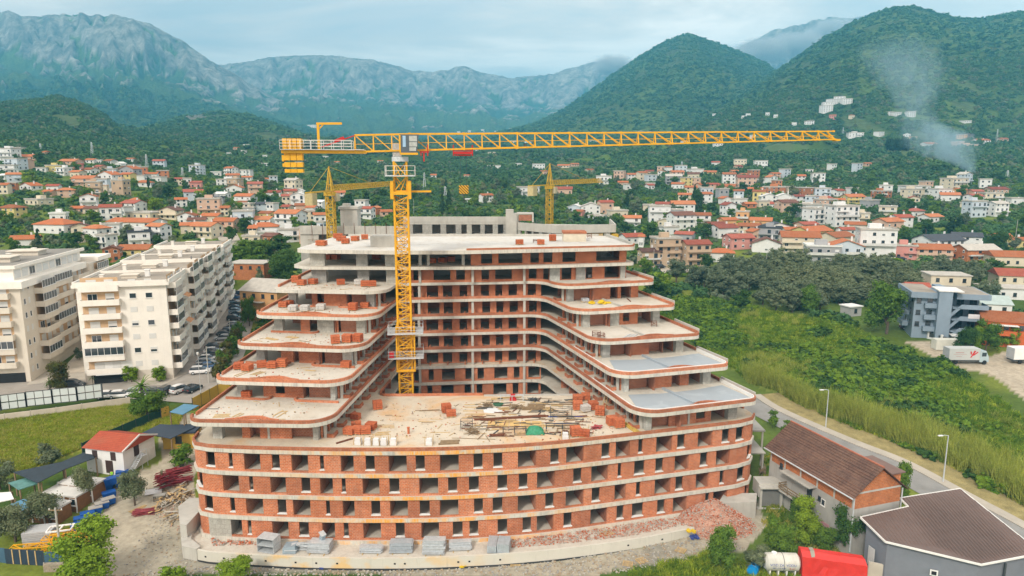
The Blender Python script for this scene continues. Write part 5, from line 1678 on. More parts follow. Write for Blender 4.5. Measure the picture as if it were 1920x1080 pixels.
 if big:
  part('chimney',MB().box(w*.2 - .3,w*.2 + .3,.3,.9,wh,wh + rh + 1.0),WM['w'],rf)
  nwin = max(2,min(5,int(w/3.2)))
  for s_ in range(ns):
   zz_ = s_*(wh/ns)
   bal = (s_ > 0 and rnd.random() < .7)
   if bal:
    bw = w*rnd.choice([.5,.96,.96])
    bx = 0 if bw > w*.8 else rnd.choice([-1,1])*w*.23
    mb = MB().box(bx - bw/2,bx + bw/2,-d/2 - 1.35,-d/2 - .003,zz_ - .12,zz_ + .06)
    mb.box(bx - bw/2,bx + bw/2,-d/2 - 1.35,-d/2 - 1.25,zz_ + .061,zz_ + (1.0 if rnd.random() < .5 else .5))
    part('balcony',mb,RAIL if rnd.random() < .5 else (WM[wc] if wc != 'b' else RAIL),o)
   for i in range(nwin):
    xx = -w/2 + w*(i + .5)/nwin
    if rnd.random() < .1: continue
    door = bal and rnd.random() < .6
    put_win(o,xx,-d/2 - .01,zz_ + (.1 if door else .95),0,1.5 if door else 1.2,2.1 if door else 1.25,rnd.choice(['d','w','w','h','d']) if typ != 'u' else 'd',2 if door else 1)
   side = w/2 + .01 if rz < 0 else -w/2 - .01
   for i in range(2):
    yy = -d/2 + d*(i + .5)/2
    put_win(o,-side if False else (w/2 + .01 if x < 0 else -w/2 - .01),yy,zz_ + .95,math.pi/2 if x < 0 else -math.pi/2,1.1,1.25,rnd.choice(['w','d','h']))
  if typ == 'u':
   pass
 else:
  mb = MB()
  nwin = max(2,min(4,int(w/3)))
  for s_ in range(ns):
   for i in range(nwin):
    xx = -w/2 + w*(i + .5)/nwin; zz_ = s_*(wh/ns) + .9
    mb.box(xx - .6,xx + .6,-d/2 - .05,-d/2 - .003,zz_,zz_ + 1.3)
  part('window',mb,GLASS,o,kind='stuff')
 ob = {'px': px,'py': py,'W': W,'typ': typ,'wc': wc,'rc': rc,'ns': ns,'o': o,'bal': big}
 HOUSES.append(ob)
 return o
HOUSES = []
FAR = MB()
A4 = '''45,165,130,75,f,w,k;115,110,90,35,f,c,k;105,235,130,70,f,l,k;200,225,80,60,g,p,o;205,160,110,35,g,p,o;340,125,40,25,g,p,o;515,195,140,35,g,p,o;680,185,70,30,g,w,o;735,190,40,25,f,w,k;820,190,90,30,g,w,o;895,215,70,35,G,w,w;975,175,50,20,g,w,o;1000,230,80,25,f,w,k;1190,215,85,50,g,l,r;580,245,70,50,g,s,r;470,275,100,45,f,w,w;395,245,110,35,f,y,k;305,250,70,25,f,w,k;50,260,110,50,f,w,k;30,305,70,35,g,w,w;100,325,110,60,g,l,o;575,290,100,45,g,c,o;670,265,110,40,g,w,o;745,235,90,30,g,p,r;815,265,100,30,f,l,k;910,265,90,50,G,c,o;965,265,70,40,g,w,r;1065,280,75,55,f,b,k;1135,300,80,40,g,w,o;1215,295,90,45,f,b,k;810,335,140,75,G,w,o;955,325,95,60,g,y,o;625,355,150,65,g,p,o;760,375,90,60,f,l,k;1070,360,120,40,h,w,o;1345,350,75,50,g,c,r;1400,365,60,55,f,w,k;1465,370,85,45,g,s,r;1055,315,100,30,f,w,k;1190,325,90,30,f,w,k;25,415,70,70,g,c,o;82,405,70,60,f,b,k;215,385,135,45,G,w,o;395,400,85,50,g,w,r;485,440,125,60,h,p,o;700,445,110,100,f,t,k;775,410,50,50,f,c,k;360,430,60,25,g,p,o;1020,500,160,45,h,w,o;1440,480,150,85,g,l,r;1350,512,90,60,g,w,o;1655,445,110,30,g,w,w;1620,490,100,40,f,g,d;1755,400,115,45,G,w,o;1700,355,170,40,f,w,k;1740,320,100,50,g,p,o;1830,290,75,45,f,w,k;1615,280,80,25,f,w,w;1850,315,70,30,g,w,o;1560,570,170,100,f,p,o;1685,580,60,65,g,c,o;1830,555,120,55,f,c,k;1835,500,140,75,g,w,o;75,590,160,80,h,y,o;580,560,100,40,g,p,o;690,565,120,50,g,c,n;820,610,160,100,g,w,r;935,575,70,50,f,w,k;1070,600,240,35,f,c,k;1275,605,145,80,G,c,n;1400,640,120,75,G,w,o;1580,630,130,60,g,c,o;1470,650,130,40,g,l,n;430,615,115,45,f,w,w;400,705,265,85,h,w,o;590,710,130,65,G,c,n;1000,665,400,50,g,w,o;715,775,180,110,h,w,o;590,780,100,55,g,c,n;830,725,130,70,f,w,k;790,825,120,85,f,w,k;1185,785,160,130,g,w,o;1030,810,170,95,f,w,d;1420,710,150,70,g,c,o;1540,745,200,100,g,c,o;1690,705,165,95,g,p,o;1820,650,150,90,f,l,k;170,800,200,55,g,w,o;1000,880,220,70,g,y,o;830,925,130,105,G,b,n;1900,750,60,85,g,c,o;270,497,180,25,f,c,k'''
B4 = '''445,450,65,40,f,l,k;400,450,50,25,g,w,o;445,555,110,40,g,w,r;570,545,100,40,g,p,r;640,540,75,35,G,w,w;545,630,65,80,g,c,r;635,645,110,105,G,w,w;365,665,110,60,g,l,d;440,690,65,70,f,w,k;550,665,70,40,g,c,r;655,675,90,60,g,p,o;735,685,70,55,g,w,o;805,650,80,60,g,w,w;790,745,95,60,g,w,o;710,735,90,60,f,c,k;400,722,110,50,g,y,o;360,765,170,45,g,w,o;570,805,210,130,g,w,o;370,862,210,95,h,w,o;560,895,170,80,f,w,k;440,955,120,110,g,b,n;710,905,130,100,f,p,o;290,950,130,85,f,c,o;930,580,110,60,g,p,o;1110,650,90,55,f,w,k;1150,722,110,80,g,w,r;1210,690,65,55,G,b,o;1290,702,90,40,g,p,o;820,840,65,80,f,l,k;250,410,70,45,f,w,k;1640,415,60,25,g,w,o;245,185,45,15,f,w,k;170,205,45,15,g,p,o;840,270,45,15,f,w,k;710,300,40,15,f,w,k;925,315,40,15,g,w,o;380,325,45,15,f,w,k;1250,305,30,12,g,w,o;230,640,100,45,g,w,o;260,700,80,50,f,l,k'''
C4_ = '''570,45,60,30,g,w,r;755,50,90,45,f,c,k;740,80,65,35,g,p,r;910,60,90,45,f,w,k;310,90,90,40,f,l,k;215,100,50,45,g,y,o;165,125,60,40,G,w,o;160,98,60,40,f,p,k;280,155,90,65,g,p,o;405,140,90,40,g,c,n;420,105,110,30,f,w,k;530,115,90,30,g,y,o;20,150,60,55,g,c,o;90,155,70,35,f,w,k;70,110,60,30,g,p,r;670,182,95,75,g,w,o;710,105,60,25,g,p,o;780,130,70,25,g,p,o;855,142,75,55,f,b,k;805,207,140,80,g,p,r;900,190,60,40,f,w,k;1015,140,75,40,g,p,o;1090,135,80,55,f,l,k;1200,162,90,45,g,w,o;1275,115,60,35,f,w,k;1030,207,60,45,f,b,k;75,220,60,35,g,w,r;350,205,80,60,f,y,k;420,195,80,50,f,p,k;290,215,100,40,g,w,o;480,225,110,45,g,p,o;555,225,70,45,g,p,r;660,228,150,40,g,c,o;500,280,90,60,f,l,k;620,295,85,65,f,g,k;745,302,80,70,g,l,o;385,252,90,50,g,c,o;340,312,100,55,g,c,o;870,265,110,50,g,l,o;900,312,100,75,g,y,o;965,322,110,60,G,w,w;1090,322,160,60,G,w,w;1020,252,180,40,f,b,k;1120,250,80,40,f,c,k;1240,275,115,55,f,b,k;1200,330,90,60,g,w,r;1285,342,85,60,f,l,k;1385,347,120,65,g,l,r;1490,345,90,50,g,w,o;640,332,80,50,G,w,o;745,335,110,35,f,w,k;1045,367,120,45,g,w,r;1135,360,90,50,f,b,k;930,352,90,35,f,c,k;825,360,90,25,g,b,o;75,392,100,45,f,c,k;175,402,110,75,g,s,r;325,407,165,85,g,w,o;250,452,165,65,f,l,k;665,417,110,85,G,w,r;775,482,105,80,f,a,o;920,497,170,55,g,a,o;665,502,130,60,g,a,o;1300,367,140,35,g,c,k;1370,375,90,30,g,b,o;1330,482,180,100,f,w,k;1525,497,210,130,f,w,k;1675,472,100,60,f,c,k;1490,270,100,45,g,w,r;1595,270,65,50,f,w,k;1610,327,140,60,g,y,o;1735,357,130,45,f,g,k;190,497,120,50,G,c,k;220,557,130,45,f,w,k;570,522,140,40,g,c,r;635,582,200,85,g,w,r;345,612,150,65,g,g,r;830,562,170,75,g,c,o;870,597,110,70,G,p,o;985,602,180,80,f,g,d;1040,540,190,60,G,w,d;1260,520,160,35,g,p,r;1310,577,280,65,g,y,o;1150,562,120,40,g,w,o;195,795,200,180,f,t,k;420,802,200,175,g,t,r;620,765,195,85,h,w,o;70,800,150,120,g,t,n;750,667,205,95,g,s,r;960,692,225,90,G,w,n;1215,702,290,140,g,c,o;1490,642,260,85,g,c,o;1385,767,260,105,f,g,w;1555,762,250,140,G,l,o;1785,752,270,200,f,w,k;15,652,40,80,g,w,o'''
D3 = '''170,35,70,35,f,w,k;210,80,45,25,g,s,o;330,75,35,20,g,c,o;615,60,50,20,f,w,k;705,65,50,28,f,w,k;1055,102,60,10,f,w,k;60,112,55,15,f,w,k;355,192,90,22,f,w,k;505,187,60,22,f,w,k;680,192,45,20,G,w,w;720,207,40,14,f,p,k;825,252,100,22,g,w,o;1030,200,60,18,f,a,k;1005,254,70,28,f,p,k;1070,258,100,15,f,p,k;1155,237,90,28,g,w,o;1290,217,50,15,g,p,o;205,402,55,32,f,w,k;365,414,60,45,f,l,k;430,377,25,15,g,p,o;805,522,75,40,f,p,k;550,547,85,40,f,w,k;525,577,110,35,f,b,k;740,557,150,45,f,w,k;725,577,130,45,f,c,k;990,527,140,60,f,c,k;900,587,115,55,f,w,k;1010,562,110,40,g,a,o;960,597,120,45,g,w,o;730,607,70,35,G,c,r;1120,560,80,25,g,p,r;1110,617,110,55,g,w,r;1225,602,110,45,f,c,k;1255,547,110,30,g,p,r;1380,617,90,30,f,w,k;1090,640,110,25,f,c,k;565,692,115,50,f,c,k;735,697,120,45,h,w,r;840,732,130,45,g,w,o;570,810,170,90,g,p,o;650,765,120,70,g,w,r;360,782,130,45,g,c,o;300,812,100,40,g,w,r;905,920,260,92,g,w,d;1070,892,180,80,g,w,d;855,972,220,85,g,p,o;670,967,150,75,f,s,k;1140,977,210,88,g,b,k;1290,862,80,50,g,y,o;1385,892,90,55,g,y,o'''
E2 = '''268,220,60,14,f,w,k;385,207,20,12,f,w,k;480,222,55,22,f,w,k;505,247,35,18,g,p,o;600,214,60,12,g,c,o;650,207,40,10,g,p,o;720,242,40,20,g,c,o;430,347,100,35,f,w,k;600,337,80,28,g,p,r;230,377,65,35,g,w,o;140,264,25,10,g,c,o;145,382,25,15,f,w,k;790,292,70,32,f,w,k;865,277,55,40,f,p,k;920,272,55,28,g,w,o;970,272,50,35,g,c,o;880,302,45,22,g,p,o;910,317,50,20,f,w,k;1010,277,50,25,f,l,k;1010,312,40,20,f,w,k;655,422,70,30,G,l,w;730,432,95,45,G,w,k;675,442,45,25,g,s,o;797,432,70,55,g,p,r;855,447,90,25,f,c,k;925,492,85,45,g,w,o;760,467,85,15,f,l,k;1007,422,65,25,g,c,n;925,572,110,40,g,w,r;1170,100,30,14,g,w,o;1330,120,40,18,f,w,k;430,100,30,8,f,w,k;360,95,30,8,f,w,k;745,95,40,8,f,w,k;200,140,40,8,f,w,k;260,150,40,8,f,c,k'''
for txt,ox,oy,sc_ in ((A4,0,260,4.0),(B4,400,230,4.0),(C4_,1200,300,4.0),(D3,1500,200,3.376),(E2,820,230,2.526)):
 for row in txt.split(';'):
  f_ = row.split(',')
  X_,Y2,W2,H2 = (float(v) for v in f_[:4])
  rzz = None
  if sc_ == 4.0 and ox == 1200 and 100 < Y2 - 600 and W2 > 140: rzz = .18 if X_ < 500 else -.25
  build_house(ox + X_/sc_,oy + Y2/sc_,W2/sc_,H2/sc_,f_[4],f_[5],f_[6],rzz)
rf_ = random.Random(77)
def filler(n,x0,x1,y0,y1):
 k = 0; t_ = 0
 while k < n and t_ < n*60:
  t_ += 1
  px,py = rf_.uniform(x0,x1),rf_.uniform(y0,y1); g = GT(px,py)
  if any((g[0] - a) ** 2 + (g[1] - b) ** 2 < (r + 6) ** 2 for a,b,r in FOOT): continue
  s_ = 1280/g[1]; k += 1
  build_house(px,py,rf_.uniform(9,14)*s_,rf_.uniform(5.5,9)*s_,rf_.choice('gggGfff'),rf_.choice('wwwcpcltg'),rf_.choice('ooorkn'))
filler(9,150,560,325,455); filler(11,1230,1560,330,450); filler(4,1560,1900,345,440)
for px,py,W,H in ((1552,203,18,9),(1562,196,20,8),(1576,190,22,7),(1588,195,18,8),(1412,258,9,4),(1340,218,7,4),(1395,222,8,4),(1403,218,8,4),(1440,216,8,4),(1455,220,7,4),(1520,232,14,4),(1490,236,9,5),(905,246,6,3),(880,248,6,3),(860,250,6,3),(930,249,6,3),(845,239,5,3),(585,240,22,5),(455,288,12,5),(462,276,10,4),(430,291,9,4),(560,310,9,5),(495,297,10,5),(1670,216,14,5),(1705,218,13,6)):
 build_house(px,py,W,H,'f','w','k')
tag(part('distant_houses',FAR,[WM['w'],WM['c'],WM['p'],GLASS,MATS['orange_tiles']],None),kind='stuff')
# --- labels: look first, then the quarter of the photograph, then place among look-alikes
ORD = ['','leftmost','second from left','third from left','fourth from left','fifth from left','sixth from left','seventh from left','eighth from left','ninth from left','tenth from left','eleventh from left','twelfth from left','thirteenth from left','fourteenth from left','fifteenth from left']
NUM = ['','one','two','three','four','five','six','seven','eight','nine','ten','eleven','twelve','thirteen','fourteen','fifteen']
def nth(n):
 o1 = ['','first','second','third','fourth','fifth','sixth','seventh','eighth','ninth','tenth','eleventh','twelfth','thirteenth','fourteenth','fifteenth','sixteenth','seventeenth','eighteenth','nineteenth']
 t1 = {2: 'twent',3: 'thirt',4: 'fort',5: 'fift',6: 'sixt',7: 'sevent',8: 'eight',9: 'ninet'}
 if n < 20: return o1[n]
 return t1[n // 10] + ('y-' + o1[n % 10] if n % 10 else 'ieth')
def zone_of(h):
 px,py = h['px'],h['py']
 if px < 480:
  return 'high on the left slope' if py < 320 else ('halfway up the left town' if py < 385 else ('in the lower left town' if py < 440 else 'behind the cream apartment blocks'))
 if px < 700: return 'on the forested slope under the crane jib' if py < 345 else ('in the dense town left of the crane' if py < 410 else 'just left of the brick terraces')
 if px < 1180: return 'in the wooded valley behind the crane' if py < 330 else 'among trees beyond the concrete shell'
 if px < 1500:
  if py < 270: return 'high on the right mountain'
  return 'at the top of the right town' if py < 350 else ('in the middle of the right town' if py < 410 else 'in the front rows of the right town')
 if py < 270: return 'high on the smoky right mountain'
 if px < 1700: return 'at the back of the far right town' if py < 385 else ('in the middle of the far right town' if py < 430 else 'along the olive grove')
 return 'below the smoke at far right' if py < 400 else 'at the right edge beyond the olives'
def look_of(h):
 sz = 'tiny' if h['W'] < 9 else ('small' if h['W'] < 22 else ('mid-sized' if h['W'] < 40 else 'large'))
 st = ('one-storey','one-storey','two-storey','three-storey','four-storey','five-storey','six-storey')[min(6,h['ns'])]
 col = WALLC[h['wc']][0]
 rf = ROOFC[h['rc']][0]
 if h['typ'] == 'f': rt = 'flat-roofed house'
 elif h['typ'] == 'h': rt = 'house with hipped %s roof' % rf
 elif h['typ'] == 'G': rt = 'house, gable end forward, %s roof' % rf
 else: rt = 'house with %s roof' % rf
 return (sz + ' ' + col + ' ' + rt) if h['W'] < 16 else (sz + ' ' + st + ' ' + col + ' ' + rt)
groups = {}
for h in HOUSES: groups.setdefault((look_of(h),zone_of(h)),[]).append(h)
for (lk,zn),hs in groups.items():
 hs.sort(key=lambda h: h['px'])
 for i,h in enumerate(hs):
  lab = lk + ' ' + zn
  if len(hs) > 1:
   lab = (ORD[min(i + 1,15)] if i < len(hs) - 1 else 'rightmost') + ' of %s: ' % NUM[min(len(hs),15)] + lab
  ws = lab.split()
  if len(ws) > 16: lab = ' '.join(w for w in ws if w not in ('the','with','of','house,'))
  if len(lab.split()) > 16: lab = ' '.join(w for w in lab.split() if not w.endswith('storey'))
  h['o']['label'] = lab
  h['o']['group'] = 'houses of the hillside town'
# --- neighbours with a look of their own
def gp_(px,py): return GT(px,py)
g = gp_(1768,638)
gb = thing('apartment_house','blue-grey four-storey house with zigzag outer stair and flat roofs','house',(g[0],g[1] + 1,g[2] - .3),-.30)
BG = streaked('blue_grey_render',(.235,.30,.37),.12,.9,(.13,.16,.2),.2)
u = 11.3/88*.0 + g[1]/FPX
def gbp(n,mb,m=BG,parent=None): return part(n,mb,m,parent or gb)
Wd = 13.5
FLO = 2.9
gbp('wall',MB().box(-6.5,0,0,12,-2,11.2)); gbp('wall',MB().box(1.8,8.6,4.2,12,-2,11.2))
gbp('stair_tower',MB().box(-1.9,1.0,-2.4,-.003,-2,12.6)); gbp('stair_wall',MB().box(.003,1.8,.5,12,-2,12.3))
gbp('stair_roof',MB().box(-2.1,3.2,-2.6,4,12.602,12.85),MATS['white_roof'])
gbp('roof',MB().box(-7.6,-1.95,-1.2,12.6,10.6,12.0,0).box(-7.2,-2.0,-.8,12.2,12.002,12.03,1),[BG,ROOFB]); gbp('roof',MB().box(2.4,9.6,-.6,12.6,10.6,11.9,0).box(2.8,9.2,-.2,12.2,11.902,11.93,1),[BG,ROOFB])
for k in range(3):
 z0 = 2.4 + k*FLO
 o = gbp('balcony',MB().box(1.8,9.3,-.5,4.19,z0,z0 + .2).box(3.6,9.3,-.5,-.36,z0 + .2,z0 + 1.1).box(9.16,9.3,-.36,4.19,z0 + .2,z0 + 1.1))
 for x in (4.6,7.4): put_win(o,x,4.18,z0 + .3,0,1.6,2.1,'d',2)
 if k > 0 or True:
  mb = MB()
  z00 = z0 - 2.7
  mb.add([(1.02,-.5,z00),(1.02,-.36,z00),(3.6,-.36,z0 + .2),(3.6,-.5,z0 + .2),(1.02,-.5,z00 + 1.1),(1.02,-.36,z00 + 1.1),(3.6,-.36,z0 + 1.1),(3.6,-.5,z0 + 1.1)],
      [(0,1,2,3),(7,6,5,4),(0,3,7,4),(2,1,5,6),(3,2,6,7),(1,0,4,5)])
  gbp('stair_flight',mb)
 o = gbp('balcony',MB().box(-4.4,-1.91,-1.3,-.004,z0,z0 + 1.1).box(-7.8,-6.504,4,9,z0,z0 + 1.1))
 put_win(gb,-3.1,-.02,z0 + .3,0,1.2,2.0,'d',2)
 put_win(gb,-5.5,-.02,z0 + .9,0,1.0,1.2,'d')
 put_win(gb,-6.52,2.2,z0 + .9,-math.pi/2,1.2,1.3,'d'); put_win(gb,-6.52,6.5,z0 + .3,-math.pi/2,1.6,2.1,'w',2)
gbp('laundry',MB().box(5.2,9.1,-.56,-.53,6.0,7.1),plain('hung_sheets',(.66,.64,.66),.9))
gbp('ground_wall',MB().box(1.8,9.3,3,3.3,-2,2.39)); gbp('porch_roof',MB().box(1.4,4.6,-3.2,-.6,1.9,2.05),MATS['white_roof'])
FOOT.append((g[0] + 1,g[1] + 6,13))
def simple_house(px,py,w,d,h,label,wall,roof,rz,rtype='g',extra=None):
 g = gp_(px,py)
 o = thing('house' if h > 2.9 else 'shed',label,'house' if h > 2.9 else 'shed',(g[0],g[1] + d*.3,g[2]),rz)
 part('wall',MB().box(-w/2,w/2,-d/2,d/2,-2,h),wall,o)
 if rtype == 'g':
  part('roof',MB().add([(-w/2 - .4,-d/2 - .4,h - .05),(w/2 + .4,-d/2 - .4,h - .05),(w/2 + .4,0,h + d*.2),(-w/2 - .4,0,h + d*.2),(w/2 + .4,d/2 + .4,h - .05),(-w/2 - .4,d/2 + .4,h - .05)],[(0,1,2,3),(3,2,4,5),(0,3,5),(1,4,2),(0,5,4,1)]),roof,o)
 else:
  part('roof',MB().box(-w/2 - .3,w/2 + .3,-d/2 - .3,d/2 + .3,h + .002,h + .3),roof,o)
 for i in range(max(1,int(w/3))):
  x = -w/2 + w*(i + .5)/max(1,int(w/3))
  put_win(o,x,-d/2 - .01,.9 + (h - 2.8 if h > 4 else 0),0,1.0,1.2,'d')
 FOOT.append((g[0],g[1] + d*.3,max(w,d)*.6))
 return o
oc = streaked('orange_render',(.55,.13,.035),.12,.9,(.3,.1,.05),.2)
oh = simple_house(1900,648,12,9,6.0,'orange-walled house with orange roof at the right edge',oc,MATS['orange_tiles'],-.35)
part('balcony',MB().box(-4.5,.5,-5.6,-4.52,2.8,3.9),oc,oh); part('awning',MB().box(-4.6,.6,-6.0,-4.53,5.2,5.35),MATS['white_roof'],oh)
simple_house(1868,598,7,9,4.4,'white shed-roofed outbuilding between blue-grey house and orange house',WM['w'],plain('mint_sheet_roof',(.40,.48,.46),.6),-.3)
simple_house(1900,560,16,8,3.2,'long white flat house with tall chimney at the right edge',WM['w'],MATS['plain_roof'],-.2,'f')
simple_house(1912,540,12,10,4.2,'brown-roofed house partly cut off by the right edge',WM['c'],MATS['red_tiles'],-.3)
simple_house(1905,498,16,10,3.6,'wide orange-roofed house beyond olives at the right edge',WM['c'],MATS['orange_tiles'],-.2)
simple_house(1778,562,11,8,7.6,'flat white and tan house rising behind the blue-grey one',WM['c'],MATS['plain_roof'],-.2,'f')
simple_house(1722,575,6,7,5.6,'small pinkish house with red roof hidden beside the big tree',WM['p'],MATS['red_tiles'],-.2)
simple_house(1598,592,4.0,3.6,2.6,'lonely pale grey garden shed left of the big round tree',streaked('shed_grey',(.40,.40,.39),.2,.9),MATS['white_roof'],.3,'f')
simple_house(468,523,13,9,5.6,'small red-brick house with white windows left of the terraces',BRICK_OR,MATS['plain_roof'],-.08,'f')
o2 = simple_house(505,600,12,13,8.6,'orange-brown three-storey house with flat grey roof half hidden by the brick terraces',WM['a'],MATS['plain_roof'],-.28,'g')
part('balcony',MB().box(-6,2,-7.9,-6.52,5.6,5.8).box(-6,2,-7.9,-6.52,2.7,2.9),CONC,o2)
# ------------------------------------------------------------------ vehicles
t = newmat('car_paint')
oi = t.n.new('ShaderNodeObjectInfo')
b = t.bsdf(oi.outputs['Color'],.28,0,None,.5)
b.inputs['Coat Weight'].default_value = .5; b.inputs['Coat Roughness'].default_value = .08
CARP = MATS['car_paint']
LAMPW = plain('lamp_glass',(.6,.6,.58),.2); LAMPR = plain('tail_lamp',(.35,.02,.02),.3)
def loft(mb,secs,m=0):
 """closed body from cross sections (lists of points of equal length)"""
 n = len(secs[0]); o = len(mb.v)
 for s_ in secs: mb.v.extend(s_)
 for i in range(len(secs) - 1):
  for k in range(n):
   l = (k + 1) % n
   mb.f.append([o + i*n + k,o + i*n + l,o + (i + 1)*n + l,o + (i + 1)*n + k]); mb.mi.append(m)
 mb.f.append([o + k for k in range(n - 1,-1,-1)]); mb.mi.append(m)
 mb.f.append([o + (len(secs) - 1)*n + k for k in range(n)]); mb.mi.append(m)
def ring(x,w,z0,z1,b=.14,tw=None):
 """cross section in the y-z plane, bevelled"""
 tw = tw or w - .12
 return [(x,-w,z0 + b),(x,-w + b,z0),(x,w - b,z0),(x,w,z0 + b),(x,w,(z0 + z1)*.5),(x,tw,z1),(x,-tw,z1),(x,-w,(z0 + z1)*.5)]
def make_car(kind):
 c = thing('parked_car','prototype','car',(0,0,0))
 suv = kind == 'suv'
 k = 1.12 if suv else 1.0
 zt = .95*k
 mb = MB()
 loft(mb,[ring(-2.12,.70,.38,.74*k),ring(-2.0,.82,.25,.92*k),ring(-1.3,.88,.22,zt),ring(0.4,.89,.22,zt),ring(1.1,.87,.22,.90*k),ring(1.95,.80,.25,.76*k),ring(2.12,.66,.36,.62*k)])
 part('body',mb,CARP,c,smooth=False)
 h = 1.68 if suv else 1.46
 rb = -2.0 if suv else -1.75
 mb = MB(); loft(mb,[ring(rb,.72,zt - .1,zt + .08,.03,.68),ring(rb + .45,.78,zt - .1,h - .06,.03,.58),ring(-.2,.80,zt - .1,h - .02,.03,.60),ring(.35,.80,zt - .1,h - .08,.03,.58),ring(1.15,.76,zt - .1,zt + .03,.03,.70)])
 part('window_band',mb,GLASS,c)
 mb = MB(); loft(mb,[[(x,-w,z - .05),(x,w,z - .05),(x,w*.97,z),(x,-w*.97,z)] for x,w,z in ((rb + .38,.60,h - .04),(-.2,.62,h + .02),(.42,.59,h - .07))])
 part('roof',mb,CARP,c)
 for x in (-1.32,1.33):
  for y in (-.80,.80):
   w = part('wheel',MB().tube([(x,y - .1,.32),(x,y + .1,.32)],.32,12),BLACK,c)
   part('rim',MB().tube([(x,y - .115 if y < 0 else y + .1,.32),(x,y - .1 if y < 0 else y + .115,.32)],.19,10),STEEL,w)
 for y in (-.55,.55):
  part('headlight',MB().box(2.0,2.1,y - .16,y + .16,.55*k,.68*k),LAMPW,c)
  part('tail_light',MB().box(-2.12,-2.03,y - .16,y + .16,.68*k,.82*k),LAMPR,c)
 return c
car_p = {'car': make_car('car'),'suv': make_car('suv')}
used_car = set()
CARC = {'white': (.72,.72,.72,1),'black': (.012,.012,.014,1),'dark grey': (.05,.055,.06,1),'silver': (.38,.40,.42,1),'blue': (.03,.10,.24,1),'dark blue': (.015,.03,.07,1),'silver blue': (.20,.29,.38,1),'maroon': (.10,.012,.015,1)}
def place_car(px,py,col,rz,label,kind='car',group=None,dz=.12):
 g = GT(px,py)
 p = car_p[kind]
 if kind not in used_car:
  used_car.add(kind); r = p
  r.location = (g[0],g[1],g[2] + dz); r.rotation_euler = (0,0,rz); r['label'] = label
  if group: r['group'] = group
  r.color = CARC[col]
  for ch in kids(r):
   ch.color = CARC[col]
   for gc in kids(ch): gc.color = CARC[col]
  return r
 r = copy_tree(p,(g[0],g[1],g[2] + dz),rz,label,group,None,CARC[col])
 if not group and 'group' in r: del r['group']
 return r
SR = RZB
street_cars = [(446,553,'dark blue','car'),(441,561,'blue','car'),(435,569,'silver blue','car'),(443,574,'dark grey','car'),(443,581,'dark blue','car'),(443,587,'silver blue','car'),(442,593,'dark blue','car'),(440,601,'black','suv'),
      (441,613,'silver','car'),(434,618,'dark grey','car'),(430,625,'dark blue','car'),(422,630,'dark grey','car'),(418,638,'silver','car'),(402,654,'black','car'),(400,663,'white','car'),(395,670,'black','suv'),(390,677,'white','car'),(386,684,'silver','car'),(385,692,'blue','car'),(376,701,'white','suv')]
names = ['farthest','second','third','fourth','fifth','sixth','seventh','eighth','ninth','tenth','eleventh','twelfth','thirteenth','fourteenth','fifteenth','sixteenth','seventeenth','eighteenth','nineteenth','nearest']
for i,(px,py,col,kd) in enumerate(street_cars):
 nm_ = names[i] + (' from the far end' if 0 < i < 19 else '')
 place_car(px,py,col,SR + (math.pi if i % 3 == 0 else 0) + random.uniform(-.05,.05),'%s parked %s in the row beside the apartment block, %s' % (col,'SUV' if kd == 'suv' else 'car',nm_),kd,'cars parked along the apartment street')
for px,py,col,kd,rz,lab in ((202,747,'white','car',.25,'white car just right of the white panel hoarding'),(226,746,'white','car',.2,'white sedan parked beside the low wall right of the hoarding'),
  (256,741,'silver','car',.3,'silver car half hidden by the palm behind the field'),(289,740,'dark grey','car',.2,'dark car behind the round green bush'),(313,738,'black','suv',1.4,'black SUV parked next to white SUV at the junction'),
  (339,736,'white','suv',1.1,'white SUV parked between two black vehicles at the junction'),(362,734,'black','car',1.3,'black car nearest to the yellow site fence'),(139,727,'dark grey','suv',.1,'grey SUV in front of the beige block behind the hoarding'),
  (1238,503,'black','suv',.5,'black van beside the tan apartment house'),(1217,508,'silver','car',.9,'silver car by the road left of the tan apartments'),(1345,507,'white','car',.2,'white car between gateposts below the tan apartments'),
  (1836,509,'dark blue','car',.1,'dark car parked on the grassy track at far right'),(1852,509,'silver blue','car',.1,'silver-blue car parked on the grassy track at far right'),
  (1703,618,'maroon','car',-.2,'maroon car behind the grey garden fence'),(1727,613,'black','suv',-.5,'black van under the blue-grey house'),(1730,627,'dark grey','car',-.1,'dark grey car just inside the white-posted fence'),
  (1818,655,'silver','car',.0,'pale car behind the grey lorry'),(1690,488,'black','car',.1,'black car outside the salmon pink house by the olives')):
 place_car(px,py,col,rz,lab,kd)
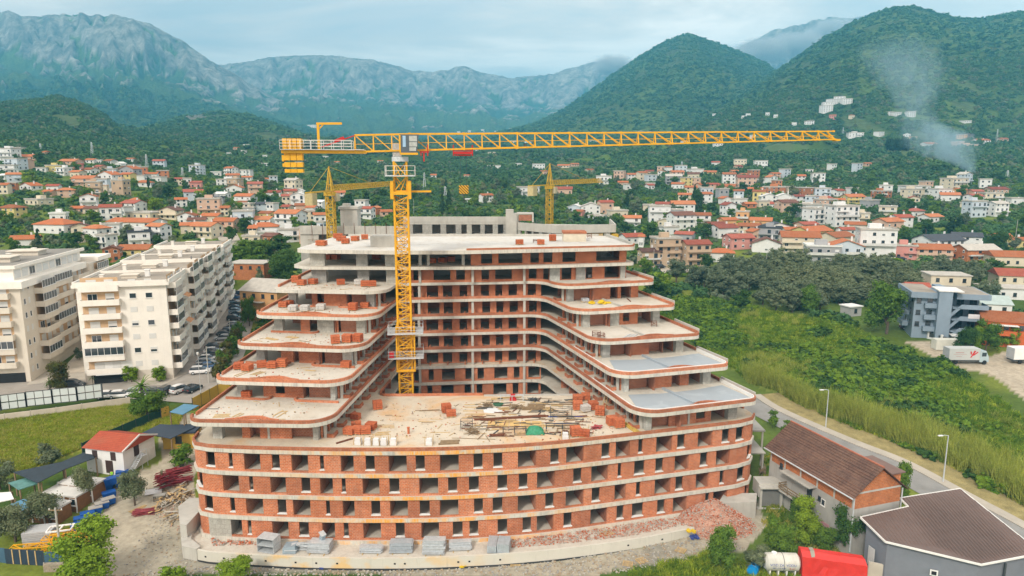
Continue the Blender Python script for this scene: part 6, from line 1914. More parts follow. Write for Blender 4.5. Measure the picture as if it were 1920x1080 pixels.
def lorry(px,py,rz,label,boxc,cabc,L=6.6,with_cab=True):
 g = GT(px,py)
 c = thing('box_truck',label,'truck',(g[0],g[1],g[2] + .1),rz)
 part('cargo_box',MB().box(-L/2 - 1,L/2 - 1,-1.2,1.2,.95,3.5),boxc,c)
 mb = MB()
 if with_cab:
  loft(mb,[[(x,-1.1,.5),(x,1.1,.5),(x,1.1,z1),(x,-1.1,z1)] for x,z1 in ((L/2 - .9,3.0),(L/2 + .35,2.95),(L/2 + .95,1.75),(L/2 + 1.05,1.2))])
  o = part('cab',mb,cabc,c)
  part('windscreen',MB().add([(L/2 + .42,-1.0,2.8),(L/2 + .42,1.0,2.8),(L/2 + .98,1.0,1.75),(L/2 + .98,-1.0,1.75)],[(0,3,2,1)]),GLASS,o)
  part('side_window',MB().box(L/2 - .5,L/2 + .45,-1.13,-1.101,1.75,2.6),GLASS,o)
 part('chassis',MB().box(-L/2 - 1,L/2 + .6,-.9,.9,.55,.948),STEEL_D,c)
 part('box_door',MB().box(-L/2 - 1.05,-L/2 - 1.003,-1.1,1.1,1.05,3.4),plain('lorry_door',(.42,.43,.44),.6),c)
 for x in (-L/2 + .6,L/2 + .2):
  for y in (-1.0,1.0): part('wheel',MB().tube([(x,y - .14,.45),(x,y + .14,.45)],.45,12),BLACK,c)
 return c
lg = plain('lorry_grey',(.46,.48,.47),.6,var=.08)
tr = lorry(1809,681,-.02,'light grey box lorry with red mark parked by the field',lg,plain('lorry_cab',(.40,.50,.54),.4))
def text(s,size,loc,rot,mat,parent,depth=.006,name='lettering',align='CENTER'):
 cu = bpy.data.curves.new(name,'FONT'); cu.body = s; cu.size = size; cu.align_x = align; cu.extrude = depth
 tmp = bpy.data.objects.new('tmp',cu); COL.objects.link(tmp)
 bpy.context.view_layer.update()
 me = bpy.data.meshes.new_from_object(tmp.evaluated_get(bpy.context.evaluated_depsgraph_get()))
 bpy.data.objects.remove(tmp); bpy.data.curves.remove(cu)
 me.materials.clear(); me.materials.append(mat)
 o = bpy.data.objects.new(name,me); COL.objects.link(o)
 o.parent = parent; o.location = loc; o.rotation_euler = rot
 return o
mb = MB().add([(.2,-1.215,1.5),(.5,-1.215,1.5),(1.4,-1.215,3.0),(1.0,-1.215,3.1)],[(0,1,2,3)]).add([(.7,-1.216,2.1),(.95,-1.216,1.9),(1.9,-1.216,2.7),(1.7,-1.216,2.85)],[(0,1,2,3)]).add([(.5,-1.217,2.3),(.3,-1.217,2.1),(.1,-1.217,2.9),(.45,-1.217,2.9)],[(0,1,2,3)])
part('red_emblem',mb,RED,tr)
part('red_print_line',MB().box(-3.0,-1.2,-1.212,-1.205,2.55,2.68).box(-3.4,-.6,-1.212,-1.205,2.2,2.27).box(-2.8,-1.6,-1.212,-1.205,1.7,1.78),plain('faded_red_print',(.42,.22,.22),.7),tr)
lorry(1925,680,.05,'white box lorry seen from behind at the right edge',WHITE,WHITE,6.0)
g = GT(1776,657)
tb = thing('trailer','white cargo container body standing behind the grey lorry','container',(g[0],g[1] + 1,g[2]),-.05)
part('body',MB().box(-2.6,2.6,-1.1,1.1,.1,2.5),plain('cream_sheet',(.62,.62,.55),.6,var=.12),tb)
part('door',MB().box(2.603,2.65,-1.0,1.0,.2,2.4),WHITE,tb)
# ------------------------------------------------------------------ vegetation
def leafmat(name,c1,c2,c3,tr=.25):
 t = newmat(name)
 oi = t.n.new('ShaderNodeObjectInfo'); p = t.pos()
 c = t.mix(oi.outputs['Random'],c1,c2)
 c = t.mix(t.ramp(t.noise(p,.9,4,.65),[(.35,0.0),(.62,1.0)]),c,c3)
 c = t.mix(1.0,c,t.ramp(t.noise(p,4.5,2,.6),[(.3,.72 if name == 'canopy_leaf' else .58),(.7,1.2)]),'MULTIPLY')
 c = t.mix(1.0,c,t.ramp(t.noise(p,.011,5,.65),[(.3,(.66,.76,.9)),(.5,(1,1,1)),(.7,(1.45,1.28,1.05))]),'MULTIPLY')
 d = t.n.new('ShaderNodeBsdfPrincipled'); t.set(d.inputs['Base Color'],c); d.inputs['Roughness'].default_value = .65; d.inputs['Specular IOR Level'].default_value = .1
 tl = t.n.new('ShaderNodeBsdfTranslucent'); t.set(tl.inputs[0],t.mix(1.0,c,(1.15,1.25,.6),'MULTIPLY'))
 m = t.n.new('ShaderNodeMixShader'); m.inputs[0].default_value = tr
 t.l.new(d.outputs[0],m.inputs[1]); t.l.new(tl.outputs[0],m.inputs[2]); t.l.new(m.outputs[0],t.out.inputs[0])
 return MATS[name]
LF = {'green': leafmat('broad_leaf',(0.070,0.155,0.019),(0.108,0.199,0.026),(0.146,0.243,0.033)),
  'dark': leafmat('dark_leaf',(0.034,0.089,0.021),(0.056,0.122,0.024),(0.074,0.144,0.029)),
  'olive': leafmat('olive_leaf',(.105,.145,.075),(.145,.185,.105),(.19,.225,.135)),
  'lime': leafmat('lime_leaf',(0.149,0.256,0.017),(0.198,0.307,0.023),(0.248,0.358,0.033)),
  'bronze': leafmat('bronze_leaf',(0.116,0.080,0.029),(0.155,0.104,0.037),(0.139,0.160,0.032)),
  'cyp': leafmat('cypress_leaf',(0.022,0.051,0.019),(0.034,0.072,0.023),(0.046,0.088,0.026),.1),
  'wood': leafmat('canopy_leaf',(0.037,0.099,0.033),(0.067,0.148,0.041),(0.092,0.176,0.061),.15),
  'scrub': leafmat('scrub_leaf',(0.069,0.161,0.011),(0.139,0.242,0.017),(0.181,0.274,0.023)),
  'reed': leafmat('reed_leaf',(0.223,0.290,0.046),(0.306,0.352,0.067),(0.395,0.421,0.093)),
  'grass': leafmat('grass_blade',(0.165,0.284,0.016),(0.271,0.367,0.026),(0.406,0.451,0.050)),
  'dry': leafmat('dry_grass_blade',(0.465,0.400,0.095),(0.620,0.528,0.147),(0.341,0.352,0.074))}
BARK = plain('bark',(.13,.10,.075),.9,var=.35,scale=3)
def crown_mesh(name,seed,mat,lobes,n_leaf,leaf,core=True,up=.25,flat=.0):
 """leaf cards clustered over lobes (x, y, z, rx, rz); normals lean outwards"""
 rg = np.random.default_rng(seed)
 V = []; F = []
 L = np.array(lobes,float); ar = L[:,3] ** 2; ar /= ar.sum()
 k = 0
 ncl = max(8,n_leaf // 9)
 li = rg.choice(len(L),ncl,p=ar)
 for i in range(ncl):
  l = L[li[i]]
  d = rg.normal(size=3); d[2] = d[2]*.9 + up; d /= np.linalg.norm(d)
  rr = rg.uniform(.78,1.12)
  c = l[:3] + d*np.array([l[3],l[3],l[4]])*rr
  for j in range(n_leaf // ncl):
   o = c + rg.normal(size=3)*l[3]*.17
   nrm = d*.9 + rg.normal(size=3)*.55 + np.array([0,0,.35]); nrm /= np.linalg.norm(nrm)
   a = np.cross(nrm,rg.normal(size=3)); a /= np.linalg.norm(a) + 1e-9; b = np.cross(nrm,a)
   s = leaf*rg.uniform(.6,1.35)
   V += [tuple(o - a*s*.5 - b*s*.35),tuple(o + a*s*.5 - b*s*.3),tuple(o + a*s*.42 + b*s*.4),tuple(o - a*s*.4 + b*s*.45)]
   F.append([k,k + 1,k + 2,k + 3]); k += 4
 if core:
  import bmesh
  for l in L:
   bm = bmesh.new(); bmesh.ops.create_icosphere(bm,subdivisions=1,radius=1)
   o = len(V)
   for v in bm.verts:
    f = .78*(1 + rg.uniform(-.15,.12))
    V.append((l[0] + v.co.x*l[3]*f,l[1] + v.co.y*l[3]*f,l[2] + v.co.z*l[4]*f))
   bm.verts.ensure_lookup_table()
   for fc in bm.faces: F.append([o + v.index for v in fc.verts])
   bm.free()
 me = bpy.data.meshes.new(name); me.from_pydata(V,[],F); me.materials.append(mat); me.update()
 return me
def lobes_round(seed,R=1.0,n=7,z=1.0,sq=.8):
 rg = np.random.default_rng(seed)
 out = [(0,0,z,R*.62,R*.62*sq)]
 for i in range(n):
  a = rg.uniform(0,6.28); r = R*rg.uniform(.35,.62); s = R*rg.uniform(.32,.5)
  out.append((math.cos(a)*r,math.sin(a)*r,z + R*sq*rg.uniform(-.42,.5),s,s*sq))
 return out
def trunk_mesh(seed,h,r,spread,name='trunk'):
 rg = random.Random(seed); mb = MB()
 mb.tube([(0,0,-.4),(rg.uniform(-.1,.1)*h,rg.uniform(-.1,.1)*h,h*.55),(0,0,h)],r,7,r2=r*.5)
 for i in range(4):
  a = i*1.57 + rg.uniform(-.4,.4)
  mb.tube([(0,0,h*rg.uniform(.55,.9)),(math.cos(a)*spread*.5,math.sin(a)*spread*.5,h*1.2),(math.cos(a)*spread,math.sin(a)*spread,h*1.5)],r*.45,5,r2=r*.15)
 return mb.mesh(name,BARK)
TREES = {}
def tree_proto(kind,v):
 key = (kind,v)
 if key in TREES: return TREES[key]
 sd = hash(kind) % 97*0 + v*17 + {'green': 1,'dark': 2,'olive': 3,'lime': 4,'bronze': 5,'cyp': 6,'bush': 7,'palm': 8}.get(kind,9)
 if kind == 'cyp':
  cr = crown_mesh('crown',sd,LF['cyp'],[(0,0,.18 + .75*i/6,.13*(1 - .8*abs(i/6 - .35)),.16) for i in range(7)],700,.07)
  tk = MB().tube([(0,0,-.1),(0,0,.3)],.02,6).mesh('trunk',BARK)
 elif kind == 'palm':
  mb = MB(); rg = random.Random(sd)
  for i in range(26):
   a = i*2.4; el = rg.uniform(-.2,1.1); prev = Vector((0,0,.75)); d = Vector((math.cos(a)*math.cos(el),math.sin(a)*math.cos(el),math.sin(el)))
   side = Vector((-math.sin(a),math.cos(a),0))
   for s_ in range(4):
    nx = prev + d*.13; d = (d + Vector((0,0,-.28))).normalized(); w = .045*(1 - s_/5)
    mb.add([tuple(prev - side*w),tuple(prev + side*w),tuple(nx + side*w*.7),tuple(nx - side*w*.7)],[(0,1,2,3)])
    prev = nx
  cr = mb.mesh('crown',LF['green']); tk = MB().tube([(0,0,-.1),(.01,0,.76)],.05,8).mesh('trunk',BARK)
 else:
  mat = LF['green' if kind == 'bush' else kind]
  sq = .9 if kind in ('green','lime') else .78
  zc = .60 if kind != 'bush' else .42
  lb = [(a*.42,b*.42,c,r*.42,r2*.42) for a,b,c,r,r2 in lobes_round(sd,1.0,9,0,sq)]
  lb = [(a,b,c + zc,r,r2) for a,b,c,r,r2 in lb]
  cr = crown_mesh('crown',sd,mat,lb,5200 if v > 4 else 1500,(.034 if v > 4 else .062) if kind != 'olive' else (.03 if v > 4 else .05))
  tk = trunk_mesh(sd,.36,.035,.24)
 TREES[key] = (cr,tk)
 return TREES[key]
BUSHY = ('bush',)
def plant(kind,x,y,h,w=None,label=None,cat='tree',group=None,v=0,z=None,name=None):
 cr,tk = tree_proto(kind,v)
 nm_ = name or {'cyp': 'cypress_tree','palm': 'palm_tree','olive': 'olive_tree','bush': 'bush'}.get(kind,'broadleaf_tree')
 o = bpy.data.objects.new(nm_,None); COL.objects.link(o); o.empty_display_size = .3
 o.location = (x,y,(T(x,y) if z is None else z)); o.rotation_euler = (0,0,random.uniform(0,6.28))
 w = w or h*(.22 if kind == 'cyp' else .95)
 base_w = .26 if kind == 'cyp' else (1.0 if kind == 'palm' else .95)
 o.scale = (w/base_w,w/base_w,h)
 tag(o,label,cat,group)
 for nm,me in (('crown',cr),('trunk',tk)):
  c = bpy.data.objects.new(nm,me); COL.objects.link(c); c.parent = o
 return o
def plant_px(kind,px,py,hpx,wpx,label,cat='tree',group=None,v=0,z=None,name=None):
 g = GT(px,py) if py < 1079 else (lambda q_: (q_[0],q_[1],T(q_[0],q_[1])))(G(px,py,.5))
 s = (g[1]*math.cos(PITCH) + (CAM_Z - g[2])*math.sin(PITCH))/FPX
 return plant(kind,g[0],g[1],hpx*s*1.08,wpx*s,label,cat,group,v,z,name)
for a in (
 ('lime',172,1092,100,135,'bright yellow-green tree at the bottom left corner by the dark gate','tree'),
 ('lime',325,1092,30,55,'small bright bush at the bottom edge left of the ledge','bush'),
 ('lime',440,1094,40,90,'wide bright bush at the bottom edge below the left end of the ledge','bush'),
 ('olive',252,948,62,58,'round olive tree between gravel track and blue bins','tree'),
 ('olive',165,942,68,52,'olive tree with bare trunk in front of the white-roofed site cabins','tree'),
 ('olive',92,986,66,80,'olive tree in front of the nearest site cabin','tree'),
 ('olive',28,1016,66,85,'broad olive tree at the left edge above the grey panels','tree'),
 ('olive',2,918,48,60,'olive tree cut off by the left edge','tree'),
 ('olive',96,872,38,58,'olive tree rising behind the dark net roofs','tree'),
 ('green',343,872,34,46,'dark bush against the left end of the brick shell','bush'),
 ('olive',303,915,30,16,'slim shrub beside the red pipe stacks','shrub'),
 ('green',1352,1062,72,72,'round bush at the foot of the rubble heap','bush'),
 ('green',1462,1052,78,62,'leafy tree behind the water tank','tree'),
 ('lime',1512,1015,68,66,'bright shrub against the grey house wall','bush'),
 ('green',1495,985,46,40,'shrub at the corner under the house balcony','shrub'),
 ('green',1548,1030,40,56,'low bush behind the red tarpaulin','bush'),
 ('dark',1592,1040,92,62,'upright dark green tree between grey house and red tarpaulin','tree'),
 ('olive',1418,1068,40,60,'scrubby bush left of the blue tank','bush'),
 ('green',1688,948,78,42,'slim dark tree behind the brick gable of the long house','tree'),
 ('green',1448,802,26,24,'small fig tree by the road behind the shell','tree'),
 ('green',1472,815,22,22,'second small tree along the road wall','tree'),
 ('green',1494,822,18,20,'third small tree by the road, nearest the brown roof','tree'),
 ('bronze',112,738,52,46,'round brown-leaved tree in front of the gap between apartment blocks','tree'),
 ('lime',246,718,32,36,'bright shrub at the foot of the cream apartment block','shrub'),
 ('lime',299,716,24,30,'low bright shrub near the right corner of the cream block','shrub'),
 ('palm',95,738,26,24,'small palm left of the brown-leaved tree','palm'),
 ('palm',175,722,18,18,'tiny palm in front of the garage opening','palm'),
 ('palm',268,758,44,52,'spreading palm behind the round green bush','palm'),
 ('green',280,786,52,70,'round green bush at the edge of the grass field','bush'),
 ('olive',150,676,22,20,'small tree in the plaza planter between the blocks','tree'),
 ('olive',168,664,20,14,'second small tree in the plaza between the blocks','tree'),
 ('dark',534,534,64,58,'tall dark tree just left of the upper brick terraces','tree'),
 ('green',472,494,40,98,'wide green tree right of the end of the cream block','tree'),
 ('dark',518,474,30,62,'dark tree behind the wide green tree left of the terraces','tree'),
 ('green',467,612,52,30,'tall hedge tree beside the orange-brown house','tree'),
 ('green',500,615,34,44,'garden tree under the orange-brown house','tree'),
 ('green',1660,626,84,92,'big round dark green tree left of the blue-grey house','tree'),
 ('dark',1808,664,52,44,'dense tree right of the blue-grey house','tree'),
 ('lime',1828,660,40,26,'yellow-green tree between two dense trees by the lorry','tree'),
 ('green',1850,660,56,48,'dense round tree left of the orange house','tree'),
 ('lime',1890,650,34,40,'pale green tree in front of the orange house','tree'),
 ('green',1517,586,46,50,'bright round tree standing in front of the olive grove','tree'),
 ('dark',1388,580,34,40,'dark tree at the near left corner of the olive grove','tree'),
 ('bush',1302,590,22,24,'lone round bush in the open part of the green field','bush'),
 ('olive',1375,530,40,46,'big grey olive tree at the left end of the grove','tree'),
 ('cyp',842,402,40,10,'dark cypress above the concrete shell, right one','tree'),
 ('cyp',830,402,34,8,'dark cypress above the concrete shell, left one','tree'),
 ('cyp',688,388,26,9,'dark cypress just right of the left yellow crane','tree'),
 ('dark',1308,397,42,22,'tall dark conifer standing among the houses of the right town','tree'),
 ('cyp',1782,440,30,16,'dark cypress clump, left one above the white houses','tree'),
 ('cyp',1797,440,32,14,'dark cypress clump, right one above the white houses','tree'),
 ('dark',1866,482,48,46,'dense tree right of the dark-roofed white houses','tree')):
 plant_px(a[0],a[1],a[2],a[3],a[4],a[5],a[6],v=((a[1] // 7) % 2 + (5 if a[3] > 38 else 0)) if a[0] not in ('cyp','palm') else 0)
for i,(px,py) in enumerate(((412,714),(419,700),(427,686),(434,672),(441,660),(448,650))):
 plant_px('bronze' if i % 2 == 0 else 'green',px,py,40,32,'bronze-green hedge shrub beside the parked cars, %s from the street corner' % nth(i + 1),'shrub','hedge shrubs along the parked cars',i % 2,name='hedge_shrub')
for i in range(9): plant_px('cyp',1664 + i*4.6,281 + (i % 3),19,8,'dark cypress in the row high on the right slope, %s from left' % nth(i + 1),'tree','cypress row on the mountain slope')
SITE = [(-48,74),(-46,142),(30,195),(45,88),(36,76)]
def clear(x,y,pad=1.0):
 for fx,fy,fr in FOOT:
  if (x - fx) ** 2 + (y - fy) ** 2 < (fr + pad) ** 2: return False
 return True
fa = np.array(FOOT)
def clear_np(x,y,pad=1.0,front=0.0):
 ok = np.ones(len(x),bool)
 for fx,fy,fr in fa:
  dx = x - fx; dy = y - fy
  ok &= ~((dx*dx + dy*dy < (fr + pad) ** 2) | ((np.abs(dx - fx/fy*dy) < fr*.8) & (dy < 0) & (dy > -front)))
 return ok
BLOCKED = [SITE,[(-57,140),(-50,120),(-130,118),(-140,185),(-106,225),(-78,225)],[(-54,165),(-54,190),(30,192),(30,165)],[(90,145),(135,150),(140,190),(90,185)]]
def free(x,y):
 ok = np.ones(len(x),bool)
 for b in BLOCKED: ok &= ~inpoly(x,y,b)
 for P_ in (ROAD,):
  for i in range(len(P_) - 1):
   a = np.array(P_[i][:2]); b = np.array(P_[i + 1][:2]); d = b - a; L = np.hypot(*d)
   tt_ = np.clip(((x - a[0])*d[0] + (y - a[1])*d[1])/L ** 2,0,1)
   ok &= np.hypot(x - a[0] - d[0]*tt_,y - a[1] - d[1]*tt_) > 6.5
 return ok
GROVE = GTs([(1290,545),(1330,520),(1430,500),(1560,503),(1690,508),(1790,520),(1850,530),(1920,540),(1920,585),(1860,585),(1700,560),(1640,575),(1560,590),(1450,585),(1380,570)])
gx = [p[0] for p in GROVE]; gy = [p[1] for p in GROVE]
n = 0; pts_ = []; LT = []
rg = random.Random(5)
while n < 190 and len(pts_) < 9000:
 x,y = rg.uniform(min(gx),max(gx)),rg.uniform(min(gy),max(gy)); pts_.append(0)
 if not inpoly(np.array([x]),np.array([y]),GROVE)[0] or not clear(x,y,2.0) or not free(np.array([x]),np.array([y]))[0]: continue
 n += 1
 LT.append((plant('olive',x,y,rg.uniform(4.6,7.2),rg.uniform(6.5,9.5),None,'tree','olive trees of the grove',n % 3),'grove','olive tree'))
n = 0; tries = 0
while n < 300 and tries < 9000:
 tries += 1
 y = 185 + 430*rg.random() ** .8; x = y*rg.uniform(-.78,.78)
 if not clear(x,y,1.5) or not free(np.array([x]),np.array([y]))[0] or inpoly(np.array([x]),np.array([y]),GROVE)[0]: continue
 kind = rg.choices(['green','dark','olive','cyp','lime'],[6,4,3,.7,.8])[0]
 lab = {'green': 'green leafy tree','dark': 'dark green tree','olive': 'grey-green olive tree','cyp': 'narrow dark cypress','lime': 'yellow-green tree'}[kind]
 h = rg.uniform(4.5,8.5) if kind != 'cyp' else rg.uniform(8,13)
 if not clear_np(np.array([x]),np.array([y]),.5,9)[0] and rg.random() < .75: continue
 LT.append((plant(kind,x,y,h,None if kind == 'cyp' else h*rg.uniform(.9,1.3),None,'tree','trees between the town houses',n % 2),'town',lab))
 n += 1
byz = {}
for o,wh,lab in LT:
 px,py = project(*o.location)
 zn = ('in the %s row of the olive grove' % ('farthest','second','middle','fourth','nearest')[int(max(0,min(4.99,(py - 500)/17)))] if wh == 'grove' else zone_of({'px': px,'py': py}))
 byz.setdefault((lab,zn),[]).append((px,o))
for (lab,zn),l in byz.items():
 l.sort(key=lambda q_: q_[0])
 for i,(_,o) in enumerate(l):
  o['label'] = ('%s, %s from left, %s' % (lab,nth(i + 1),zn) if len(l) > 1 else '%s standing alone of its kind %s' % (lab,zn))
# --- masses nobody could count: woods, scrub, reeds, grass
def scatter(name,P,S_,pick_n,protos,seed=1):
 me = bpy.data.meshes.new(name)
 me.vertices.add(len(P)); me.vertices.foreach_set('co',np.asarray(P,'f').ravel())
 rg = np.random.default_rng(seed)
 a = me.attributes.new('scl','FLOAT_VECTOR','POINT'); a.data.foreach_set('vector',np.asarray(S_,'f').ravel())
 a = me.attributes.new('rz','FLOAT','POINT'); a.data.foreach_set('value',rg.uniform(0,6.28,len(P)).astype('f'))
 a = me.attributes.new('pick','INT','POINT'); a.data.foreach_set('value',rg.integers(0,pick_n,len(P)).astype('i'))
 me.update()
 o = bpy.data.objects.new(name,me); COL.objects.link(o)
 co_ = bpy.data.collections.new(name + '_kinds')
 for i,m in enumerate(protos):
  q_ = bpy.data.objects.new('%s_kind' % name,m); co_.objects.link(q_)
 ng = bpy.data.node_groups.new(name + '_scatter','GeometryNodeTree')
 ng.interface.new_socket('Geometry',in_out='INPUT',socket_type='NodeSocketGeometry')
 ng.interface.new_socket('Geometry',in_out='OUTPUT',socket_type='NodeSocketGeometry')
 N = ng.nodes; L = ng.links
 gi = N.new('NodeGroupInput'); go = N.new('NodeGroupOutput')
 iop = N.new('GeometryNodeInstanceOnPoints'); ci = N.new('GeometryNodeCollectionInfo')
 ci.inputs['Collection'].default_value = co_
 ci.inputs['Separate Children'].default_value = True; ci.inputs['Reset Children'].default_value = True
 def na(nm,ty):
  q_ = N.new('GeometryNodeInputNamedAttribute'); q_.data_type = ty; q_.inputs['Name'].default_value = nm
  return [s for s in q_.outputs if s.enabled and s.name == 'Attribute'][0]
 cx = N.new('ShaderNodeCombineXYZ'); L.new(na('rz','FLOAT'),cx.inputs[2])
 er = N.new('FunctionNodeEulerToRotation'); L.new(cx.outputs[0],er.inputs[0])
 L.new(gi.outputs[0],iop.inputs['Points']); L.new(ci.outputs[0],iop.inputs['Instance'])
 iop.inputs['Pick Instance'].default_value = True
 L.new(na('pick','INT'),iop.inputs['Instance Index'])
 L.new(er.outputs[0],iop.inputs['Rotation']); L.new(na('scl','FLOAT_VECTOR'),iop.inputs['Scale'])
 L.new(iop.outputs[0],go.inputs[0])
 md = o.modifiers.new('scatter','NODES'); md.node_group = ng
 tag(o,kind='stuff')
 return o
def bush_protos(mat,n,leaves,leaf,seed,sq=.8,z=.35):
 return [crown_mesh('clump',seed + i,mat,lobes_round(seed + i*3,1.0,6,z,sq),leaves,leaf) for i in range(n)]
def mk(n,ymin,ymax,amin=-.80,amax=.80,p=2.0):
 y = (RNG.uniform(ymin ** p,ymax ** p,n)) ** (1/p); x = y*RNG.uniform(amin,amax,n)
 return x,y
def put(name,x,y,smin,smax,hz_,protos,sink=.15,seed=1):
 z = terrain(x,y)
 s = RNG.uniform(smin,smax,len(x)); h = s*RNG.uniform(hz_[0],hz_[1],len(x))
 return scatter(name,np.stack([x,y,z - s*sink],1),np.stack([s,s,h],1),len(protos),protos,seed)
x,y = mk(9500,170,640)
ok = clear_np(x,y,1.2,13) & free(x,y) & ~inpoly(x,y,GROVE)
dens_ = fbm(x/45,y/45,3,91)
ok &= (dens_ > .40) | (y > 330)
ok &= ~(inpoly(x,y,Z_SAND[0]) | inpoly(x,y,Z_SAND[2]))
right_field = GTs([(1215,575),(1300,560),(1400,575),(1480,590),(1560,600),(1640,610),(1700,640),(1800,700),(1860,740),(1920,790),(1930,970),(1800,880),(1640,815),(1500,765),(1420,725),(1330,660),(1260,610)])
ok &= ~inpoly(x,y,right_field)
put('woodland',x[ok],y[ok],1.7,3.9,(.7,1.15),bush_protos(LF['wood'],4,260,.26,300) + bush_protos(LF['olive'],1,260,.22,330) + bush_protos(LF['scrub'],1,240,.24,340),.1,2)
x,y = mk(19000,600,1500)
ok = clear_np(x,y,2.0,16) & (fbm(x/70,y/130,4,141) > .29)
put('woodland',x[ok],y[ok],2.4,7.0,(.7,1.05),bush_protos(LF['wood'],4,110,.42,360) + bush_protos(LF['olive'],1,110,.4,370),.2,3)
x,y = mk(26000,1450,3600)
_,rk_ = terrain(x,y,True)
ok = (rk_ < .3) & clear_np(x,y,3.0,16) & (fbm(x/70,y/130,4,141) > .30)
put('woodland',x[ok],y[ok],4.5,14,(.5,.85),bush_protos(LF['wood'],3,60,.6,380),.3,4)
def inside(poly,n,seed=0):
 px_ = [p[0] for p in poly]; py_ = [p[1] for p in poly]
 x = RNG.uniform(min(px_),max(px_),n); y = RNG.uniform(min(py_),max(py_),n)
 m = inpoly(x,y,poly)
 return x[m],y[m]
x,y = inside(right_field,5200)
dn = fbm(x/13,y/13,4,123)
reed_band = GTs([(1390,700),(1440,715),(1500,745),(1600,775),(1700,800),(1800,840),(1920,885),(1925,950),(1850,905),(1760,860),(1660,820),(1570,792),(1490,765),(1420,738)])
ok = (dn > .545) & ~(inpoly(x,y,reed_band) & (dn < .6)) & clear_np(x,y,1.5) & free(x,y)
put('scrub',x[ok],y[ok],.7,2.6,(.5,1.1),bush_protos(LF['scrub'],3,240,.22,400) + bush_protos(LF['green'],1,240,.22,420) + bush_protos(LF['dark'],1,240,.22,430),.1,5)
FLW = leafmat('broom_flower',(.45,.40,.03),(.30,.32,.03),(.14,.20,.03))
x,y = inside(right_field,90)
ok = free(x,y) & clear_np(x,y,1.5)
put('flowering_scrub',x[ok],y[ok],.7,1.6,(.5,.8),bush_protos(FLW,2,240,.2,450),.1,15)
def dn_(x,y): return fbm(x/5 + 9,y/5,3,55)
def blades(name,seed,mat,n,h,w,r,lean=.25):
 rg = np.random.default_rng(seed); V = []; F = []; k = 0
 for i in range(n):
  a = rg.uniform(0,6.28); q_ = r*math.sqrt(rg.random()); b = np.array([math.cos(a)*q_,math.sin(a)*q_,0])
  d = rg.normal(size=2)*lean; hh = h*rg.uniform(.55,1.1)
  t_ = rg.uniform(0,3.14); s = np.array([math.cos(t_),math.sin(t_),0])*w
  m = b + np.array([d[0]*.35,d[1]*.35,.55])*hh; e = b + np.array([d[0],d[1],1.0])*hh
  V += [tuple(b - s),tuple(b + s),tuple(m + s*.8),tuple(m - s*.8),tuple(e)]
  F += [[k,k + 1,k + 2,k + 3],[k + 3,k + 2,k + 4]]; k += 5
 me = bpy.data.meshes.new(name); me.from_pydata(V,[],F); me.materials.append(mat); me.update()
 return me
x,y = inside(reed_band,5200)
ok = free(x,y)
ok &= dn_(x,y) > .36
put('reeds',x[ok],y[ok],.55,1.35,(.75,1.4),[blades('reed_clump',500 + i,LF['reed'],60,2.7,.045,.8,.26) for i in range(3)],0,6)
x,y = inside(GTs([(1385,585),(1450,575),(1510,600),(1480,625),(1420,615),(1420,650),(1500,680),(1640,720),(1800,760),(1920,800),(1920,880),(1700,800),(1500,740),(1400,695)]),1500)
ok = free(x,y) & (fbm(x/9,y/9,3,7) > .5)
put('reeds',x[ok],y[ok],.6,1.0,(.6,1.0),[blades('reed_clump',520 + i,LF['reed'],50,2.5,.05,.9,.3) for i in range(2)],0,7)
x,y = inside(Z_FIELD[0],15000)
put('grass',x,y,.7,1.5,(.6,1.3),[blades('grass_tuft',540 + i,LF['grass'],26,.42,.03,.35,.5) for i in range(2)] + [blades('grass_tuft',545,LF['dry'],22,.45,.03,.35,.5)],0,8)
x,y = inside(right_field,15000)
ok = free(x,y)
put('grass',x[ok],y[ok],1.0,2.2,(.5,1.1),[blades('grass_tuft',550 + i,LF['scrub'],30,.5,.04,.45,.6) for i in range(2)] + [blades('grass_tuft',556,LF['grass'],30,.5,.04,.45,.6)],0,9)
x,y = inside(Z_DRY[0],9000)
ok = free(x,y)
put('grass',x[ok],y[ok],.6,1.1,(.5,.9),[blades('grass_tuft',560 + i,LF['dry'],26,.32,.03,.4,.6) for i in range(2)] + [blades('grass_tuft',565,LF['grass'],26,.3,.03,.4,.6)],0,10)
WEED = [G(1180,1079,.3)[:2],G(1330,1035,.5)[:2],G(1430,1060,.5)[:2],G(1500,1085,.5)[:2],G(1200,1110,.3)[:2]]
x,y = inside(WEED,900)
put('grass',x,y,.8,1.5,(.8,1.4),[blades('grass_tuft',570,LF['scrub'],30,.5,.035,.4,.5),blades('grass_tuft',571,LF['grass'],30,.5,.035,.4,.5)],0,11)
YARD = GTs([(1430,860),(1450,845),(1450,930),(1560,985),(1600,1010),(1560,1040),(1430,1000),(1440,930)])
x,y = inside(YARD,700)
put('grass',x,y,.8,1.3,(.8,1.3),[blades('grass_tuft',572,LF['dry'],26,.45,.035,.4,.5),blades('grass_tuft',573,LF['scrub'],26,.5,.035,.4,.5)],0,12)
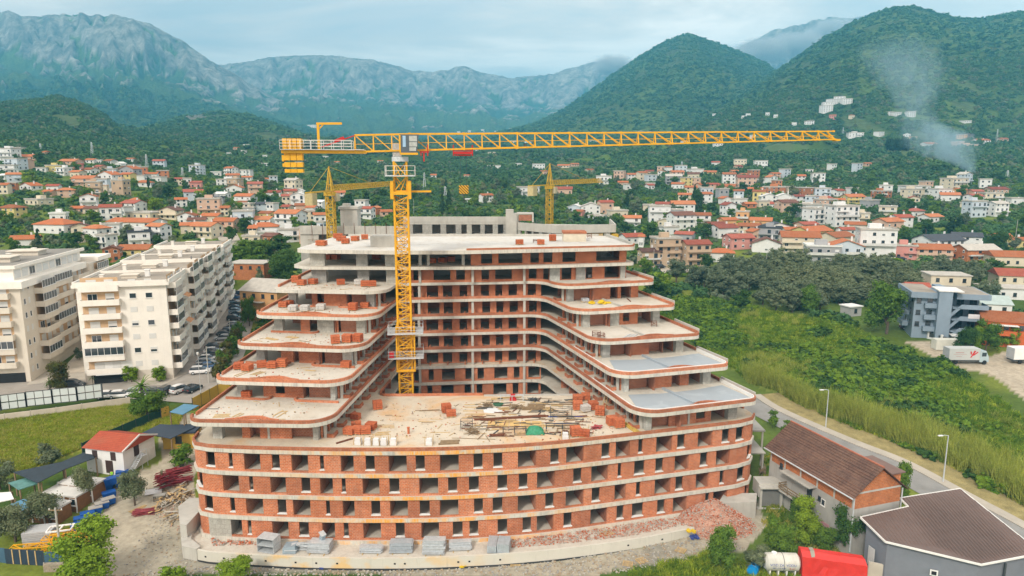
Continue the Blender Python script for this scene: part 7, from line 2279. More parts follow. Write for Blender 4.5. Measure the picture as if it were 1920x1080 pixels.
# ------------------------------------------------------------------ things on the building site
RS = random.Random(21)
def brick_stack_mesh(seed,nx,ny,nz,full=True):
 rg = random.Random(seed); mb = MB()
 for k in range(nz):
  for i in range(nx):
   for j in range(ny):
    if not full and k >= nz - 1 and rg.random() < .45: continue
    w,d,h = .42,.38,.235
    mb.cbox(((i - (nx - 1)/2)*.44 + rg.uniform(-.012,.012),(j - (ny - 1)/2)*.4 + rg.uniform(-.012,.012),.14 + k*.285 + .12),(w,d,h),rg.uniform(-.05,.05))
 return mb.mesh('bricks',BLOCK)
t = newmat('stack_brick'); p = t.pos(); oi = t.n.new('ShaderNodeObjectInfo')
c = t.mix(oi.outputs['Random'],(.46,.115,.045),(.56,.165,.07))
c = t.mix(1.0,c,t.ramp(t.noise(p,4,3,.7),[(.3,.7),(.7,1.15)]),'MULTIPLY')
st_ = t.noise(t.scale(p,1,1,14),1.0,2)
c = t.mix(t.math('MULTIPLY',t.ramp(st_,[(.5,0),(.6,1)]),.25),c,(.25,.07,.04))
t.bsdf(c,.9)
BLOCK = MATS['stack_brick']
WRAP = plain('white_block',(.55,.53,.50),.8,var=.2,scale=3)
pal = MB()
for y in (-.5,-.25,0,.25,.5): pal.box(-.62,.62,y - .05,y + .05,.1,.135)
for x in (-.56,0,.56): pal.box(x - .05,x + .05,-.55,.55,0,.099)
PALM = pal.mesh('pallet',TIMBER)
STK = [brick_stack_mesh(1,3,3,4),brick_stack_mesh(2,3,3,3),brick_stack_mesh(3,3,2,3,False),brick_stack_mesh(4,4,3,3)]
def brick_stack(px,py,z,v,label,white=False,rz=None):
 x,y,_ = G(px,py,z)
 o = thing('brick_stack',label,'brick pallet',(x,y,z + .01),RS.uniform(-.35,.35) if rz is None else rz,'pallets of hollow bricks on the slabs')
 part('pallet',PALM,None,o)
 b = part('bricks',STK[v],None,o)
 if white: b.material_slots[0].link = 'OBJECT'; b.material_slots[0].material = WRAP
 return o
lvl = {4: 'deck',5: 'lowest left terrace',6: 'second left terrace',7: 'third left terrace',8: 'fourth left terrace',9: 'top left terrace',10: 'open top storey',11: 'roof'}
stacks = {11: [(603,461,3),(640,452,3),(648,457,1),(666,452,1),(634,447,3),(684,449,1),(1036,452,0),(1014,459,2),(974,459,2)],
     10: [(615,487,1),(630,487,1),(706,487,1),(811,494,1),(830,493,1),(846,491,1)],
     9: [(556,530,0),(566,535,1),(587,533,1),(639,534,1),(684,537,1),(698,537,1)],
     8: [(531,576,1),(541,574,1),(662,582,0),(684,578,1),(697,568,1)],
     7: [(629,644,0),(651,642,0),(671,641,0)],
     6: [(448,692,1),(464,695,1),(491,689,1),(511,690,1),(529,688,0),(649,689,1)],
     5: [(463,745,2)],
     4: [(708,767,0),(837,773,0),(846,781,2),(655,814,1),(670,813,1),(686,813,1),(668,803,2),(696,805,1),(667,787,2),(1083,768,0),(1112,768,0),(1083,752,1),(1098,749,1),(1125,778,0),(1147,797,0),(1160,801,0),(1079,817,0),(1096,819,2)]}
for k,L_ in stacks.items():
 n = len(L_); od = sorted(range(n),key=lambda i: L_[i][0])
 for rank,i in enumerate(od):
  px,py,v = L_[i]
  place = ORD[rank + 1] if rank < 15 else 'one of the rightmost'
  if rank == n - 1 and n > 1: place = 'rightmost'
  if n == 1: place = 'only'
  if rank >= 15 and rank < n - 1: place = ('third from right','second from right')[rank - 15] if n == 18 else place
  brick_stack(px,py,S(k),v,'%s pallet of orange hollow bricks on the %s' % (place,lvl[k]))
for i,(px,py) in enumerate(((550,583),(572,583),(602,581))):
 brick_stack(px,py,S(8),1,'pallet of pale blocks on the fourth left terrace, ' + ('left','middle','right')[i] + ' one',True)
brick_stack(673,534,S(9),1,'pallet of pale blocks on the top left terrace',True)
brick_stack(1097,771,S(4),1,'pallet of white blocks between orange pallets on the deck',True)
for i,(px,py,z) in enumerate(((1087,521,S(9)),(1107,521,S(9)),(1097,566,S(8)))):
 x,y,_ = G(px,py,z)
 o = thing('bag_pallet',('left shrink-wrapped pallet of bags on the top right terrace','right shrink-wrapped pallet of bags on the top right terrace','grey bag pallet beside yellow bags on a right terrace')[i],'bag pallet',(x,y,z + .01),.2)
 part('pallet',PALM,None,o)
 mb = MB()
 for j in range(3):
  for m_ in range(2): mb.cbox((-.3 + .6*m_,0,.22 + j*.17),(.56,1.0,.16),RS.uniform(-.05,.05))
 part('bags',mb,plain('film_grey',(.48,.50,.53),.4,var=.3,scale=4),o)
YB = plain('yellow_bag',(.72,.50,.02),.6,var=.2,scale=3)
for i,(px,py,s_) in enumerate(((1107,570,1.0),(1132,570,1.5))):
 x,y,_ = G(px,py,S(8))
 mb = MB(); me = MB()
 for j in range(6 if i else 3): mb.cbox((RS.uniform(-.6,.6)*s_,RS.uniform(-.4,.4),.15 + .16*(j // 2)),(.9,.5,.2),RS.uniform(-1,1),0,RS.uniform(-.2,.2))
 o = part('yellow_bags',mb,YB,None); o.location = (x,y,S(8) + .01)
 tag(o,('small heap of yellow bags on the fourth right terrace','larger heap of yellow bags on the fourth right terrace')[i],'bag heap')
def prop_pile(px,py,z,n,L,rad,mat,label,name='prop_pile',zz=None,rz=0,tilt=.3):
 o = thing(name,label,'pile',G(px,py,z) if zz is None else zz,rz)
 mb = MB()
 for i in range(n):
  a = RS.uniform(-tilt,tilt); h = RS.uniform(.05,rad)
  c = Vector((RS.uniform(-rad,rad),RS.uniform(-rad,rad)*.7,h)); d = Vector((math.cos(a),math.sin(a),RS.uniform(-.1,.1)))*L/2*RS.uniform(.7,1)
  mb.tube([c - d,c + d],.045,5)
 part('props',mb,mat,o)
 return o
def planks(px0,py0,px1,py1,z,n,w,label,mat=TIMBER,name='planks',h=.05,spread=.22,cat='planks'):
 a = Vector(G(px0,py0,z)); b = Vector(G(px1,py1,z)); d = (b - a); L = d.length; an = math.atan2(d.y,d.x)
 o = thing(name,label,cat,tuple((a + b)/2),an)
 for i in range(n):
  mb = MB().cbox((RS.uniform(-.06,.06)*L,(i - (n - 1)/2)*spread,h/2 + .012 + (i % 2)*h*1.05*(1 if spread < w else 0)),(L*RS.uniform(.85,1.0),w,h),RS.uniform(-.03,.03))
  part('plank',mb,mat,o)
 return o
Zd = S(4)
for i,yy in enumerate((759,764,771,777)):
 planks(869,yy,908,yy,Zd,1,.14,('farthest','second','third','nearest')[i] + ' of four parallel timber battens on the deck',name='timber_batten',cat='batten',h=.08)
planks(866,784,908,778,Zd,1,.14,'slanting batten below the four parallel ones',name='timber_batten',cat='batten',h=.08)
planks(894,788,1035,781,Zd,2,.16,'long brown steel beam lying across the deck',RUST,'steel_beam',.24,.2,'beam')
planks(1030,782,1108,782,Zd,1,.10,'blue steel frame bar lying right of the brown beam',plain('blue_steel',(.05,.08,.30),.5),'blue_bar',.1,.2,'bar')
planks(1035,796,1075,796,Zd,1,.10,'near blue frame bar beside the plywood sheets',MATS['blue_steel'],'blue_bar',.1,.2,'bar')
planks(980,801,1090,797,Zd,3,.18,'long bundle of timber boards behind the green tarpaulin',TIMBER,'board_bundle',.1,.16,'boards')
planks(975,768,1024,767,Zd,4,.2,'heap of dark weathered boards in the middle of the deck',TIMBER_D,'board_heap',.16,.17,'boards')
planks(990,760,1022,760,Zd,4,.2,'second heap of rust-stained boards farther back on the deck',TIMBER_D,'board_heap',.12,.22,'boards')
planks(1047,758,1075,759,Zd,2,.2,'two dark planks left of the brick pallets on the deck',TIMBER_D,'planks',.1)
planks(920,748,980,744,Zd,3,.25,'pale boards lying along the far edge of the deck',TIMBER,'planks',.06)
planks(822,831,862,829,Zd,3,.4,'black-edged formwork panel near the front edge of the deck',TIMBER_D,'formwork_panel',.12,.42,'panel')
planks(780,771,828,769,Zd,2,.08,'thin rusty bars left of the lone brick pallet',TIMBER_D,'steel_bars',.06,.3,'bars')
planks(783,791,818,790,Zd,1,.08,'single thin batten in the middle left of the deck',TIMBER,'batten',.06,.2,'batten')
planks(700,800,742,800,Zd,3,.12,'thin battens right of the deck brick pallets',TIMBER,'battens',.06,.5,'battens')
planks(702,815,730,813,Zd,3,.12,'loose battens behind the white bags',TIMBER,'battens',.06,.4,'battens')
planks(630,832,664,822,Zd,3,.1,'rusty rods beside the white bags at the left deck corner',RUST,'steel_rods',.08,.15,'rods')
planks(1172,795,1196,812,Zd,3,.28,'yellow boards leaning near the right wing on the deck',plain('yellow_board',(.60,.42,.10),.7),'yellow_boards',.14,.25,'boards')
planks(800,812,845,811,Zd,1,.06,'long thin pole on the peach-stained deck',TIMBER,'pole',.06,.2,'pole')
planks(845,822,935,824,Zd,1,.06,'very long thin pole near the deck front',TIMBER_D,'pole',.06,.2,'pole')
planks(498,634,520,638,S(7),3,.16,'crossed planks on the third left terrace',TIMBER,'planks',.07,.3)
planks(537,632,560,634,S(7),3,.16,'second pile of planks on the third left terrace',TIMBER,'planks',.07,.3)
planks(441,706,465,697,S(6),2,.14,'two long boards lying slanted on the second left terrace',TIMBER,'planks',.06,.6)
planks(472,704,494,697,S(6),3,.14,'three boards lying slanted right of the others on the second left terrace',TIMBER,'planks',.06,.4)
planks(570,694,592,696,S(6),1,.3,'short plank on the bare middle of the second left terrace',TIMBER,'plank',.06,.3,'plank')
planks(398,781,432,779,S(5),3,.25,'flat pale boards near the front of the lowest left terrace',TIMBER,'planks',.05,.5)
planks(438,783,455,775,S(5),2,.2,'two short boards beside the flat pale boards',TIMBER,'planks',.05,.5)
planks(515,782,536,770,S(5),2,.18,'two parallel planks on the tan stain of the lowest left terrace',TIMBER,'planks',.06,.7)
planks(380,767,412,767,S(5),1,.08,'thin bar at the left of the lowest left terrace',STEEL_D,'steel_bar',.06,.2,'bar')
planks(1172,636,1190,627,S(7),3,.14,'three blue-grey tubes on the third right terrace',STEEL,'tubes',.12,.5,'tubes')
planks(1175,560,1183,566,S(8),1,.14,'rusty beam leaning on the fourth right terrace',RUST,'beam',.14,.2,'beam')
planks(1063,552,1080,551,S(8),3,.2,'dark panels left of the yellow bags',STEEL_D,'panels',.06,.3,'panels')
pol = [G(*q_,Zd)[:2] for q_ in ((868,800),(905,748),(1075,748),(1110,815),(900,822))]
mb = MB(); k_ = 0
while k_ < 170:
 x,y = RS.uniform(-10,14),RS.uniform(82,100)
 if not inpoly(np.array([x]),np.array([y]),pol)[0]: continue
 k_ += 1; mb.cbox((x,y,Zd + .05 + RS.uniform(0,.08)),(RS.uniform(.4,2.6),RS.uniform(.06,.2),.06),RS.choice([0,0,.1,-.15,1.3]) + RS.uniform(-.2,.2),RS.randrange(4),RS.uniform(-.1,.1))
tag(part('loose_battens',mb,[TIMBER,TIMBER_D,STEEL_D,RUST],None),kind='stuff')
for i,(px,py) in enumerate(((915,762),(1000,752),(1030,770),(1060,815))):
 prop_pile(px,py,Zd,22,1.3,.5,[TIMBER_D,STEEL_D,TIMBER,RUST][i],('dark offcut heap left of the green hose','tangle of dark steel rods at the far deck edge','pale offcut heap between dark boards and brick pallets','rusty rod heap behind the near trestle')[i],'scrap_heap',tilt=1.4)
sh = thing('plywood_sheets','row of tan plywood sheets lying beside the brown beam','plywood',G(965,795,Zd))
for i in range(5): part('sheet',MB().cbox((-3.0 + 1.5*i,0,.05),(1.35,1.9,.04),RS.uniform(-.05,.05)),plain('plywood',(.62,.42,.17),.8,var=.2,scale=1),sh)
x,y,_ = G(1003,812,Zd)
mb = MB(); rg = np.random.default_rng(3); n = 9
for i in range(n):
 for j in range(n):
  u,v = i/(n - 1)*2 - 1,j/(n - 1)*2 - 1
  r = max(abs(u),abs(v))
  mb.v.append((u*1.25,v*.8,.05 + max(0,1.0 - r ** 2.5)*.95 + rg.uniform(-.06,.06)))
for i in range(n - 1):
 for j in range(n - 1): mb.f.append([i*n + j,(i + 1)*n + j,(i + 1)*n + j + 1,i*n + j + 1]); mb.mi.append(0)
o = part('green_tarpaulin',mb,plain('tarp_green',(.04,.26,.14),.5,var=.3,scale=3),None); o.location = (x,y,Zd)
tag(o,'crumpled green tarpaulin over a heap on the deck','tarpaulin')
def rack(px,py,label,L=3.2,m=STEEL_D):
 o = thing('trestle',label,'trestle',G(px,py,Zd),.05)
 mb = MB().beam((-L/2,0,.8),(L/2,0,.8),.09).beam((-L/2,.7,.8),(L/2,.7,.8),.09)
 part('rail',mb,m,o)
 for x in (-L/2 + .1,0,L/2 - .1): part('leg',MB().beam((x,0,0),(x,0,.8),.08).beam((x,.7,0),(x,.7,.8),.08),m,o)
rack(965,815,'dark steel trestle left of the green tarpaulin'); rack(1055,808,'long dark trestle right of the green tarpaulin',4.5); rack(960,752,'grey work trestle at the far edge of the deck',3.6,STEEL)
x,y,z = G(962,750,Zd); o = part('red_machine',MB().box(-.5,.5,-.4,.4,.0,.25).box(-.35,.3,-.3,.3,.251,.9).tube([(-.2,-.35,.6),(-.2,.35,.6)],.2,10),RED,None); o.location = (x,y,z); tag(o,'small red machine on the work trestle at the far deck edge','machine')
def scaffold(px,py,z,w,h,label,m=STEEL_D,d=.8):
 o = thing('scaffold_frame',label,'scaffold',G(px,py,z),RS.uniform(-.2,.2))
 mb = MB()
 for x in (-w/2,w/2):
  for y in (-d/2,d/2): mb.beam((x,y,0),(x,y,h),.05)
 part('uprights',mb,m,o)
 mb = MB()
 for zz_ in np.linspace(.3,h,3):
  for y in (-d/2,d/2): mb.beam((-w/2,y,zz_),(w/2,y,zz_),.04)
  for x in (-w/2,w/2): mb.beam((x,-d/2,zz_),(x,d/2,zz_),.04)
 mb.beam((-w/2,-d/2,.3),(w/2,-d/2,h),.04).beam((w/2,-d/2,.3),(-w/2,-d/2,h),.04)
 part('braces',mb,m,o)
scaffold(1052,783,Zd,3.0,1.5,'thin open rebar frame standing behind the blue bars')
scaffold(875,803,Zd,1.6,1.2,'tangle of thin steel frame left of the plywood sheets')
scaffold(1118,632,S(7),1.2,.9,'small pink steel frame on the third right terrace, left one',RUST)
scaffold(1127,634,S(7),1.0,.8,'small pink steel frame on the third right terrace, near one',RUST)
scaffold(1226,612,S(7),.9,.9,'small red frame standing farther right on the third right terrace',RUST)
scaffold(1007,455,S(11),1.4,.6,'low red frame on the roof left of the orange pallet',RUST); scaffold(1105,447,S(11),.9,.9,'thin red frame right of the roof stair box',RUST)
scaffold(1138,484,S(10),2.2,2.2,'white scaffold tower inside the top right opening',STEEL)
prop_pile(886,812,Zd,26,1.6,.6,TIMBER_D,'upright bundle of dirty props left of the plywood',tilt=1.4)
prop_pile(934,818,Zd,14,2.0,.3,RUST,'reddish-brown bundle of rods near the deck front',tilt=.12)
prop_pile(1118,803,Zd,18,1.5,.35,plain('red_lead',(.40,.07,.08),.6),'dark red bundle of fittings near the right end of the deck',tilt=1.0)
prop_pile(968,766,Zd,20,2.0,.5,TIMBER_D,'dark heap of scrap left of the weathered boards',tilt=1.2)
prop_pile(945,768,Zd,16,1.4,.4,TIMBER,'tan heap of offcuts between green coil and dark scrap',tilt=1.4)
x,y,z = G(934,761,Zd); mb = MB()
for i in range(5): mb.tube([(.55*math.cos(a)*(1 + .1*i),.35*math.sin(a),.08 + .07*i) for a in np.linspace(0,6.28,16)],.05,5,cap=False)
o = part('hose_coil',mb,plain('hose_green',(.05,.14,.08),.6),None); o.location = (x,y,z); tag(o,'dark green coiled hose on the deck','hose')
WB = plain('white_foam',(.70,.71,.72),.7)
for i,(px,py) in enumerate(((672,833),(690,834),(706,834),(720,834),(738,834),(805,834),(1060,823))):
 x,y,z = G(px,py,Zd)
 o = thing('foam_stack',('white foam block with blue face, leftmost by the parapet','second white foam stack by the deck parapet','third white foam stack by the deck parapet','fourth white foam stack by the deck parapet','fifth white foam stack by the deck parapet','white foam stack standing alone at mid parapet','white foam stack before the small brick pallets')[i],'foam stack',(x,y,z),RS.uniform(-.2,.2))
 part('blocks',MB().box(-.4,.4,-.3,.3,.02,.45).box(-.36,.34,-.26,.28,.452,.85),WB,o)
 mb = MB()
 for a,b in ((-.48,-.38),(.48,-.38),(-.48,.38),(.48,.38)): mb.beam((a,b,0),(a,b,1.25),.05)
 part('stakes',mb,TIMBER,o)
x,y,z = G(766,813,Zd); o = part('clay_pipe',MB().tube([(0,0,0),(0,0,.8)],.16,10).tube([(0,0,.8),(0,0,.9)],.2,10),BLOCK,None); o.location = (x,y,z); tag(o,'single clay pipe standing on the peach-stained deck','pipe')
o = part('plastic_film',MB().prism([(-1.2,-.9),(.2,-1.1),(1.4,-.3),(1.1,.9),(-.6,1.0),(-1.4,.2)],.02,.07),WB,None); o.location = G(924,770,Zd); tag(o,'white plastic film spread on the deck right of the battens','plastic film')
la = thing('ladder','wooden ladder leaning from the deck to the right wing','ladder',G(1131,768,Zd),0)
mb = MB();
for d in (-.22,.22): mb.beam((d,0,0),(d + .9,1.0,3.4),.07)
part('rails',mb,TIMBER,la); mb = MB()
for i in range(9): f_ = (i + .6)/9.4; mb.beam((-.22 + .9*f_,f_,3.4*f_),(.22 + .9*f_,f_,3.4*f_),.05)
part('rungs',mb,TIMBER,la)
bt = thing('gas_bottles','dark group of bottles on a pallet under the second right terrace','bottles',G(1130,668,S(6)),.1)
for i in range(4):
 for j in range(2): part('bottle',MB().tube([(-.6 + i*.38,j*.35,.14),(-.6 + i*.38,j*.35,.8),(-.6 + i*.38,j*.35,.95)],.15,8,r2=.07),plain('bottle_dark',(.02,.03,.025),.3),bt)
part('pallet',PALM,None,bt)
for px,py,k in ((640,510,9),(655,512,9),(670,512,9)):
 scaffold(px,py,S(k),1.6,2.3,'red shoring prop frame under the tenth slab, %s one' % {640: 'left',655: 'middle',670: 'right'}[px],RED)
planks(590,500,640,497,S(10) - .5,6,.25,'timber working platform jutting out below the tenth slab',TIMBER,'working_platform',.06,.3,'platform')
def rubble(name,pts,n,smin,smax,mats,zfun,seed=1):
 rg = random.Random(seed); mb = MB(); xs = [p_[0] for p_ in pts]; ys = [p_[1] for p_ in pts]; k = 0
 while k < n:
  x,y = rg.uniform(min(xs),max(xs)),rg.uniform(min(ys),max(ys))
  if not inpoly(np.array([x]),np.array([y]),pts)[0]: continue
  s = rg.uniform(smin,smax) ** 1.0; k += 1
  mb.cbox((x,y,zfun(x,y) + s*.25),(s,s*rg.uniform(.5,.9),s*rg.uniform(.4,.7)),rg.uniform(0,3.1),rg.randrange(len(mats)),rg.uniform(-.5,.5))
 o = part(name,mb,mats,None); tag(o,kind='stuff'); return o
RUB = [plain('broken_brick',(.54,.29,.21),.95,var=.3,scale=3),plain('pink_dust',(.58,.38,.30),.95,var=.2),plain('grey_lump',(.42,.40,.36),.95,var=.2),BLOCK]
def rubble_(pol,n,z,sd):
 rubble('site_litter',pol,n,.05,.2,[BLOCK,TIMBER,RUB[2],RUB[1],TIMBER_D],lambda x,y: z + .01,40 + sd)
 rg = random.Random(sd); mb = MB(); k = 0
 xs = [q_[0] for q_ in pol]; ys = [q_[1] for q_ in pol]
 while k < n // 14:
  x,y = rg.uniform(min(xs),max(xs)),rg.uniform(min(ys),max(ys))
  if not inpoly(np.array([x]),np.array([y]),pol)[0]: continue
  k += 1; mb.cbox((x,y,z + .04),(rg.uniform(.5,2.2),.09,.05),rg.uniform(-.5,.5) + rg.choice([0,0,1.5]),rg.randrange(2))
 tag(part('loose_battens',mb,[TIMBER,TIMBER_D],None),kind='stuff')
for k in range(4,10):
 pol = {4: [(il(97) + 2.5,97),(il(84) + 3.5,83.2),(2,82.3),(14.5,85.5),(11.5,98)]}.get(k) or [tuple(LW[k][0] + Vector((0,-1.5))) if k < 9 else (-37,115),tuple(Vector(WL[k][0]) + Vector((1.2,1.2))),tuple(Vector(WL[k][1]) + Vector((-3.5,1.2))),tuple(LW[k][1] + Vector((-2,-1.5))) if k < 9 else (-23,115)]
 rubble_(pol,420 if k == 4 else 70,S(k),k)
# ---- ledge: galvanised ductwork bundles
ZL = S(0) - ST
def at_ledge(px,py): return G(px,py,ZL)
def duct_stack(px,py,w,d,label,rz=0.0):
 o = thing('duct_stack',label,'duct stack',at_ledge(px,py),rz)
 for k in range(2):
  z0 = .05 + k*.95; mb = MB(); t_ = .05
  mb.box(-w/2,w/2,-d/2,d/2,z0,z0 + t_).box(-w/2,w/2,-d/2,d/2,z0 + .85,z0 + .9).box(-w/2,-w/2 + t_,-d/2,d/2,z0 + t_,z0 + .85).box(w/2 - t_,w/2,-d/2,d/2,z0 + t_,z0 + .85)
  mb.box(-w/2 + t_,w/2 - t_,d/2 - .06,d/2 - .01,z0 + t_,z0 + .85)
  part('duct',mb,STEEL,o)
duct_stack(505,1031,2.3,1.6,'two open grey duct boxes stacked at the left of the ledge',-.25)
def sheet_bundle(px,py,w,d,n,label,rz=0.0,mat=STEEL,step=.09):
 o = thing('sheet_bundle',label,'steel bundle',at_ledge(px,py),rz)
 for i in range(n):
  part('steel_channel',MB().cbox((RS.uniform(-.12,.12),RS.uniform(-.1,.1) + i*.02,.16 + i*step),(w*RS.uniform(.92,1),d - i*.05,step*.62),RS.uniform(-.02,.02)),mat,o)
 part('bearer',MB().box(-w*.35,-w*.35 + .1,-d/2 - .3,d/2 + .2,0,.1).box(w*.3,w*.3 + .1,-d/2 - .3,d/2 + .2,0,.1),TIMBER,o)
sheet_bundle(600,1032,2.8,1.9,12,'big sloping bundle of bright steel sheets, left of the ledge middle',-.08)
sheet_bundle(697,1034,2.9,1.2,7,'low bundle of bright steel channels left of the grey sheet bundle',-.05)
sheet_bundle(753,1031,2.9,1.7,11,'grey-blue bundle of thin steel sheets at mid ledge',.02,plain('dull_zinc',(.46,.51,.55),.5,.2,var=.2,scale=3))
sheet_bundle(814,1034,2.8,1.9,16,'tallest steel sheet bundle on the ledge',0,STEEL)
sheet_bundle(864,1029,2.8,1.2,10,'bundle of round-edged steel channels right of the tallest bundle',.08)
def tube_bundle(px,py,n,m_,r,L,label,rz):
 o = thing('profile_bundle',label,'steel bundle',at_ledge(px,py),rz)
 for i in range(n):
  mb = MB()
  for j in range(m_): mb.box(-L/2,L/2,(i - n/2)*r*2.1 - r,(i - n/2)*r*2.1 + r,.12 + j*r*2.05,.12 + j*r*2.05 + r*1.9)
  part('profile',mb,MATS['dull_zinc'],o)
tube_bundle(922,1028,5,4,.11,2.6,'narrow upright-lying bundle of grey profiles near the dark stain',1.5)
tube_bundle(943,1031,6,5,.12,2.0,'wide dark grey bundle of profiles right of the narrow one',1.45)
def loose_ducts(px,py,label,n,rz):
 o = thing('duct_pieces',label,'duct pieces',at_ledge(px,py),rz)
 for i in range(n):
  part('duct_piece',MB().cbox((RS.uniform(-.7,.7),RS.uniform(-.4,.4),.2 + .12*i),(1.5,.5,.09),RS.uniform(-.4,.4),0,RS.uniform(-.3,.3)),STEEL,o)
loose_ducts(570,1030,'fan of loose duct plates right of the open duct boxes',8,.1)
o = thing('duct_corner','dark grey closed duct box lying left of the loose plates','duct',at_ledge(546,1033),.1); part('duct',MB().add([(-.9,-.7,.05),(.7,-.8,.05),(.9,.6,.05),(-.7,.8,.05),(-.9,-.6,.75),(.6,-.7,1.0),(.8,.6,1.0),(-.7,.8,.8)],[(0,3,2,1),(4,5,6,7),(0,1,5,4),(1,2,6,5),(2,3,7,6),(3,0,4,7)]),plain('blue_zinc',(.34,.42,.48),.5,.2,var=.2),o)
part('flange',MB().cbox((.1,-.78,.5),(1.5,.06,.1),-.06),STEEL,o)
o = thing('duct_elbow','tilted duct elbow standing up between plates and bright bundle','duct',at_ledge(598,1030),.5)
part('elbow',MB().cbox((0,0,.35),(1.6,.7,.5),.4,0,.3).cbox((.5,.2,1.2),(.5,.6,1.5),.3,0,.4),MATS['blue_zinc'],o)
part('flange',MB().cbox((.55,.1,1.95),(.7,.8,.06),.3,0,.4),STEEL,o)
LD = [at_ledge(*p_)[:2] for p_ in ((955,1012),(1110,992),(1260,968),(1290,984),(1180,1006),(1080,1018),(960,1028))]
rubble('brick_rubble',LD,1900,.05,.2,RUB,lambda x,y: ZL + RS.uniform(0,.18),3)
LD2 = [at_ledge(*p_)[:2] for p_ in ((392,1005),(480,1000),(488,1022),(400,1024))]
rubble('brick_rubble',LD2,320,.06,.28,RUB,lambda x,y: ZL + RS.uniform(0,.15),4)
hx,hy_ = 27.2,85.9
def heap(x,y):
 r = math.hypot((x - hx)/5.4,(y - hy_)/3.3)
 return max(T(x,y),T(x,y) + 3.7*max(0,1 - r) ** .85)
hp = MB(); n = 34; rg = np.random.default_rng(8)
for i in range(n):
 for j in range(n):
  x = hx - 6.2 + 12.4*i/(n - 1); y = hy_ - 4.2 + 8.4*j/(n - 1)
  hp.v.append((x,y,heap(x,y) - .08 + float(rg.uniform(-.09,.09))))
for i in range(n - 1):
 for j in range(n - 1): hp.f.append([i*n + j,(i + 1)*n + j,(i + 1)*n + j + 1,i*n + j + 1]); hp.mi.append(0)
o = part('rubble_heap',hp,plain('heap_dust',(.52,.30,.22),.95,var=.3,scale=1.2,bump=.4,fine=.3),None); tag(o,'conical heap of broken pink brick at the right end of the shell','rubble heap')
rubble('brick_rubble',[(hx + 6.0*math.cos(a),hy_ + 3.9*math.sin(a)) for a in np.linspace(0,6.2,14)],2600,.05,.22,RUB,lambda x,y: heap(x,y),5)
FR_ = [G(*p_,.3)[:2] for p_ in ((200,1078),(380,1062),(900,1063),(1290,1010),(1400,1030),(1130,1078))]
STN = [plain('pale_stone',(.46,.43,.37),.95,var=.25,scale=3),plain('grey_stone',(.34,.33,.31),.95,var=.25,scale=3),plain('brown_stone',(.38,.30,.21),.95,var=.25,scale=3)]
rubble('stones',FR_,1700,.05,.3,STN,lambda x,y: T(x,y),6)
LFT = GTs([(230,1060),(290,960),(345,905),(368,960),(372,1040),(360,1070)])
rubble('stones',LFT,500,.05,.25,STN,lambda x,y: T(x,y),7)
SCR = GTs([(285,960),(300,935),(345,905),(362,925),(366,985),(330,1000)])
rubble('brick_rubble',SCR,420,.05,.2,[RUB[1],STN[0],RUB[0]],lambda x,y: T(x,y) + RS.uniform(0,.3),8)
mb = MB()
for i in range(130):
 c_ = Vector(SCR[0]).lerp(Vector(SCR[3]),RS.random()).lerp(Vector(SCR[RS.randrange(6)]),RS.random()*.8)
 mb.cbox((c_.x,c_.y,T(c_.x,c_.y) + RS.uniform(.05,.7)),(RS.uniform(.5,2.2),RS.uniform(.08,.25),.06),RS.uniform(0,3.1),RS.randrange(3),RS.uniform(-.3,.3))
tag(part('timber_scrap',mb,[TIMBER,TIMBER_D,STN[0]],None),kind='stuff')
for i,(px,py,c_) in enumerate(((1176,1003,0),(1195,998,1),(1258,955,2))):
 pass
for i,(px,py) in enumerate(((1276,1035),(1177,1058),(1203,1052),(966,1058))):
 g = G(px,py,.25); o = thing('broken_pallet',('square wooden pallet lying on the gravel near the rubble heap','splintered pallet left of the second one on the gravel','round pale cable reel lid beside the splintered pallet','pallet wood lying at the foot of the retaining wall')[i],'pallet',(g[0],g[1],T(g[0],g[1]) + .05),RS.uniform(-.6,.6))
 part('boards',PALM,None,o)
planks(924,1052,1020,1045,.35,2,.2,'long pale boards laid along the foot of the retaining wall',TIMBER,'planks',.06,.25)
planks(1125,1003,1150,998,ZL,5,.12,'yellowish trellis of battens on the ledge rubble',TIMBER,'batten_trellis',.08,.28,'battens')
for i,(px,py,mt,lb) in enumerate(((868,1060,YB,'yellow sack lying on the gravel below the wall'),(600,1062,MATS['blue_steel'],'small blue bag at the foot of the wall'),(1302,1012,MATS['blue_steel'],'crumpled blue sheet at the corner of the retaining wall'),(1298,992,YB,'yellow tarp scrap on the end of the retaining wall'))):
 g = G(px,py,.4 if i != 3 else 2.2); mb = MB()
 for j in range(5): mb.cbox((RS.uniform(-.5,.5),RS.uniform(-.3,.3),.12 + RS.uniform(0,.15)),(RS.uniform(.4,.8),.35,.2),RS.uniform(0,3),0,RS.uniform(-.4,.4))
 o = part('sack',mb,mt,None); o.location = (g[0],g[1],(T(g[0],g[1]) if i != 3 else 1.75)); tag(o,lb,'sack')
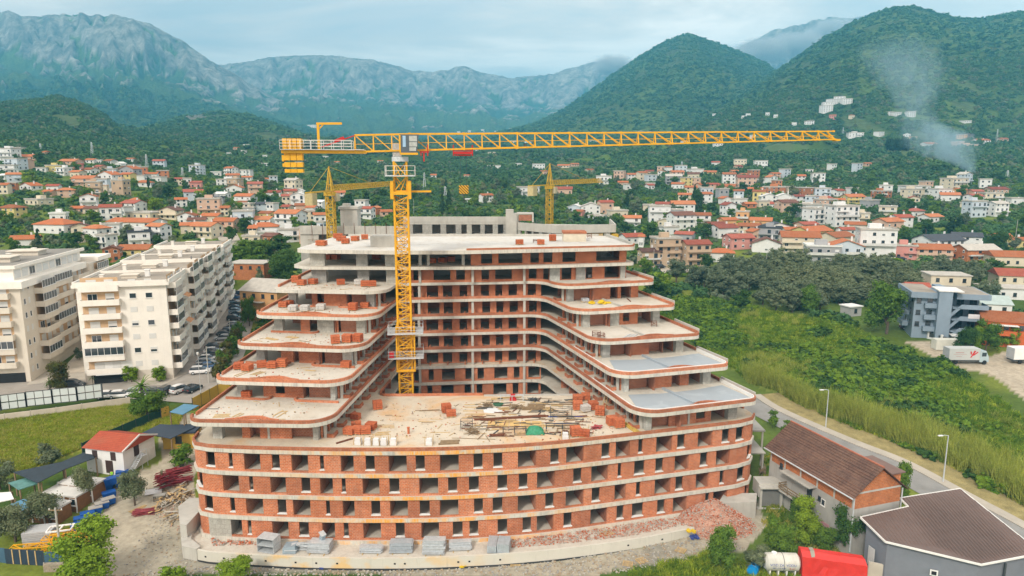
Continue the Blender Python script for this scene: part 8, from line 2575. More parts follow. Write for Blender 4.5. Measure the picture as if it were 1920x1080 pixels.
# ---- left yard
WHR = streaked('white_hut_render',(.76,.76,.75),.1,.9,(.45,.42,.36),.18)
hut = thing('site_hut','white hut with orange-red tiled roof and outside steel stair','hut',(-61.0,100.6,2.9),-.235)
part('wall',MB().box(-3.4,3.4,-3.2,3.2,-1,3.9).add([(3.39,-3.2,3.9),(3.39,3.2,3.9),(3.39,0,4.95),(-3.39,-3.2,3.9),(-3.39,3.2,3.9),(-3.39,0,4.95)],[(0,1,2),(5,4,3)]),WHR,hut)
part('roof',MB().add([(-3.7,-3.6,3.75),(3.7,-3.6,3.75),(3.7,0,5.1),(-3.7,0,5.1),(-3.7,3.6,3.75),(3.7,3.6,3.75)],[(0,1,2,3),(3,2,5,4),(0,3,4),(1,5,2)]),MATS['bright_tiles'],hut)
part('verge',MB().beam((3.72,-3.6,3.78),(3.72,0,5.13),.12,.25).beam((3.72,3.6,3.78),(3.72,0,5.13),.12,.25),WHITE,hut)
for x in (-1.7,1.6): part('window',MB().box(x - .45,x + .45,-3.26,-3.201,2.1,3.4),plain('dark_shutter',(.06,.035,.03),.8),hut)
part('door',MB().box(.1,1.4,-3.25,-3.202,0,2.0),MATS['dark_shutter'],hut)
part('door',MB().box(3.401,3.46,-1.1,-.1,2.0,3.9),MATS['dark_shutter'],hut)
part('door',MB().box(3.401,3.46,1.9,2.9,.2,2.1),WHITE,hut)
mb = MB()
for i in range(9): mb.box(3.6,4.4,-2.9 + i*.24,-2.65 + i*.24,.2 + i*.2,.24 + i*.2)
mb.beam((3.6,-2.9,.1),(3.6,-.8,1.9),.08).beam((4.4,-2.9,.1),(4.4,-.8,1.9),.08).box(3.5,4.5,-.8,.3,1.9,1.98)
mb.beam((4.45,-2.9,1.1),(4.45,-.8,2.9),.05).beam((4.45,.3,0),(4.45,.3,2.9),.06).beam((4.45,-.8,0),(4.45,-.8,2.9),.06).beam((4.45,-.8,2.9),(4.45,.3,2.9),.05)
part('outside_stair',mb,STEEL,hut)
CABW = plain('cabin_wood',(.26,.125,.05),.8,var=.25,scale=2)
for i,(c,rz) in enumerate((((92,938),.0),((130,912),.0),((178,893),0))):
 a = [G(40,926,4.8),G(84,905,4.8),G(112,891,4.8)][i]
 b = [G(126,924,4.8),G(160,907,4.8),G(192,893,4.8)][i]
 m_ = ((a[0] + b[0])/2,(a[1] + b[1])/2)
 zg = T(*m_)
 o = thing('site_cabin',('nearest white-roofed wooden site cabin with a tyre on top','middle white-roofed wooden site cabin','farthest white-roofed wooden site cabin beside the white hut')[i],'cabin',(m_[0],m_[1],zg),-.20)
 w,d,h = 5.8,2.7,2.15
 part('wall',MB().box(-w/2 + .1,w/2 - .1,-d/2 + .1,d/2 - .1,-.5,h - .15),CABW,o)
 part('roof',MB().box(-w/2,w/2,-d/2,d/2,h - .148,h + .08),plain('cabin_roof',(.66,.65,.62),.7,var=.15),o)
 for x in (-w/2 + .08,-1.0,.9,w/2 - .08): part('post',MB().box(x - .08,x + .08,-d/2 + .0,-d/2 + .098,-.3,h - .15),WHITE,o)
 for x in (-2.2,.2,2.2): put_win(o,x,-d/2 + .09,.8,0,1.0,1.0,'w')
 if i == 0:
  ty = [(.35*math.cos(a_),.35*math.sin(a_),h + .2) for a_ in np.linspace(0,6.283,15)]
  t_o = part('tyre',MB().tube(ty,.11,6,cap=False),BLACK,None); t_o.location = Vector((m_[0] - .6,m_[1] + .7,zg)); tag(t_o,'black tyre lying on the nearest cabin roof','tyre')
NETM = plain('dark_net',(.035,.05,.065),.8,var=.3,scale=1.5)
def lean_to(pxs,z,label,mat,cat='shed',post=TIMBER_D,name='net_shed',drop=2.4):
 P = [G(px,py,z) for px,py in pxs]
 cx_m = sum(p_[0] for p_ in P)/len(P); cy_m = sum(p_[1] for p_ in P)/len(P); zg = T(cx_m,cy_m)
 o = thing(name,label,cat,(cx_m,cy_m,zg))
 part('roof',MB().prism([(p_[0] - cx_m,p_[1] - cy_m) for p_ in P],z - zg - .1,z - zg),mat,o)
 for p_ in P: part('post',MB().box(p_[0] - cx_m - .08,p_[0] - cx_m + .08,p_[1] - cy_m - .08 + .2,p_[1] - cy_m + .08 + .2,-.5,z - zg - .101),post,o)
 return o
lean_to([(25,885),(115,866),(165,845),(178,858),(120,880),(70,905)],5.6,'long shed roofed with dark netting along the field',NETM)
lean_to([(15,905),(60,893),(75,905),(35,918)],5.2,'small shed with teal and orange tarps on its roof behind the nearest cabin',plain('teal_tarp',(.10,.24,.22),.6,var=.4,scale=2))
lean_to([(265,812),(300,795),(367,800),(320,822)],6.4,'dark-roofed canopy between white hut and brick shell',plain('dark_sheet',(.035,.05,.075),.6,var=.2),name='canopy')
lean_to([(318,772),(345,757),(373,760),(343,777)],8.2,'small shed with bright blue metal roof by the yellow fence',plain('blue_sheet',(.10,.25,.38),.5,var=.15),name='blue_roof_shed')
lean_to([(20,945),(45,935),(70,942),(40,958)],4.2,'low blue-roofed store left of the nearest cabin',MATS['blue_sheet'],name='blue_roof_shed')
lean_to([(-20,925),(20,922),(26,935),(-20,945)],4.6,'flat white shed cut off by the left edge',WHITE,name='white_shed')
YC = plain('yellow_sheet',(.60,.40,.07),.7,var=.15)
yc = simple_house(338,838,5.0,3.0,2.6,'yellow site cabin under the dark canopy by the brick shell',YC,MATS['dark_sheet'],.1,'f')
GREEN_NET = plain('green_net',(.02,.07,.055),.85,var=.25,scale=1.5)
def fence(name,pts,h,mat,label,post=STEEL_D,panel=2.4,thick=.06,cat='fence'):
 P = Path([q_[:2] for q_ in pts]); n = max(1,round(P.L/panel))
 c = P.at(P.L/2)
 o = thing(name,label,cat,(c.x,c.y,T(c.x,c.y)))
 for i in range(n):
  a,b = P.at(P.L*i/n),P.at(P.L*(i + 1)/n)
  za,zb = T(a.x,a.y),T(b.x,b.y); d = (b - a).normalized()*.03
  nn = Vector((-d.y,d.x)).normalized()*thick/2
  vs = []
  for q_,z0,s_ in ((a,za,1),(b,zb,-1)):
   for sg in (-1,1):
    w_ = q_ + d*s_ + nn*sg
    vs += [(w_.x,w_.y,z0 - .1),(w_.x,w_.y,z0 + h)]
  part('panel',MB().add(vs,[(0,4,5,1),(2,3,7,6),(1,5,7,3),(0,1,3,2),(4,6,7,5),(0,2,6,4)]),mat,o,world=True)
  part('post',MB().box(a.x - .05,a.x + .05,a.y - .05,a.y + .05,za - .2,za + h + .15),post,o,world=True)
 return o
fence('net_fence',PTS([(155,852),(205,828),(260,804),(303,786)]),1.9,GREEN_NET,'dark green net fence between the grass field and the yard')
fence('sheet_fence',PTS([(303,788),(318,782)]),2.2,YC,'short yellow sheet fence beside the blue-roofed shed')
fence('sheet_fence',PTS([(362,770),(385,757),(412,742),(432,738)]),2.4,YC,'yellow sheet fence running behind the lowest left terrace')
fence('boundary_wall',PTS([(-40,795),(100,778),(196,764),(245,757)]),1.3,streaked('field_wall',(.56,.50,.41),.2,.9),'low cream wall between the grass field and the street',CONC,4.0,.25,'wall')
HB_ = [GT(-62,790),GT(4,783),GT(52,776),GT(101,770),GT(147,765),GT(194,758)]
ho = thing('hoarding','tall hoarding of white panes in dark frames along the street','hoarding',HB_[3])
for i in range(5):
 a = Vector(HB_[i]); b = Vector(HB_[i + 1]); d = (b - a); d.z = 0; L = d.length; d.normalize(); zt = 1.35 + max(a.z,b.z)
 fr = MB()
 for zz_ in (0,1.35,2.75): fr.beam((a.x,a.y,zt + zz_),(b.x,b.y,zt + zz_),.1)
 for f_ in (0,.333,.667,1): fr.beam((a.x + d.x*L*f_,a.y + d.y*L*f_,zt),(a.x + d.x*L*f_,a.y + d.y*L*f_,zt + 2.75),.06 if 0 < f_ < 1 else .22)
 fo = part('frame',fr,STEEL_D,ho,world=True)
 for u in range(3):
  for w_ in range(2):
   c = a + d*L*(u + .5)/3
   part('pane',MB().cbox((c.x,c.y,zt + .7 + w_*1.38),(L/3 - .14,.03,1.2),math.atan2(d.y,d.x)),plain('white_pane',(.62,.68,.68),.4,var=.06),fo,world=True)
BLUE = plain('bin_blue',(.012,.085,.34),.45,var=.2,scale=3)
bins = [(225,892,0),(218,902,0),(207,908,0),(224,909,0),(196,917,0),(213,915,1),(205,918,1),(200,932,0),(199,944,2),(187,952,2),(175,961,2),(160,971,0),(148,980,0),(142,992,0),(160,994,0),(169,998,2)]
for i,(px,py,kd) in enumerate(bins):
 g = GT(px + 5,py + 2); z = g[2] + (.98 if kd == 1 else .0)
 nm_ = ('%s blue site bin counted from the white hut towards the gate' % ['first','second','third','fourth','fifth','sixth','seventh','eighth','ninth','tenth','eleventh','twelfth','thirteenth','fourteenth','fifteenth','sixteenth'][i])
 o = thing('site_bin',nm_,'bin',(g[0],g[1],z),RS.uniform(.2,.5) + .3,'blue bins in a row along the track')
 part('body',MB().add([(-.75,-.45,.08),(.75,-.45,.08),(.75,.45,.08),(-.75,.45,.08),(-.85,-.55,.95),(.85,-.55,.95),(.85,.55,.95),(-.85,.55,.95)],[(0,3,2,1),(4,5,6,7),(0,1,5,4),(1,2,6,5),(2,3,7,6),(3,0,4,7)]),BLUE,o)
 part('lid',MB().box(-.86,.86,-.56,.56,.955,1.02),BLUE if kd != 2 else plain('bin_lid_grey',(.36,.34,.31),.8),o)
 part('lifting_lug',MB().box(-.9,-.851,-.2,.2,.6,.8).box(.851,.9,-.2,.2,.6,.8),STEEL_D,o)
g = GT(186,990); o = thing('block_pallet','pallet of pale concrete blocks beside the last blue bins','block pallet',g,.3)
for i in range(4):
 for j in range(3): part('block',MB().cbox((-.75 + i*.5,0,.15 + j*.3),(.48,1.1,.28)),plain('pink_block',(.50,.40,.36),.9,var=.2),o)
RP_ = plain('prop_red',(.27,.03,.04),.55,var=.35,scale=3)
for i,(px,py,n,L,rd,lb) in enumerate(((318,912,60,3.4,1.5,'tall stack of dark red scaffold props beside the left end of the shell'),(338,906,46,3.2,1.2,'second pile of dark red props touching the brick shell'),(270,964,30,2.6,.45,'low bundle of dark red pipes on the ground'))):
 g = GT(px,py); o = thing('prop_stack',lb,'prop stack',g,(.9,.5,.25)[i])
 mb = MB()
 for k in range(n):
  h = RS.uniform(0,1)*(2.3 if i < 2 else .5); w_ = rd*(1 - h/4.2)
  c = Vector((RS.uniform(-.25,.25),RS.uniform(-w_,w_),.1 + h)); a = RS.uniform(-.22,.22); d = Vector((math.cos(a),math.sin(a),RS.uniform(-.12,.12)))*L/2
  mb.tube([c - d,c + d],.055,5)
 part('props',mb,RP_,o)
 part('bearer',MB().box(-1,-.85,-rd,rd,0,.1).box(.85,1,-rd,rd,0,.1),TIMBER_D,o)
planks(243,962,275,948,GT(260,955)[2],7,.14,'bundle of pale battens behind the low red pipes',TIMBER,'batten_bundle',.08,.1,'battens')
g = GT(288,925); o = thing('insulation_board','white insulation board lying by the olive tree','board',g,.4); part('board',MB().cbox((0,0,.3),(2.2,1.0,.08),0,0,.4),WB,o); part('support',MB().box(-.6,.6,-.1,.1,0,.22),TIMBER_D,o)
g = GT(300,938); o = thing('saw_table','grey saw bench standing on the scrap ground','bench',g,.2); part('top',MB().box(-.8,.8,-.4,.4,.8,.9),CONC_D,o)
for x in (-.7,.7):
 for y in (-.3,.3): part('leg',MB().box(x - .05,x + .05,y - .05,y + .05,0,.799),STEEL_D,o)
g = GT(95,1042); o = thing('crane_sections','pile of yellow lattice crane sections inside the gate','crane parts',g,.12)
for i,(p_,q_,w_) in enumerate((((-4.5,0,.9),(3.5,.3,.9),1.1),((-1.5,1.6,1.0),(4.5,1.9,1.0),1.3),((0,.6,2.2),(4.8,1.4,2.2),1.0))):
 mb = MB(); lattice(mb,p_,q_,w_,5,.13,.08); part('section',mb,YEL,o)
mb = MB();
for a,b in (((-.4,.3,3.0),(2.4,.5,3.1)),((2.4,.5,3.1),(2.2,2.0,3.1)),((2.2,2.0,3.1),(-.6,1.8,3.0)),((-.6,1.8,3.0),(-.4,.3,3.0)),((1,.4,3.05),(.9,1.9,3.05))): mb.beam(a,b,.16)
part('white_frame',mb,WHITE,o)
g = GT(78,1016); o = thing('panel_stack','stack of grey formwork panels between olive trees and crane sections','panel stack',g,.2)
for i in range(8): part('panel',MB().cbox((RS.uniform(-.06,.06),RS.uniform(-.05,.05),.15 + i*.24),(3.4,2.2,.2)),plain('panel_grey',(.46,.47,.48),.6,var=.12,scale=2),o)
gp1,gp0 = GT(84,1062),GT(12,1058)
gate = thing('site_gate','dark blue-grey double gate at the bottom left corner','gate',gp0,0)
GB = plain('gate_blue',(.03,.05,.08),.6,var=.2)
for i in range(5):
 a = Vector(gp0).lerp(Vector(gp1),i/5); b = Vector(gp0).lerp(Vector(gp1),(i + 1)/5); an = math.atan2(b.y - a.y,b.x - a.x); c = (a + b)/2
 part('leaf_panel',MB().cbox((c.x,c.y,c.z + 1.1),((b - a).length - .05,.06,2.0),an),GB,gate,world=True)
 if i: part('timber_strip',MB().cbox((a.x,a.y - .06,a.z + 1.1),(.14,.05,1.9),an),TIMBER,gate,world=True)
fence('sheet_fence',PTS([(84,1062),(120,1060),(160,1058)]),1.9,plain('fence_blue',(.06,.13,.20),.6),'blue sheet fence right of the dark gate')
fence('sheet_fence',PTS([(-30,1050),(12,1056)]),2.0,MATS['fence_blue'],'blue sheet fence left of the dark gate at the edge')
fence('stone_wall',PTS([(84,1071),(120,1070),(150,1069)]),1.0,brickmat('rubble_stone',(.42,.37,.29),(.33,.29,.23),(.25,.22,.18),.5,.3,.3),'low stone wall below the blue fence right of the gate',CONC,6,.5,'wall')
def pole(name,px,py,top,label,cat,mat=CONC,r=.13,lamp=None,foot=None):
 g = GT(px,py) if foot is None else foot
 s = (g[1]*math.cos(PITCH) + (CAM_Z - g[2])*math.sin(PITCH))/FPX
 h = (py - top)*s*1.07
 o = thing(name,label,cat,g)
 part('pole',MB().tube([(0,0,-.3),(0,0,h)],r,8,r2=r*.6),mat,o)
 if lamp == 'arm':
  part('arm',MB().tube([(0,0,h - .05),(-.6,-.1,h + .12),(-1.1,-.2,h + .1)],.045,6),mat,o); part('lamp_head',MB().cbox((-1.35,-.25,h + .1),(.7,.28,.12),.1),WHITE,o)
 elif lamp == 'globe': part('lamp_head',MB().tube([(0,0,h),(0,0,h + .2),(0,0,h + .4)],.22,10),WHITE,o)
 elif lamp == 'cross':
  part('crossarm',MB().beam((-.9,0,h - .3),(.9,0,h - .3),.1),TIMBER_D,o)
  part('insulator',MB().box(-.8,-.72,-.05,.05,h - .24,h - .05).box(.72,.8,-.05,.05,h - .24,h - .05),WHITE,o)
 return o
pole('utility_pole',115,1046,952,'pale concrete utility pole at the bottom left beside the crane sections','pole',CONC,.17,'cross')
pole('street_lamp',1548,802,733,'grey street lamp by the road behind the brown-roofed house','lamp',STEEL,.11,'arm')
pole('street_lamp',1768,905,818,'grey street lamp on the dry verge above the ribbed roof','lamp',STEEL,.11,'arm')
pole('street_lamp',377,742,667,'thin street lamp at the corner behind the parked cars','lamp',STEEL,.07,'globe')
pole('utility_pole',392,720,652,'concrete pole beside the nearest parked white SUV','pole',CONC,.14)
pole('utility_pole',432,636,600,'concrete pole halfway along the parked cars','pole',CONC,.14)
pole('utility_pole',461,603,572,'concrete pole in the garden left of the orange-brown house','pole',CONC,.14)
for px,py,top,lb in ((1225,508,470,'light pole by the road below the brick-red roofed house'),(1319,505,476,'pole beside the tan apartments'),(1436,508,476,'white pole at the edge of the olive grove'),(1367,400,385,'thin pole above the white house with red roof'),(1478,413,400,'left of two white lamp poles in the meadow'),(1482,414,401,'right of two white lamp poles in the meadow'),(1902,463,415,'tall pole at the far right among dark trees'),
  (776,400,375,'thin pole in the valley left of the hook')):
 pole('utility_pole',px,py,top,lb,'pole',CONC,.12)
def mast(px,py,top,label):
 g = GT(px,py); s = g[1]/FPX; h = (py - top)*s*1.03
 o = thing('lattice_mast',label,'mast',g)
 mb = MB(); w = max(1.2,h*.07)
 for i in range(4):
  a = (i % 2*2 - 1,(i // 2)*2 - 1)
  mb.beam((a[0]*w,a[1]*w,0),(a[0]*w*.2,a[1]*w*.2,h),max(.16,w*.12))
 for k in range(8):
  f0,f1 = k/8,(k + 1)/8; w0,w1 = w*(1 - .8*f0),w*(1 - .8*f1)
  mb.beam((-w0,-w0,h*f0),(w1,-w1,h*f1),max(.1,w*.08)).beam((w0,-w0,h*f0),(-w1,-w1,h*f1),max(.1,w*.08))
 part('tower',mb,STEEL,o)
 mb = MB()
 for f_ in (.78,.88): mb.beam((-w*.9,0,h*f_),(w*.9,0,h*f_),.2)
 part('crossarm',mb,STEEL,o)
for a in ((174,295,268,'white telecom mast high on the left slope'),(276,318,291,'grey lattice pylon above the left town'),(343,335,315,'second grey pylon right of the first above the left town'),(796,355,325,'pale pylon in the wooded valley right of the crane mast'),(835,373,350,'small pylon under the hanging hook'),(77,285,270,'thin mast near the left edge on the slope'),(1278,318,303,'thin mast on a roof ridge of the right town'),(1580,255,240,'pylon on the right slope beyond the jib tip'),(1868,268,244,'pylon behind the smoke at far right'),(1888,335,320,'pylon right of the smoke foot')):
 mast(*a)
P_ = PTS([(1688,612),(1706,620),(1722,628),(1740,635),(1765,642),(1790,648)])
gf = thing('garden_fence','curved fence of dark panels between white posts before the blue-grey house','fence',P_[2])
for i,q_ in enumerate(P_):
 part('post',MB().box(q_[0] - .22,q_[0] + .22,q_[1] - .22,q_[1] + .22,q_[2] - .2,q_[2] + 1.9),WHITE,gf,world=True)
 if i:
  r_ = P_[i - 1]
  part('base_wall',MB().beam((r_[0],r_[1],r_[2] + .2),(q_[0],q_[1],q_[2] + .2),.2,.6),WHR,gf,world=True)
  part('panel',MB().beam((r_[0],r_[1],r_[2] + 1.05),(q_[0],q_[1],q_[2] + 1.05),.05,1.0),STEEL_D,gf,world=True)
# ---- yard at the bottom right
zt_ = .2
A_t = G(1505,1044,3.2); B_t = G(1627,1062,3.2); C_t = G(1497,1024,3.4); D_t = G(1616,1041,3.4)
tp = thing('covered_trailer','long trailer hidden under bright red tarpaulin at the bottom edge','trailer',((A_t[0] + B_t[0])/2,(A_t[1] + B_t[1])/2,.2),0)
ox,oy = tp.location.x,tp.location.y
mb = MB(); na_ = 13
def lerp3(a,b,f): return tuple(a[i] + (b[i] - a[i])*f for i in range(3))
rows = []
rgt = random.Random(4)
for f_ in np.linspace(0,1,na_):
 a = lerp3(A_t,B_t,f_); c = lerp3(C_t,D_t,f_)
 j = lambda s: rgt.uniform(-s,s)
 rows.append([(a[0] - ox + j(.05),a[1] - oy - .35 + j(.1),.0),(a[0] - ox + j(.05),a[1] - oy - .18 + j(.09),1.1),(a[0] - ox,a[1] - oy - .06 + j(.06),2.1),(a[0] - ox,a[1] - oy,3.0 + j(.03)),(a[0]*.5 + c[0]*.5 - ox,(a[1] + c[1])/2 - oy,3.3 + j(.04)),(c[0] - ox,c[1] - oy,3.2),(c[0] - ox,c[1] - oy + .1,0)])
mb.v = [q_ for r_ in rows for q_ in r_]
for i in range(na_ - 1):
 for k in range(6): mb.f.append([i*7 + k,(i + 1)*7 + k,(i + 1)*7 + k + 1,i*7 + k + 1]); mb.mi.append(0)
mb.f.append([k for k in range(6,-1,-1)]); mb.mi.append(0); mb.f.append([(na_ - 1)*7 + k for k in range(7)]); mb.mi.append(0)
part('tarpaulin',mb,plain('tarp_red',(.66,.035,.025),.45,var=.22,scale=1.2,bump=.25,bscale=2,spec=.5),tp)
a = lerp3(A_t,B_t,.14); c = lerp3(C_t,D_t,.17)
part('grey_patch',MB().add([(a[0] - ox,a[1] - oy + .05,3.06),(a[0] - ox + .5,a[1] - oy + .12,3.06),((a[0] + c[0])/2 - ox + .45,(a[1] + c[1])/2 - oy,3.37),((a[0] + c[0])/2 - ox - .05,(a[1] + c[1])/2 - oy,3.37),(c[0] - ox + .4,c[1] - oy - .03,3.27),(c[0] - ox - .1,c[1] - oy - .03,3.27)],[(0,1,2,3),(3,2,4,5)]),plain('patch_grey',(.33,.31,.25),.8),tp)
part('wheel',MB().tube([(-2,-.6,.4),(-2,.1,.4)],.4,12),BLACK,tp)
w0 = G(1432,1058,1.5); w1 = G(1497,1060,1.5)
L_ = math.hypot(w1[0] - w0[0],w1[1] - w0[1])
wt = thing('water_tank','weathered white cylindrical water tank on legs with hand-painted lettering','tank',((w0[0] + w1[0])/2,(w0[1] + w1[1])/2,T(w0[0],w0[1])),math.atan2(w1[1] - w0[1],w1[0] - w0[0]))
mb = MB().tube([(-L_/2,0,1.75),(-L_/2 + .25,0,1.75),(L_/2 - .25,0,1.75),(L_/2,0,1.75)],1.05,28)
n_ = 28
for i in range(n_):            # dished ends
 for row,f_ in ((0,.72),(3,.72)):
  x,y,z = mb.v[row*n_ + i]; mb.v[row*n_ + i] = (x,y*f_,1.75 + (z - 1.75)*f_)
part('vessel',mb,streaked('tank_white',(.58,.57,.52),.2,.6,(.30,.26,.2),.5),wt)
part('manhole',MB().tube([(-L_*.22,0,2.75),(-L_*.22,0,2.95)],.32,14),WHITE,wt)
for f_ in (-.36,-.12,.12,.36): part('leg',MB().box(L_*f_ - .07,L_*f_ + .07,-.75,.75,0,1.0),WHITE,wt)
part('band',MB().tube([(.05,1.06*math.cos(a_),1.75 + 1.06*math.sin(a_)) for a_ in np.linspace(0,6.283,25)],.03,4,cap=False),STEEL_D,wt)
BL = plain('blue_lettering',(.06,.10,.35),.7); RDL = plain('red_lettering',(.55,.04,.04),.7)
def curved_text(s,size,x,zc,mat):
 o = text(s,size,(0,0,0),(0,0,0),mat,wt)
 for v in o.data.vertices:
  z = zc + v.co.y; th = math.asin(max(-1,min(1,(z - 1.75)/1.062)))
  v.co = (x + v.co.x,-1.062*math.cos(th) - v.co.z*.3,z)
 return o
curved_text('VOZI ZA  VODU',.42,-.1,1.75,BL); curved_text('067 212 600',.30,-.55,1.38,BL); curved_text('9 m\u00b3',.36,1.0,1.32,RDL)
part('frame_beam',MB().box(-L_/2 + .2,L_/2 - .2,-.8,-.6,.0,.25),STEEL_D,wt)
g = G(1413,1068,.6); o = thing('plastic_tank','bright blue plastic tank lying beside the white tank','tank',(g[0],g[1],T(g[0],g[1])),1.0)
part('vessel',MB().tube([(-.95,0,.6),(-.8,0,.6),(.1,0,.62),(.25,0,.55),(.85,0,.5),(1.0,0,.5)],.6,16),plain('tank_blue',(.012,.26,.62),.4),o,smooth=False)
part('rib',MB().tube([(-.45,.615*math.cos(a_),.6 + .615*math.sin(a_)) for a_ in np.linspace(0,6.283,17)],.04,5,cap=False),MATS['tank_blue'],o)
part('cap',MB().tube([(-.3,0,1.2),(-.3,0,1.32)],.16,10),BLACK,o)
fence('yard_wall',[G(1627,1075,.5),G(1665,1083,.5),G(1720,1095,.5)],1.9,streaked('yard_wall_render',(.56,.52,.44),.2,.9),'cream yard wall between red tarpaulin and the hall',CONC,4,.2,'wall')
g = GT(1365,930);
prop_pile(1424,880,0,30,2.4,.7,TIMBER_D,'dark stack of old timbers between the shell and the grey house','timber_stack',GT(1430,885),1.2,.15)
planks(1455,930,1461,908,2.0,1,.6,'brown door-like board leaning in the yard of the grey house',TIMBER_D,'board',.1,.3,'board')
# ---- person by the hut door
def person(px,py,label,vest):
 g = GT(px,py)
 pr = bpy.data.objects.new('person',None)
 joints = {'pelvis': (0,0,.95),'waist': (0,.01,1.1),'chest': (0,.02,1.34),'neck': (0,.01,1.5),'head': (0,-.02,1.63),'top': (0,-.01,1.74),
      'hl': (.1,0,.9),'kl': (.12,-.04,.5),'al': (.12,.0,.08),'tl': (.13,-.16,.04),'hr': (-.1,0,.9),'kr': (-.11,-.02,.5),'ar': (-.12,.05,.08),'tr': (-.13,-.11,.04),
      'sl': (.19,.01,1.42),'el': (.25,.02,1.14),'wl': (.22,-.14,.93),'fl': (.2,-.22,.88),'sr': (-.19,.01,1.42),'er': (-.26,.04,1.14),'wr': (-.24,-.06,.9),'fr': (-.23,-.12,.82)}
 rad = {'pelvis': .15,'waist': .14,'chest': .165,'neck': .06,'head': .095,'top': .07,'hl': .095,'kl': .065,'al': .045,'tl': .04,'hr': .095,'kr': .065,'ar': .045,'tr': .04,'sl': .07,'el': .048,'wl': .034,'fl': .035,'sr': .07,'er': .048,'wr': .034,'fr': .035}
 ed = [('pelvis','waist'),('waist','chest'),('chest','neck'),('neck','head'),('head','top'),('pelvis','hl'),('hl','kl'),('kl','al'),('al','tl'),('pelvis','hr'),('hr','kr'),('kr','ar'),('ar','tr'),('chest','sl'),('sl','el'),('el','wl'),('wl','fl'),('chest','sr'),('sr','er'),('er','wr'),('wr','fr')]
 nm_ = list(joints)
 me = bpy.data.meshes.new('person'); me.from_pydata([joints[k] for k in nm_],[(nm_.index(a),nm_.index(b)) for a,b in ed],[])
 o = bpy.data.objects.new('person',me); COL.objects.link(o)
 o.modifiers.new('skin','SKIN'); o.modifiers.new('sub','SUBSURF').levels = 1
 for i,k in enumerate(nm_): me.skin_vertices[0].data[i].radius = (rad[k],)*2
 me.skin_vertices[0].data[0].use_root = True
 bpy.context.view_layer.update()
 ev = bpy.data.meshes.new_from_object(o.evaluated_get(bpy.context.evaluated_depsgraph_get()))
 o.modifiers.clear(); o.data = ev
 ev.materials.clear()
 for m in (plain('dark_trousers',(.02,.022,.03),.9),vest,plain('skin',(.45,.26,.18),.6)): ev.materials.append(m)
 for f_ in ev.polygons:
  c = f_.center; f_.material_index = 0 if c.z < .98 else (1 if c.z < 1.47 and abs(c.x) < .215 else (2 if c.z > 1.47 or c.z < .98 else 0))
 o.location = g; o.rotation_euler = (0,0,.4)
 tag(o,label,'person')
 part('hair',MB().tube([(0,.0,1.66),(0,.01,1.72),(0,.01,1.77)],.1,10,r2=.05),BLACK,o)
 for x in (.15,.2): pass
 return o
person(211,902,'person in bright yellow-green safety vest and dark trousers at the hut door',plain('vest_lime',(.35,.80,.05),.6))
# ------------------------------------------------------------------ smoke and mist
import bmesh
b0 = GT(1857,332); sy = b0[1] + 2
def sp(px,py,r,y=None):
 y = y or sy
 d = ray(px,py); t_ = y/d[1]; s = y/FPX
 return ((d[0]*t_,y,CAM_Z + d[2]*t_),(r*s,r*s*.8,r*s*.9))
PL = [(334,1860,5,1.0),(322,1857,10,1.0),(306,1842,26,.75),(290,1812,56,.42),(270,1796,74,.32),(250,1782,70,.28),(225,1752,40,.34),(195,1742,40,.28),(160,1738,62,.20),(120,1725,84,.13),(80,1710,84,.07),(48,1705,50,.0)]
W_ = [(sp(px,py,1)[0],r*sy/FPX,s_) for py,px,r,s_ in PL]
zmin,zmax = W_[0][0][2],W_[-1][0][2]; xmin,xmax = min(w[0][0] - w[1] for w in W_) - 5,max(w[0][0] + w[1] for w in W_) + 5
rmax = max(w[1] for w in W_); ymid = sy + 25
t = newmat('smoke_mat'); p = t.pos(); q_ = t.n.new('ShaderNodeSeparateXYZ'); t.l.new(p,q_.inputs[0])
tz = t.math('DIVIDE',t.math('SUBTRACT',q_.outputs[2],zmin),zmax - zmin)
zs = [(w[0][2] - zmin)/(zmax - zmin) for w in W_]
xc = t.ramp(tz,[(z_,(w[0][0] - xmin)/(xmax - xmin)) for z_,w in zip(zs,W_)])
rr = t.ramp(tz,[(z_,w[1]/rmax) for z_,w in zip(zs,W_)])
st = t.ramp(tz,[(z_,w[2]) for z_,w in zip(zs,W_)])
dx = t.math('SUBTRACT',q_.outputs[0],t.math('ADD',t.math('MULTIPLY',xc,xmax - xmin),xmin))
dy = t.math('SUBTRACT',q_.outputs[1],ymid)
R2 = t.math('MULTIPLY',rr,rmax); R2 = t.math('MULTIPLY',R2,R2)
f = t.math('SUBTRACT',1.0,t.math('DIVIDE',t.math('ADD',t.math('MULTIPLY',dx,dx),t.math('MULTIPLY',dy,dy)),R2))
n_ = t.noise(t.scale(p,1,1,.6),.045,5,.62,1.2)
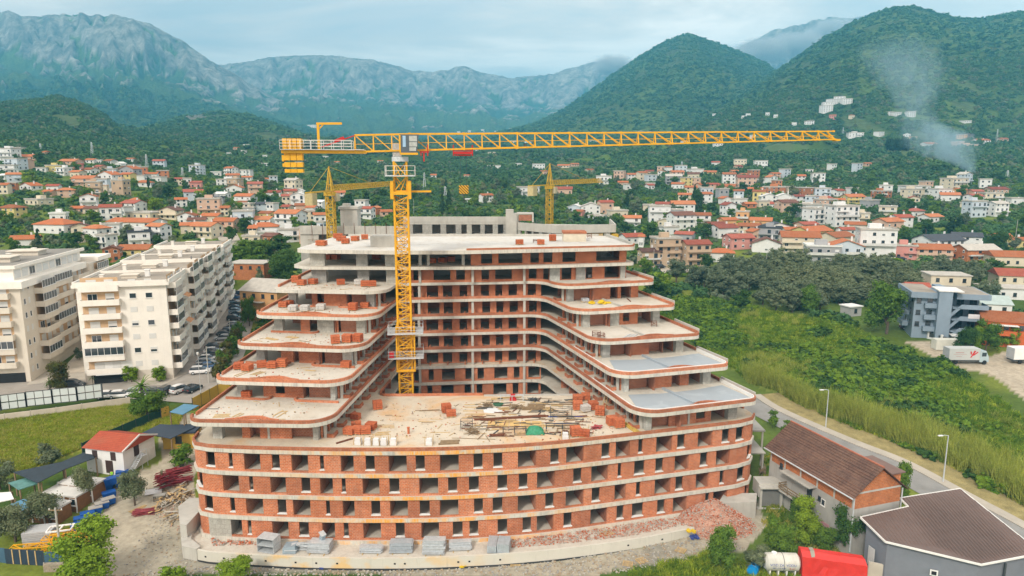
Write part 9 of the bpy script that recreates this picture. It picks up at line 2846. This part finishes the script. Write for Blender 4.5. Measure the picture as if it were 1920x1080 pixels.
d = t.math('MAXIMUM',t.math('SUBTRACT',t.math('ADD',t.math('MULTIPLY',f,.8),t.math('MULTIPLY',n_,2.6)),1.45),0.0)
d = t.math('MULTIPLY',t.math('MINIMUM',d,1.0),t.math('MULTIPLY',t.math('GREATER_THAN',f,0.0),t.math('MULTIPLY',st,.11)))
pv = t.n.new('ShaderNodeVolumePrincipled'); pv.inputs['Color'].default_value = (.50,.80,1.0,1); t.l.new(d,pv.inputs['Density']); pv.inputs['Anisotropy'].default_value = -.4
t.l.new(pv.outputs[0],t.out.inputs[1])
o = part('smoke',MB().box(xmin,xmax,ymid - rmax,ymid + rmax,zmin + .5,zmax),MATS['smoke_mat'],None); tag(o,kind='stuff')
t = newmat('mist_mat'); oc_ = t.objco(); p = t.pos()
vm = t.n.new('ShaderNodeVectorMath'); vm.operation = 'LENGTH'; t.l.new(oc_,vm.inputs[0])
ln = vm.outputs['Value']
f = t.math('SUBTRACT',1.0,t.math('MULTIPLY',ln,ln))
n_ = t.noise(p,.0048,5,.65,.8)
d = t.math('MAXIMUM',t.math('SUBTRACT',t.math('ADD',f,t.math('MULTIPLY',n_,1.8)),1.15),0.0)
d = t.math('MULTIPLY',t.math('MULTIPLY',d,t.math('GREATER_THAN',f,0.0)),.02)
pv = t.n.new('ShaderNodeVolumePrincipled'); pv.inputs['Color'].default_value = (.95,.97,1.0,1); t.l.new(d,pv.inputs['Density']); pv.inputs['Anisotropy'].default_value = -.4
t.l.new(pv.outputs[0],t.out.inputs[1])
bm = bmesh.new(); bmesh.ops.create_icosphere(bm,subdivisions=3,radius=1); MS = bpy.data.meshes.new('mist'); bm.to_mesh(MS); bm.free(); MS.materials.append(MATS['mist_mat'])
for px,py,rx,rz_,y in ((1500,84,70,26,5500),(1425,98,66,26,5450),(1570,62,70,30,5650),(1150,124,50,22,6200)):
 c,_ = sp(px,py,1,y); s = y/FPX
 o = bpy.data.objects.new('mist',MS); COL.objects.link(o); o.location = c; o.scale = (rx*s,260,rz_*s); tag(o,kind='stuff')
